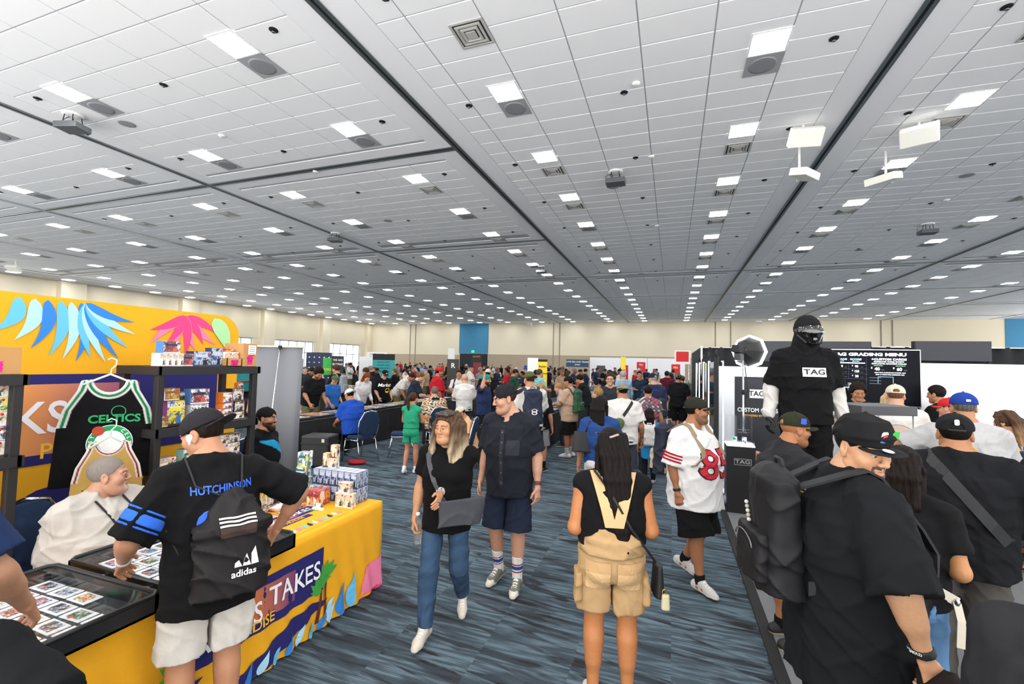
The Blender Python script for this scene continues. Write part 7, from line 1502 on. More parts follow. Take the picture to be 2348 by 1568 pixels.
for k in range(2):
    c_ = thing('paper_cup', 'kraft paper coffee cup with white lid on the small black table', 'cup', (1.56+.075*k, 4.66, .971), 0, 'paper cups'); lathe('cup_body', [(.022, 0), (.034, .09)], mat('kraft_cup', 'c08a58', .7), c_, 16); lathe('cup_lid', [(.036, .09), (.036, .1), (.030, .112), (.005, .112)], M_WHITE, c_, 16)
ct = thing('service_counter', 'long white service counter in front of the broad white wall', 'counter', (4.7, 7.75, .02)); box('counter_body', (-1.4, -.28, 0), (1.6, .28, .96), M_WALLW, ct, .006); box('counter_top', (-1.42, -.32, .96), (1.62, .32, 1.0), mat('counter_white', 'eef0f2', .3), ct, .004)
for k in range(3):
    p_ = thing('counter_sign', ('small dark counter sign standing on the white counter', 'tilted tablet with bright picture on the white counter', 'upright card display on the white counter')[k], 'sign', (3.6+.30*k, 7.56, 1.021), -.25); box('sign_plate', (-.07, -.005, 0), (.07, .005, .15), (M_HDR, PM['blue'], PM['black'])[k], p_, .002); box('sign_foot', (-.05, -.03, 0), (.05, .03, .008), M_BLACK, p_)
for k in range(8): product_box(3.5+.12*k, 7.8, 1.021, .09, .14, .02, ('white', 'silver', 'navy')[k % 3], 'flat card sleeve laid out on the white counter', 'card sleeves on the counter', .1*k, None, False)
# ================================================================ PEOPLE AROUND THE BLACK TABLES
def P(label, xy, rel, **k):
    k.setdefault('q', 1); return human('person', label, xy, AW(xy, rel), **k)
A_ = P('woman in royal blue blouse with long dark hair, between the overalls and the aisle', (-.80, 5.40), 4, h=1.58, bust=.8, g=1.05, skin='c98a60', head=(-.45, .1), hair=dict(t=.014, locks=[([(x, -.08, .07), (x*1.15, -.11, -.05), (x*1.1, -.11, -.22), (x*.9, -.09, -.34)], .034, .024) for x in (-.06, -.03, 0, .03, .06)]+[([(.05*sd, -.01, .09), (.09*sd, -.02, 0), (.094*sd, -.02, -.16)], .022, .016) for sd in (1, -1)]), hairc='17110f', top=dict(c='2a4a86', sleeve=.45, ease=.03, hem=-.04), bottom=dict(c='e6e2de', len=1.95, ease=.03), shoes=dict(c='d8c8b8'), L='down', R='phone')
bb = worn('shoulder_bag', 'black leather shoulder bag on the woman in the royal blue blouse', A_); part('bag_body', [ec((-.20, -.10, .95), (-.19, -.08, 1.18), (1, .3, 0), (.13, .05), (.11, .03), .03, pw=3)], .010, '1c1c20', bb, M_SHOE); tube('strap', [(-.16, -.09, 1.18), tuple(A_['SH'][-1]+V3(.04, -.07, .03)), tuple(A_['SH'][-1]+V3(.04, .0, .06))], .010, M_BLACK, bb, 6)
A_ = P('man in white tee and grey backward cap with green sling bag', (-.68, 6.85), 2, h=1.70, g=1.15, gd=1.05, skin='b98058', head=(.3, .05), hair='short', hairc='1d1512', cap=dict(c='8f9088', back=True, vc='a8946a'), top=dict(c='e6e2de', sleeve=.72, ease=.045), bottom=dict(c='3c4048', len=1.0, ease=.04), shoes=dict(c='e8e8e8'), L='fwd', R='relaxed', tattoo=(1,))
sl = worn('sling_bag', 'olive green sling bag across the back of the man in the white tee', A_); pts = on_body(A_, [(.13, 1.43, -1), (.07, 1.34, -1), (0, 1.24, -1)], .010); ribbon('sling_strap', [tuple(A_['tp'](.13, .0, .535))]+pts, .045, (.5, 0, -.85), M_BLACK, sl, .006); part('sling_pouch', [el((-.10, -.19, 1.10), (.13, .055, .085), roty(-.7)@np.eye(3), .02)], .010, '5a6a38', sl, None, (), folds(.004)); 
def flow(P):
    n = np.sin(38*P[:, 0]+3*np.sin(21*P[:, 2]))*np.sin(41*P[:, 2]+2*np.sin(25*P[:, 0])); C = np.tile(lin('5f6068'), (len(P), 1)); C[n > .55] = lin('d8566a'); C[n < -.62] = lin('e6d6c8'); return C
P('woman with dark hair bun in grey flower-print top', (-.42, 8.75), 4, h=1.60, bust=.8, g=1.12, skin='b97f5a', hair='bun', hairc='1f1612', top=dict(c=flow, sleeve=.5, ease=.03), bottom=dict(c='2c3038', len=2), shoes=dict(c='333333'), R='down', L='fwd')
bn = COL.objects[-1]
A_ = P('girl in turquoise dress with small white backpack, walking away down the aisle', (-.36, 7.95), 0, h=1.22, bust=.01, g=.95, skin='b97f5a', hair=dict(t=.014, locks=[([(x, -.08, .07), (x*1.15, -.11, -.05), (x*1.15, -.1, -.17)], .034, .03) for x in (-.06, -.03, 0, .03, .06)]), hairc='1f1512', headscale=1.15, top=dict(c='2f8fc8', sleeve=.45, ease=.03, hem=-.32, name='dress', boxy=1.1), bottom=dict(c='16171b', len=2, ease=.004, name='leggings'), shoes=dict(c='b9a8b0'), step=.2, L='down', R='down')
backpack(A_, 'small white quilted backpack on the girl in the turquoise dress', 'e8e2dc', w=.24, h=.27, d=.10, strap='d8d2cc', q=1, z=(0, -.15, .80), acc='ded8d0')
P('blond boy in white and black top among the browsers', (-1.32, 8.75), 60, h=1.50, skin='d9a385', hair='short', hairc='a8814f', headscale=1.08, top=dict(c='e4e2e0', sleeve=.7), bottom=dict(c='222222', len=.9), shoes=dict(c='333333'))
P('man with glasses in charcoal tee facing the crowd', (-1.15, 9.1), 176, h=1.80, g=1.1, skin='d8a78c', hair='short', hairc='3a2a20', glasses=True, beard=('6a5040', 'stub', .3), top=dict(c='30363f', sleeve=.7), bottom=dict(c='333842', len=2), shoes=dict(c='333333'))
A_ = P('man in navy tee and navy cap with a dark backpack slung low', (-.38, 10.45), 14, h=1.80, g=1.1, skin='d8a78c', head=(.4, .15), hair='buzz', hairc='b9b0a8', cap=dict(c='23263a'), top=dict(c='2a3560', sleeve=.75), bottom=dict(c='3a4a60', len=2), shoes=dict(c='333333'))
backpack(A_, 'dark slate backpack slung low on the man in the navy tee', '2c3440', w=.26, h=.36, d=.12, q=1, z=(.10, -.20, 1.05))
A_ = P('man in tan tee and black cap with tattooed arm at the aisle table', (-2.05, 9.55), 62, h=1.70, g=1.08, skin='b5795a', head=(.2, .1), hair='short', hairc='15100e', cap=dict(c='1a1a1b', back=True, logo=('LA', 'b89a4a', .035)), top=dict(c='c9a78c', sleeve=.72, ease=.045, hem=-.16), bottom=dict(c='131314', len=.95, ease=.05), shoes=dict(c='e8e8e6'), socks=dict(c='b9b9bb', h=.14), L='fwd', R='relaxed', tattoo=(1, -1))
backpack(A_, 'green drawcord backpack on the man in the tan tee', '2f5a3c', w=.28, h=.42, d=.15, strap='2a4a34', q=1)
bxx = worn('sticker_lunchbox', 'blue metal card case covered in stickers hanging from the hand of the tan shirt', A_, 'case'); pm0, d0, th0, n0 = A_['palm1']; cbx = pm0+V3(0, .03, -.21); box('case_body', tuple(cbx-V3(.04, .16, .12)), tuple(cbx+V3(.04, .16, .12)), mat('case_blue', '20305a', .4), bxx, .01); tube('case_handle', [tuple(cbx+V3(0, -.05, .12)), tuple(cbx+V3(0, -.04, .16)), tuple(cbx+V3(0, .04, .16)), tuple(cbx+V3(0, .05, .12))], .008, M_BLACK, bxx, 6)
for dy, dz, c_ in ((-.08, .03, 'e0a838'), (.05, -.06, 'd03a3a'), (.02, .05, '4a6ac0')): decal('sticker', disc_geo(.035, 12), frame(tuple(cbx+V3(.041, dy, dz)), (0, 1, 0), (0, 0, 1)), mat('case_sticker_'+c_, c_, .6), bxx, None, .001)
A_ = P('young man in white tee and olive cap with navy sports backpack at the aisle table', (-2.18, 7.12), 12, h=1.82, g=1.02, skin='c98f6a', head=(.3, .15), hair='short', hairc='4a3020', cap=dict(c='5a6040', back=True), top=dict(c='d9d6d0', sleeve=.72, ease=.04), bottom=dict(c='16161a', len=.92, ease=.05), shoes=dict(c='2f6a94', sole='f0f0f0'), socks=dict(c='b0b0b4', h=.09), L='down', R='fwd', q=0)
ub, cu2 = backpack(A_, 'large navy sports backpack with white emblem on the young man in the olive cap', '262d44', w=.32, h=.48, d=.17, strap='262d44', q=0)
TU = bvh_of(ub.children[1]); ww = M_PAPER
decal('emblem', merge_geo([shift_geo(disc_geo(.045, 16, .030, .028), 0, .018), shift_geo(disc_geo(.045, 16, .030, .028), 0, -.018)]), back_frame(cu2[0], -.8, cu2[2]-.05), ww, ub, TU, .006, None, .03); decal('emblem', shift_geo(rect_geo(.05, .02), 0, 0), back_frame(cu2[0], -.8, cu2[2]-.155), mat('print_gold'), ub, TU, .006)
A_ = P('boy in grey shorts and black tee with a black backpack behind the navy backpack', (-2.28, 8.05), -18, h=1.58, skin='c98f6a', head=(-.3, .1), hair=dict(t=.016, locks=[([(x, -.07, .09), (x*1.2, -.11, 0), (x*1.2, -.1, -.09)], .03, .024) for x in (-.06, -.02, .02, .06)]), hairc='b08a58', top=dict(c='16171a', sleeve=.7, ease=.04), bottom=dict(c='8f8f92', len=.92, ease=.035), shoes=dict(c='1a1a1c', sole='f0f0f0'), socks=dict(c='161618', h=.14))
backpack(A_, 'plain black backpack on the boy in grey shorts', '1b1b1e', w=.27, h=.42, d=.15, q=1)
P('bearded man in navy polo and teal cap raising a hand to his head', (-3.85, 9.15), -115, h=1.70, g=1.1, skin='c98f70', head=(.2, .1), hair='short', hairc='2a1c16', cap=dict(c='1f9a96', back=True), beard=('2a1c16', 'full', .9, .02), top=dict(c='28355a', sleeve=.7, collar=1), bottom=dict(c='222222', len=2), shoes=dict(c='333333'), R=dict(t=(.12, .22, .52), pole=(.9, .6, .2)))
P('boy in bright red tee sitting behind the aisle tables', (-3.85, 11.2), -85, h=1.62, seat=.47, skin='b97a58', hair='fade', hairc='15100e', top=dict(c='d02834', sleeve=.7), bottom=dict(c='333333', len=2), shoes=dict(c='333333'), L='fwd', R='fwd')
P('fair-haired boy in grey hoodie leaning over the aisle table', (-2.45, 10.7), 85, h=1.52, lean=.25, skin='dba88a', hair='short', hairc='b58a58', top=dict(c='a8aaae', sleeve=1.8), bottom=dict(c='333842', len=2), shoes=dict(c='333333'), L='fwd', R='fwd', head=(0, .3))
P('man in black pullover with short dark hair examining cards at the aisle table', (-2.2, 12.2), 70, h=1.72, lean=.3, skin='c08a68', hair='short', hairc='15100e', glasses=True, top=dict(c='1b1c20', sleeve=1.8), bottom=dict(c='333333', len=2), shoes=dict(c='333333'), L='fwd', R='fwd', head=(0, .3))
A_ = P('girl in green sleeveless top and shorts with ponytail carrying a cardboard tray', (-4.28, 6.95), -22, h=1.38, bust=.01, g=.88, lg=.85, skin='c98a66', hair='pony', hairc='4a3020', headscale=1.1, top=dict(c='2fa57c', sleeve=0, hem=.06, ease=.014, neck=.07), bottom=dict(c='2fa57c', len=.55, ease=.035), shoes=dict(c='d8e6ee', sole='f4f4f4'), socks=dict(c='f0f0f0', h=.07), R='fwd', L='fwd', step=.15, head=(-.3, .1))
part('ponytail', [rc(A_['hp'](0, -.10, .06), A_['hp'](0, -.15, 0), .024, .028, .02), rc(A_['hp'](0, -.15, 0), A_['hp'](.0, -.14, -.16), .028, .022, .02), rc(A_['hp'](0, -.14, -.16), A_['hp'](.01, -.12, -.26), .022, .01, .02)], .008, '4a3020', A_['root'], M_HAIR)
tr_ = worn('cardboard_tray', 'shallow cardboard tray carried by the girl in green', A_, 'tray'); cc_ = (A_['palm1'][0]+A_['palm-1'][0])/2+V3(.0, .10, .03); boxes('tray_walls', [(tuple(cc_+V3(-.17, -.12, 0)), tuple(cc_+V3(.17, .12, .006))), (tuple(cc_+V3(-.17, -.12, 0)), tuple(cc_+V3(.17, -.114, .04))), (tuple(cc_+V3(-.17, .114, 0)), tuple(cc_+V3(.17, .12, .04))), (tuple(cc_+V3(-.17, -.12, 0)), tuple(cc_+V3(-.164, .12, .04))), (tuple(cc_+V3(.164, -.12, 0)), tuple(cc_+V3(.17, .12, .04)))], KR, tr_)
A_ = human('person', 'man in royal blue tee and white backward cap seated at the black table', (-5.98, 7.55), 68, h=1.74, g=1.15, gd=1.1, skin='bd8259', seat=.48, lean=.18, head=(.1, .3), hair='short', hairc='1c1411', cap=dict(c='eceae6', back=True), top=dict(c='2552b8', sleeve=.75, ease=.04, hem=-.1), bottom=dict(c='1b1c20', len=2), shoes=dict(c='222222'), L='table', R='table')
human('person', 'man in black tee with dark curly hair and beard leaning over the black table', (-7.95, 8.55), -100, h=1.80, g=1.18, gd=1.15, skin='b97f5a', lean=.32, head=(-.1, .45), hair='curly', hairc='17110e', beard=('17110e', 'full', .8, .005), top=dict(c='17171a', sleeve=.75), bottom=dict(c='6a7050', len=2), shoes=dict(c='333333'), L='low', R='low', q=1)
human('person', 'boy in bright blue tee and olive cap looking down at the cards', (-8.05, 9.35), -100, h=1.55, skin='d09a78', head=(0, .3), hair='short', hairc='4a3020', cap=dict(c='5f6a44'), top=dict(c='2f6fc0', sleeve=.75), bottom=dict(c='333842', len=.95), shoes=dict(c='333333'), L='low', R='low', q=1)
lk = [([(x, -.03, .1), (x*1.5, -.03, 0), (x*1.5+.03, .0, -.15), (x*1.3+.05, .02, -.32)], .034, .026) for x in (-.06, -.03, .03, .06)]+[([(x, -.07, .07), (x, -.1, -.05), (x+.04, -.08, -.25)], .035, .028) for x in (-.04, 0, .04)]
human('person', 'woman with long red-brown hair in white sweatshirt bending over the cards', (-7.95, 10.35), -105, h=1.66, bust=.6, skin='dba88c', lean=.38, head=(-.1, .4), hair=dict(t=.014, locks=lk, tip='b5682f'), hairc='7a4020', top=dict(c='e4e2e2', sleeve=1.9, ease=.05), bottom=dict(c='17171a', len=2), shoes=dict(c='333333'), L='low', R='low', q=1)
A_ = human('person', 'young man in black tee with yellow smiley print and black cap', (-7.85, 11.15), -120, h=1.70, skin='d8a78c', head=(0, .4), lean=.15, hair='short', hairc='3a2a20', cap=dict(c='17171a', logo=('LA', 'e8e8e8', .04)), top=dict(c='151518', sleeve=.8, ease=.05), bottom=dict(c='222222', len=2), shoes=dict(c='333333'), L='low', R='low', q=1)
T = bvh_of(A_['shirt']); text('shirt_script', 'Market', .13, chest_frame(.02, .4, 1.25), M_PAPER, A_['shirt'], T, .006, bold=.02, shear=.3); decal('smiley_print', disc_geo(.07, 18), chest_frame(-.06, .4, 1.10), mat('smiley_yellow', 'f2d22a', .8), A_['shirt'], T, .006)
human('person', 'man in white tee and olive trousers bent low over the black table', (-8.0, 12.3), -75, h=1.78, skin='b97f5a', lean=.75, head=(0, .4), hair='short', hairc='2a1f18', cap=None, top=dict(c='e9e6e0', sleeve=.75), bottom=dict(c='7a6f4a', len=2), shoes=dict(c='333333'), L='low', R='low', q=1)
A_ = P('man in red football jersey and red backward cap by the long table', (-5.95, 10.9), -70, h=1.80, g=1.12, skin='b97f5a', head=(-.1, .1), hair='buzz', hairc='15100e', cap=dict(c='d02a2e', back=True), beard=('1a1310', 'full', .5), top=dict(c='c41f2e', sleeve=.85, ease=.05, name='jersey'), bottom=dict(c='222222', len=2), shoes=dict(c='eeeeee'), R='down', L='fwd')
a, b = A_['SH'][1], A_['EL'][1]; d_ = unit(b-a)
for tt in (.55, .65, .75):
    c_ = a+(b-a)*tt; part('sleeve_stripe', [ec(c_, c_+d_*.016, (1, 0, .3), (.092, .092), (.092, .092), .003)], .008, 'eeeae6', A_['shirt'], M_CLOTH)
A_ = P('smiling man in white tee with black backpack straps facing the aisle', (-5.80, 11.9), 172, h=1.72, skin='c08a64', hair='fade', hairc='1a1310', top=dict(c='e6e6e4', sleeve=.7), bottom=dict(c='333842', len=2), shoes=dict(c='eeeeee'), L='fwd', R='fwd')
backpack(A_, 'black backpack on the smiling man in the white tee', '1b1b1e', q=1)
P('bald man in white tee seen from behind at the middle tables', (-4.60, 9.75), 8, h=1.68, g=1.15, skin='d8a284', hair='none', hairc='8a7a70', top=dict(c='eae8e4', sleeve=.75), bottom=dict(c='3a4048', len=2), shoes=dict(c='333333'), L='fwd', R='fwd')
def aloha(P):
    n = np.sin(45*P[:, 0]+3*np.sin(26*P[:, 2]))*np.sin(43*P[:, 2]+2*np.sin(30*P[:, 0]+20*P[:, 1])); C = np.tile(lin('e6ddc8'), (len(P), 1)); C[n > .35] = lin('b9732f'); C[n < -.4] = lin('4a4238'); return C
P('balding man in tropical floral shirt seated with his back to the aisle', (-4.98, 9.05), 12, h=1.76, g=1.12, seat=.48, skin='d09a80', hair='buzz', hairc='7a6a5c', glasses=True, lean=.15, top=dict(c=aloha, sleeve=.75, ease=.045, collar=1, hem=-.12), bottom=dict(c='333333', len=2), shoes=dict(c='333333'), L='fwd', R='fwd')
A_ = P('boy in cream cap and orange lanyard seated low beside the tables', (-3.40, 7.55), 110, h=1.55, seat=.40, lean=.3, skin='b97f5a', hair='short', hairc='1c1411', cap=dict(c='e2d8c4', logo=('LA', '2a2a2a', .04)), top=dict(c='f0b98a', sleeve=.7), bottom=dict(c='333842', len=1), shoes=dict(c='e8e8e8'), head=(0, .4), L='lap', R='lap')
ln = worn('lanyard', 'orange lanyard on the boy in the cream cap', A_, 'lanyard'); z1 = A_['tp'](0, 0, 0)[2]
for sd in (1, -1): ribbon('ribbon', on_body(A_, [(.06*sd, z1+.42, 1), (.04*sd, z1+.3, 1), (.0, z1+.16, 1)], .008), .016, (1, 0, .2), mat('lanyard_orange', 'f06a28', .7), ln, .003)
P('bearded vendor in black and cyan shirt seated between the shelves and the grey banner', (-4.45, 4.05), -120, h=1.74, seat=.47, skin='c08a68', hair='short', hairc='1c1411', cap=dict(c='1a1a1c', back=True), beard=('33201a', 'full', .9, .03), top=dict(c=lambda Q: np.where((np.abs(Q[:, 2:3]-.95-.6*Q[:, :1]) < .05) & (Q[:, 2:3] < 1.02), np.array(lin('2aa6d8')), np.array(lin('131316'))), sleeve=.8, ease=.04), bottom=dict(c='222222', len=2), shoes=dict(c='333333'))
banquet_chair(-4.55, 4.12, rad(-100), 'navy padded chair under the bearded vendor by the grey banner')
# aisle, farther on
P('man in black tee with green back print and olive cap walking away', (.15, 13.4), 2, h=1.76, g=1.1, skin='b97f5a', hair='buzz', hairc='15100e', cap=dict(c='66704a'), top=dict(c='17181a', sleeve=.8, ease=.05), bottom=dict(c='141416', len=1.0, ease=.05), shoes=dict(c='222222'), socks=dict(c='151515', h=.15), step=.2)
P('woman in sage green tee and black shorts with grey cap walking away', (.28, 15.2), -5, h=1.68, bust=.6, skin='c98f6a', hair='pony', hairc='4a3828', cap=dict(c='6a6c68'), top=dict(c='7f8f74', sleeve=.75, ease=.03, hem=.0), bottom=dict(c='161618', len=.55, ease=.03), shoes=dict(c='e0dcd4'), step=.3)
P('man in dark teal tee standing with arms crossed in the aisle', (-1.0, 15.2), 182, h=1.78, skin='c98f6a', hair='fade', hairc='2a1f18', top=dict(c='22384a', sleeve=.7), bottom=dict(c='55584a', len=.95, ease=.04), shoes=dict(c='333333'), L='cross', R='cross')
P('man in light blue shirt with grey hair turned to the tables', (-1.35, 13.6), 30, h=1.80, g=1.15, skin='d8a78c', hair='short', hairc='b9b4ae', top=dict(c='9fc0dc', sleeve=1.5), bottom=dict(c='6a6a58', len=2), shoes=dict(c='333333'))
P('man in aqua polo standing behind the aisle tables', (-3.9, 13.6), -60, h=1.78, g=1.15, skin='d09a80', hair='short', hairc='5a4a3c', top=dict(c='8fd0d2', sleeve=.75, collar=1), bottom=dict(c='222222', len=2), shoes=dict(c='333333'), L='fwd', R='fwd')
P('man in camouflage backpack and black tee by the aisle', (-1.85, 14.4), 15, h=1.76, skin='c98f6a', hair='short', hairc='1c1411', top=dict(c='1a1b1d', sleeve=.75), bottom=dict(c='333842', len=2), shoes=dict(c='333333'))
P('woman in white knit top with dark curls in the aisle', (-.55, 16.0), 20, h=1.66, bust=.7, skin='b97f5a', hair='curly', hairc='1c1411', top=dict(c='e6e2da', sleeve=.6), bottom=dict(c='333842', len=2), shoes=dict(c='eeeeee'))
P('man in maroon tee walking away along the aisle', (-.2, 18.2), -4, h=1.78, skin='c98f6a', hair='short', hairc='2a1f18', top=dict(c='6a1f30', sleeve=.75), bottom=dict(c='2a2c34', len=2), shoes=dict(c='333333'))
P('man with spiky dark hair in black tee browsing the back tables', (-8.6, 7.7), 35, h=1.74, skin='c98f6a', hair='fade', hairc='3a2a20', top=dict(c='17171a', sleeve=.75), bottom=dict(c='222222', len=2), shoes=dict(c='333333'), head=(.6, 0))
A_ = P('man with grey straps and black tee reaching forward over the back tables', (-9.0, 10.6), 55, h=1.80, skin='c98f6a', hair='short', hairc='4a3424', top=dict(c='17171a', sleeve=.75), bottom=dict(c='222222', len=2), shoes=dict(c='333333'), L='fwd', R='fwd', head=(0, .2))
backpack(A_, 'light grey backpack on the man reaching over the back tables', '9aa0a4', q=1, strap='8a9094')
P('man in dark tee with orange lanyard bowing over the back tables', (-8.6, 11.6), 60, h=1.76, skin='d09a80', hair='short', hairc='4a3020', lean=.3, top=dict(c='1d1d22', sleeve=.75), bottom=dict(c='222222', len=2), shoes=dict(c='333333'), L='fwd', R='fwd', head=(0, .3))
P('young man with light brown hair and navy tee stooping by the long table', (-6.1, 9.95), -80, h=1.72, skin='d8a78c', hair='short', hairc='7a5a38', lean=.25, top=dict(c='232a3c', sleeve=.75), bottom=dict(c='333842', len=2), shoes=dict(c='333333'), L='fwd', R='fwd', head=(0, .4))
P('man in black tee with white back print and white cap among the browsers', (-5.2, 12.6), -20, h=1.76, g=1.15, skin='b97f5a', hair='buzz', hairc='1c1411', cap=dict(c='e6e2dc', back=True), top=dict(c='17171a', sleeve=.8, ease=.05), bottom=dict(c='222222', len=2), shoes=dict(c='333333'))
P('man in forest green tee and navy cap looking down at cards', (-5.0, 14.4), -75, h=1.76, g=1.1, skin='b97f5a', hair='buzz', hairc='1c1411', cap=dict(c='23283c'), top=dict(c='24503c', sleeve=.8), bottom=dict(c='2f4a72', len=2), shoes=dict(c='333333'), L='fwd', R='fwd', head=(0, .3))
P('young man in pale grey tee with lanyard standing past the green tee', (-4.4, 14.9), -85, h=1.74, skin='b97f5a', hair='short', hairc='15100e', top=dict(c='c2c8d0', sleeve=.75), bottom=dict(c='2f4a72', len=2), shoes=dict(c='333333'), L='fwd', R='fwd', head=(0, .2))
# ================================================================ FAR CROWD (low-detail people sharing meshes)
def template(**k):
    J = human('person', 'x y z w', (0, -50), 0, q=2, skin='ffffff', hairc='ffffff', top=dict(c='ffffff', sleeve=k.pop('sleeve', .75), ease=.04), bottom=dict(c='ffffff', len=k.pop('len', 2)), shoes=dict(c='ffffff', sole='ffffff'), **k)
    return J['root']
TPL = [template(h=1.76, L='fwd', R='fwd', head=(0, .25), hair='short'), template(h=1.72, lean=.25, L='fwd', R='low', head=(.2, .35), hair='short'), template(h=1.78, g=1.2, belly=.5, L='down', R='phone', hair='none', cap=dict(c='ffffff'), len=.95), template(h=1.65, bust=.8, L='fwd', R='down', head=(.4, .1), hair=dict(t=.014, locks=[([(x, -.08, .07), (x*1.2, -.11, -.05), (x*1.1, -.1, -.24)], .034, .03) for x in (-.05, 0, .05)])), template(h=1.75, L='cross', R='cross', hair='curly'), template(h=1.74, L='down', R='down', step=.3, hair='none', cap=dict(c='ffffff', back=True), len=.95)]
TOPS = dict(black='17171a', white='e6e4e0', navy='26304e', grey='8c8e92', red='b02430', blue='3a6ab0', green='3a6a4a', maroon='6a2230', teal='2f8a90', tan='b89a7c', purple='5a3a80', yellow='d8b83a', charcoal='33363c', orange='d0662a', **{'pale blue': '9fc0dc'})
TW = ['black']*14+['white']*4+['navy']*4+['grey']*3+['charcoal']*3+['red', 'blue', 'green', 'maroon', 'teal', 'tan', 'purple', 'yellow', 'pale blue', 'orange', 'blue', 'red']
SK = ('d8a78c', 'c98f6a', 'b97f5a', '8a5a40', 'dba88a', 'a8714c'); HR = ('17110e', '2a1f18', '4a3424', '1c1411', '7a5a38', '8a8078'); PNT = ('222428', '2f4a72', '3a4048', '16161a', '6a6450', '55585c'); CP = ('17171a', '26304e', 'e2ded8', 'b02430', '2f4aa0', '6a6c60')
def rgba(c): return lin(c)+(1,)
first = [True]*len(TPL); used_xy = []
def far_person(x, y, face, zone):
    i = random.randrange(len(TPL)); tcol = random.choice(TW)
    if first[i]: r = TPL[i]; first[i] = False
    else: r = copy_tree(TPL[i])
    r.location = (x, y, 0); r.rotation_euler = (0, 0, rad(face)); s = random.uniform(.95, 1.05); r.scale = (s, s, s)
    kind = ('dark-haired person', 'dark-haired person bending', 'capped person in shorts', 'long-haired person', 'curly-haired person with crossed arms', 'person in backward cap and shorts')[i]
    lab = '%s in %s top %s' % (kind, tcol, zone)
    tag(r, lab, 'person', 'visitors '+zone)
    sk, hr, pn, cp = rgba(random.choice(SK)), rgba(random.choice(HR)), rgba(random.choice(PNT)), rgba(random.choice(CP))
    for c in r.children:
        n = c.name.split('.')[0]
        c.color = {'body': sk, 'hair': hr, 'hair_lengths': hr, 'shirt': rgba(TOPS[tcol]), 'trousers': pn, 'shorts': pn, 'shoe': rgba('d8d6d2'), 'cap': cp}.get(n, (1, 1, 1, 1))
        for g in c.children: g.color = c.color
random.seed(21)
ROWS = [-11.6, -16.2, -20.8, -25.4, -30.0, -34.6]
BANXY = [(-15.55, 22.1), (-17.6, 19.3), (-15.7, 17.85), (-15.2, 17.9), (-18, 18.2), (-16.9, 22.6), (-19, 26.2), (-10.9, 21.6), (-9.9, 22.5), (-4.92, 16.3), (-4.3, 15.45), (-7.9, 39.7), (-20.6, 40.4), (-25, 56.5), (-4.45, 30.3), (-4.5, 29.9), (-2.45, 24.6), (-2.35, 37.4), (-3.75, 38.6), (.2, 31.9), (.55, 32.05)]
TABS = []
def clear(x, y, r): return all((a-x)**2+(b-y)**2 > r*r for a, b in BANXY) and not (y > 39 and x > -8.2)
def far_table(x, y, lab):
    if clear(x, y+1.15, 1.9): black_table(x-.38, x+.38, y, y+2.3, lab, 'vendor tables in the far rows'); TABS.append((x, y))
def free(x, y, r=.55):
    if not clear(x, y, 1.05): return False
    for a, b in used_xy:
        if (a-x)**2+(b-y)**2 < r*r: return False
    used_xy.append((x, y)); return True
for r in ROWS:
    y = 8.5 if r > -14 else 14
    k = 0
    while y < 50:
        ln_ = 2.3; far_table(r, y, 'black-draped vendor table in the rows %s' % ('behind the long card table' if y < 22 else 'towards the far wall'))
        y += ln_+(.1 if k % 3 else 2.4); k += 1
for y in np.arange(17.0, 46, 2.6): far_table(-3.08, y, 'black-draped vendor table farther along the aisle row')
for y in np.arange(15.0, 46, 2.6): far_table(-7.04, y, 'black-draped vendor table farther along the long row')
cnt = 0
for r in ROWS+[-7.04, -3.08]:
    lo = 16.5 if r > -8 else (9 if r > -14 else 13)
    for side in (1, -1):
        y = lo+random.uniform(0, .8)
        while y < 52:
            if random.random() < (.62 if y < 30 else .5):
                x = r+side*random.uniform(.72, 1.25)
                if free(x, y): far_person(x, y, (90 if side > 0 else -90)+random.uniform(-45, 45), 'among the near card tables' if y < 20 else ('among the middle tables' if y < 34 else 'towards the far wall')); cnt += 1
            y += random.uniform(.7, 1.5) if y < 30 else random.uniform(1.8, 3.6)
for k in range(26):
    x, y = random.uniform(-2.0, .1), random.uniform(19, 52)
    if free(x, y, .8): far_person(x, y, random.choice((0, 180))+random.uniform(-30, 30), 'walking in the long aisle'); cnt += 1
print('far people', cnt)
# ================================================================ FAR BANNERS AND BOOTHS
def banner(x, y, z0, z1, w, rz, m, label, txt=(), name='vendor_banner', frame_m=None):
    t = thing(name, label, 'banner', (x, y, 0), rz); box('sheet', (-w/2, 0, z0), (w/2, .02, z1), m, t)
    for sx in (-1, 1): tube('upright', [(sx*w*.46, .04, 0), (sx*w*.46, .04, z1-.02)], .015, M_STEEL, t, 6)
    box('base', (-w/2, -.08, 0), (w/2, .12, .05), M_ALU, t, .01)
    for s, sz, zz, mm in txt: text('lettering', s, sz, frame((0, -.001, zz), (1, 0, 0), (0, 0, 1)), mm, t, None, .004, bold=.02)
    return t
def tow(x, y): return math.atan2(-x, y)
MB = lambda n, c: mat('banner_'+n, c, .6)
tg = banner(-15.55, 22.1, .3, 2.32, 1.22, tow(-15.55, 22.1), MB('teal', '2f9a9c'), 'teal service banner with black header beyond the card tables', (('CARD PREP SERVICE MENU', .085, 2.14, MB('mint', '7fe0c0')),)+tuple((('GRADING SUPPLY', .09, 1.85-.17*k, INK)) for k in range(4))); box('header', (-.61, -.006, 1.98), (.61, -.001, 2.32), M_BLACK, tg)
nv = banner(-17.6, 19.3, .3, 2.30, 1.25, tow(-17.6, 19.3), MB('navy', '26304e'), 'navy step-and-repeat banner with white marks near the windows')
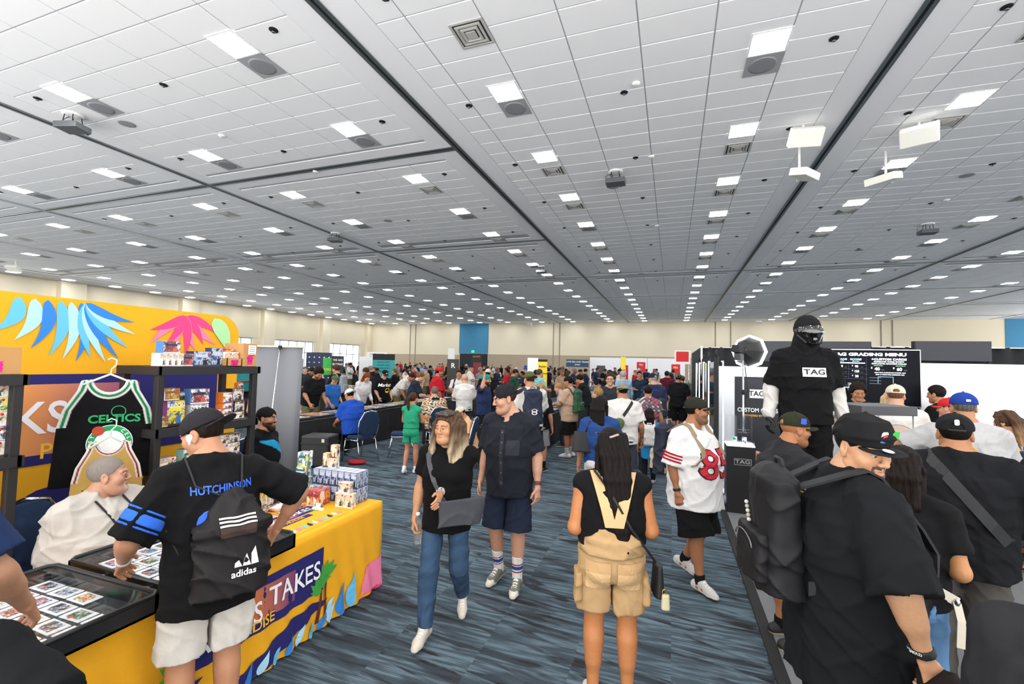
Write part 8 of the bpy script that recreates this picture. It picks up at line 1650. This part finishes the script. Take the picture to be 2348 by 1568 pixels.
for i in range(5):
    for j in range(6): decal('repeat_mark', poly_geo([(-.05, -.02), (.05, -.03), (.02, .04)]), frame((-.48+.24*i, -.002, .7+.27*j), (1, 0, 0), (0, 0, 1)), M_PAPER, nv, None, .003)
banner(-15.7, 17.85, 1.2, 2.02, .50, tow(-15.7, 17.8), MB('green', '3fae4a'), 'green game-shop banner among the tables by the windows', (('POKER', .16, 1.45, MB('yellow_txt', 'f2e03a')),))
banner(-15.2, 17.9, .3, 2.12, .55, tow(-15.2, 17.9), MB('black', '26262a'), 'black roll-up banner lettered WE ARE BUYING beside the green banner', (('WE ARE', .12, 1.92, M_PAPER), ('BUYING', .13, 1.72, M_PAPER)))
banner(-18.0, 18.2, .3, 1.95, .62, tow(-18.0, 18.2), MB('photo', '8a8a90'), 'grey photo banner with two portraits in front of the navy one', (('CARDS', .10, 1.80, MB('rose', 'e8c8d0')),))
banner(-16.9, 22.6, .3, 2.15, 1.15, tow(-16.9, 22.6), MB('white', 'efeeec'), 'white banner with orange ring emblem beside the teal banner'); banner(-19.0, 26.2, .3, 2.5, 1.3, tow(-19.0, 26.2), MB('white', 'efeeec'), 'white banner with dark red title strip before the windows', (('CARD SHOPS', .16, 2.35, MB('darkred', 'a03038')), ('TRADE NIGHT', .15, 2.15, MB('darkgrey', '44464a'))))
banner(-10.9, 21.6, .3, 2.10, .62, tow(-10.9, 21.6), MB('brown', '3c3632'), 'dark brown roll-up banner with a large white R', (('R', .36, 1.75, M_PAPER),)); banner(-9.9, 22.5, .3, 1.95, .45, tow(-9.9, 22.5), MB('redblack', '7a2028'), 'red and black roll-up banner beside the brown R banner')
wh = banner(-4.92, 16.3, .1, 2.17, .40, tow(-4.9, 16.3)-.2, MB('white', 'efeeec'), 'blank white back of a roll-up banner beside the yellow one')
yb = banner(-4.30, 15.45, .1, 2.10, .32, tow(-4.3, 15.4), MB('yellow', 'f2d22a'), 'tall yellow roll-up banner reading Buying in black script', (('Buying', .10, 1.86, INK), ('Pok\u00e9mon', .10, 1.62, INK))); box('header', (-.165, -.005, 2.03), (.165, .0, 2.11), M_BLACK, yb); decal('cloud_shape', merge_geo([shift_geo(disc_geo(.09, 12, None, .06), .02, 0), shift_geo(disc_geo(.07, 12, None, .05), -.07, -.1)]), frame((0, -.001, 1.35), (1, 0, 0), (0, 0, 1)), M_PAPER, yb, None, .003)
sg = banner(-7.9, 39.7, 1.75, 2.40, 1.95, tow(-7.9, 39.7), MB('seablue', '2a4a66'), 'wide dark blue hanging sign over the far tables', (('LOVE SEA AND TRADE', .19, 2.2, M_PAPER), ('ZONE', .16, 1.95, M_PAPER)))
banner(-20.6, 40.4, .3, 3.3, .66, tow(-20.6, 40.4), MB('white', 'efeeec'), 'tall narrow white banner by the blue wall panel'); banner(-25.0, 56.5, .3, 3.0, 1.4, 0, MB('black', '26262a'), 'black banner reading BUYING with blue emblem in the dark doorway', (('BUYING', .3, 2.75, MB('orange_txt', 'e8743a')),)); banner(-4.45, 30.3, .3, 1.93, .55, tow(-4.4, 30), MB('charcoal', '44464a'), 'charcoal roll-up with white badge past the aisle tables'); banner(-4.5, 29.9, .3, 1.2, .55, tow(-4.4, 30), MB('orange', 'd8602a'), 'orange lower panel sign past the aisle tables')
yh = banner(-2.45, 24.6, 1.75, 2.42, .24, tow(-2.45, 24.6), MB('lemon', 'f2e02a'), 'lemon yellow hanging sign over the aisle tables')
# white and red grading company booth at the end of the aisle
bw = thing('booth_wall', 'long white booth wall at the far end of the aisle', 'booth wall', (-3.2, 41.5, 0)); box('panel', (-3.9, 0, 0), (4.2, .08, 2.65), M_WALLW, bw); box('panel_seam', (1.1, -.01, 0), (1.14, 0, 2.65), M_GREY, bw)
PR = MB('red', 'd8252a')
for x, y, z0, z1, w, l in ((-2.35, 37.4, .3, 2.27, .66, 'red roll-up banner with white PSA letters at the far booth middle'), (-3.75, 38.6, .3, 2.0, .6, 'red roll-up banner with white PSA letters at the far booth end'), (.20, 31.9, .3, 2.12, .55, 'red roll-up banner with white PSA letters by the black drape')): banner(x, y, z0, z1, w, tow(x, y), PR, l, (('PSA', .17, z1-.22, M_PAPER),))
rs_ = thing('hanging_sign', 'square white sign with red field above the far aisle end', 'sign', (.55, 32.05, 0), 0); box('board', (-.42, 0, 2.15), (.55, .06, 3.05), M_PAPER, rs_); box('red_field', (-.33, -.006, 2.3), (.45, 0, 2.97), PR, rs_); tube('sign_post', [(-.3, .03, 0), (-.3, .03, 2.2)], .03, M_STEEL, rs_, 8); tube('sign_post', [(.45, .03, 0), (.45, .03, 2.2)], .03, M_STEEL, rs_, 8)
# merchandise on far tables
random.seed(33)
for (r, ty) in TABS:
    if ty > 34: continue
    for y in (ty+.5, ty+1.15, ty+1.8):
        if random.random() < .5: product_box(r+random.uniform(-.12, .12), y, .753, random.choice((.25, .35)), random.choice((.18, .25)), random.choice((.12, .22, .32)), random.choice(list(PAL)), 'box of merchandise on a vendor table in the far rows', 'merchandise on far tables', random.uniform(-.3, .3), None, False)
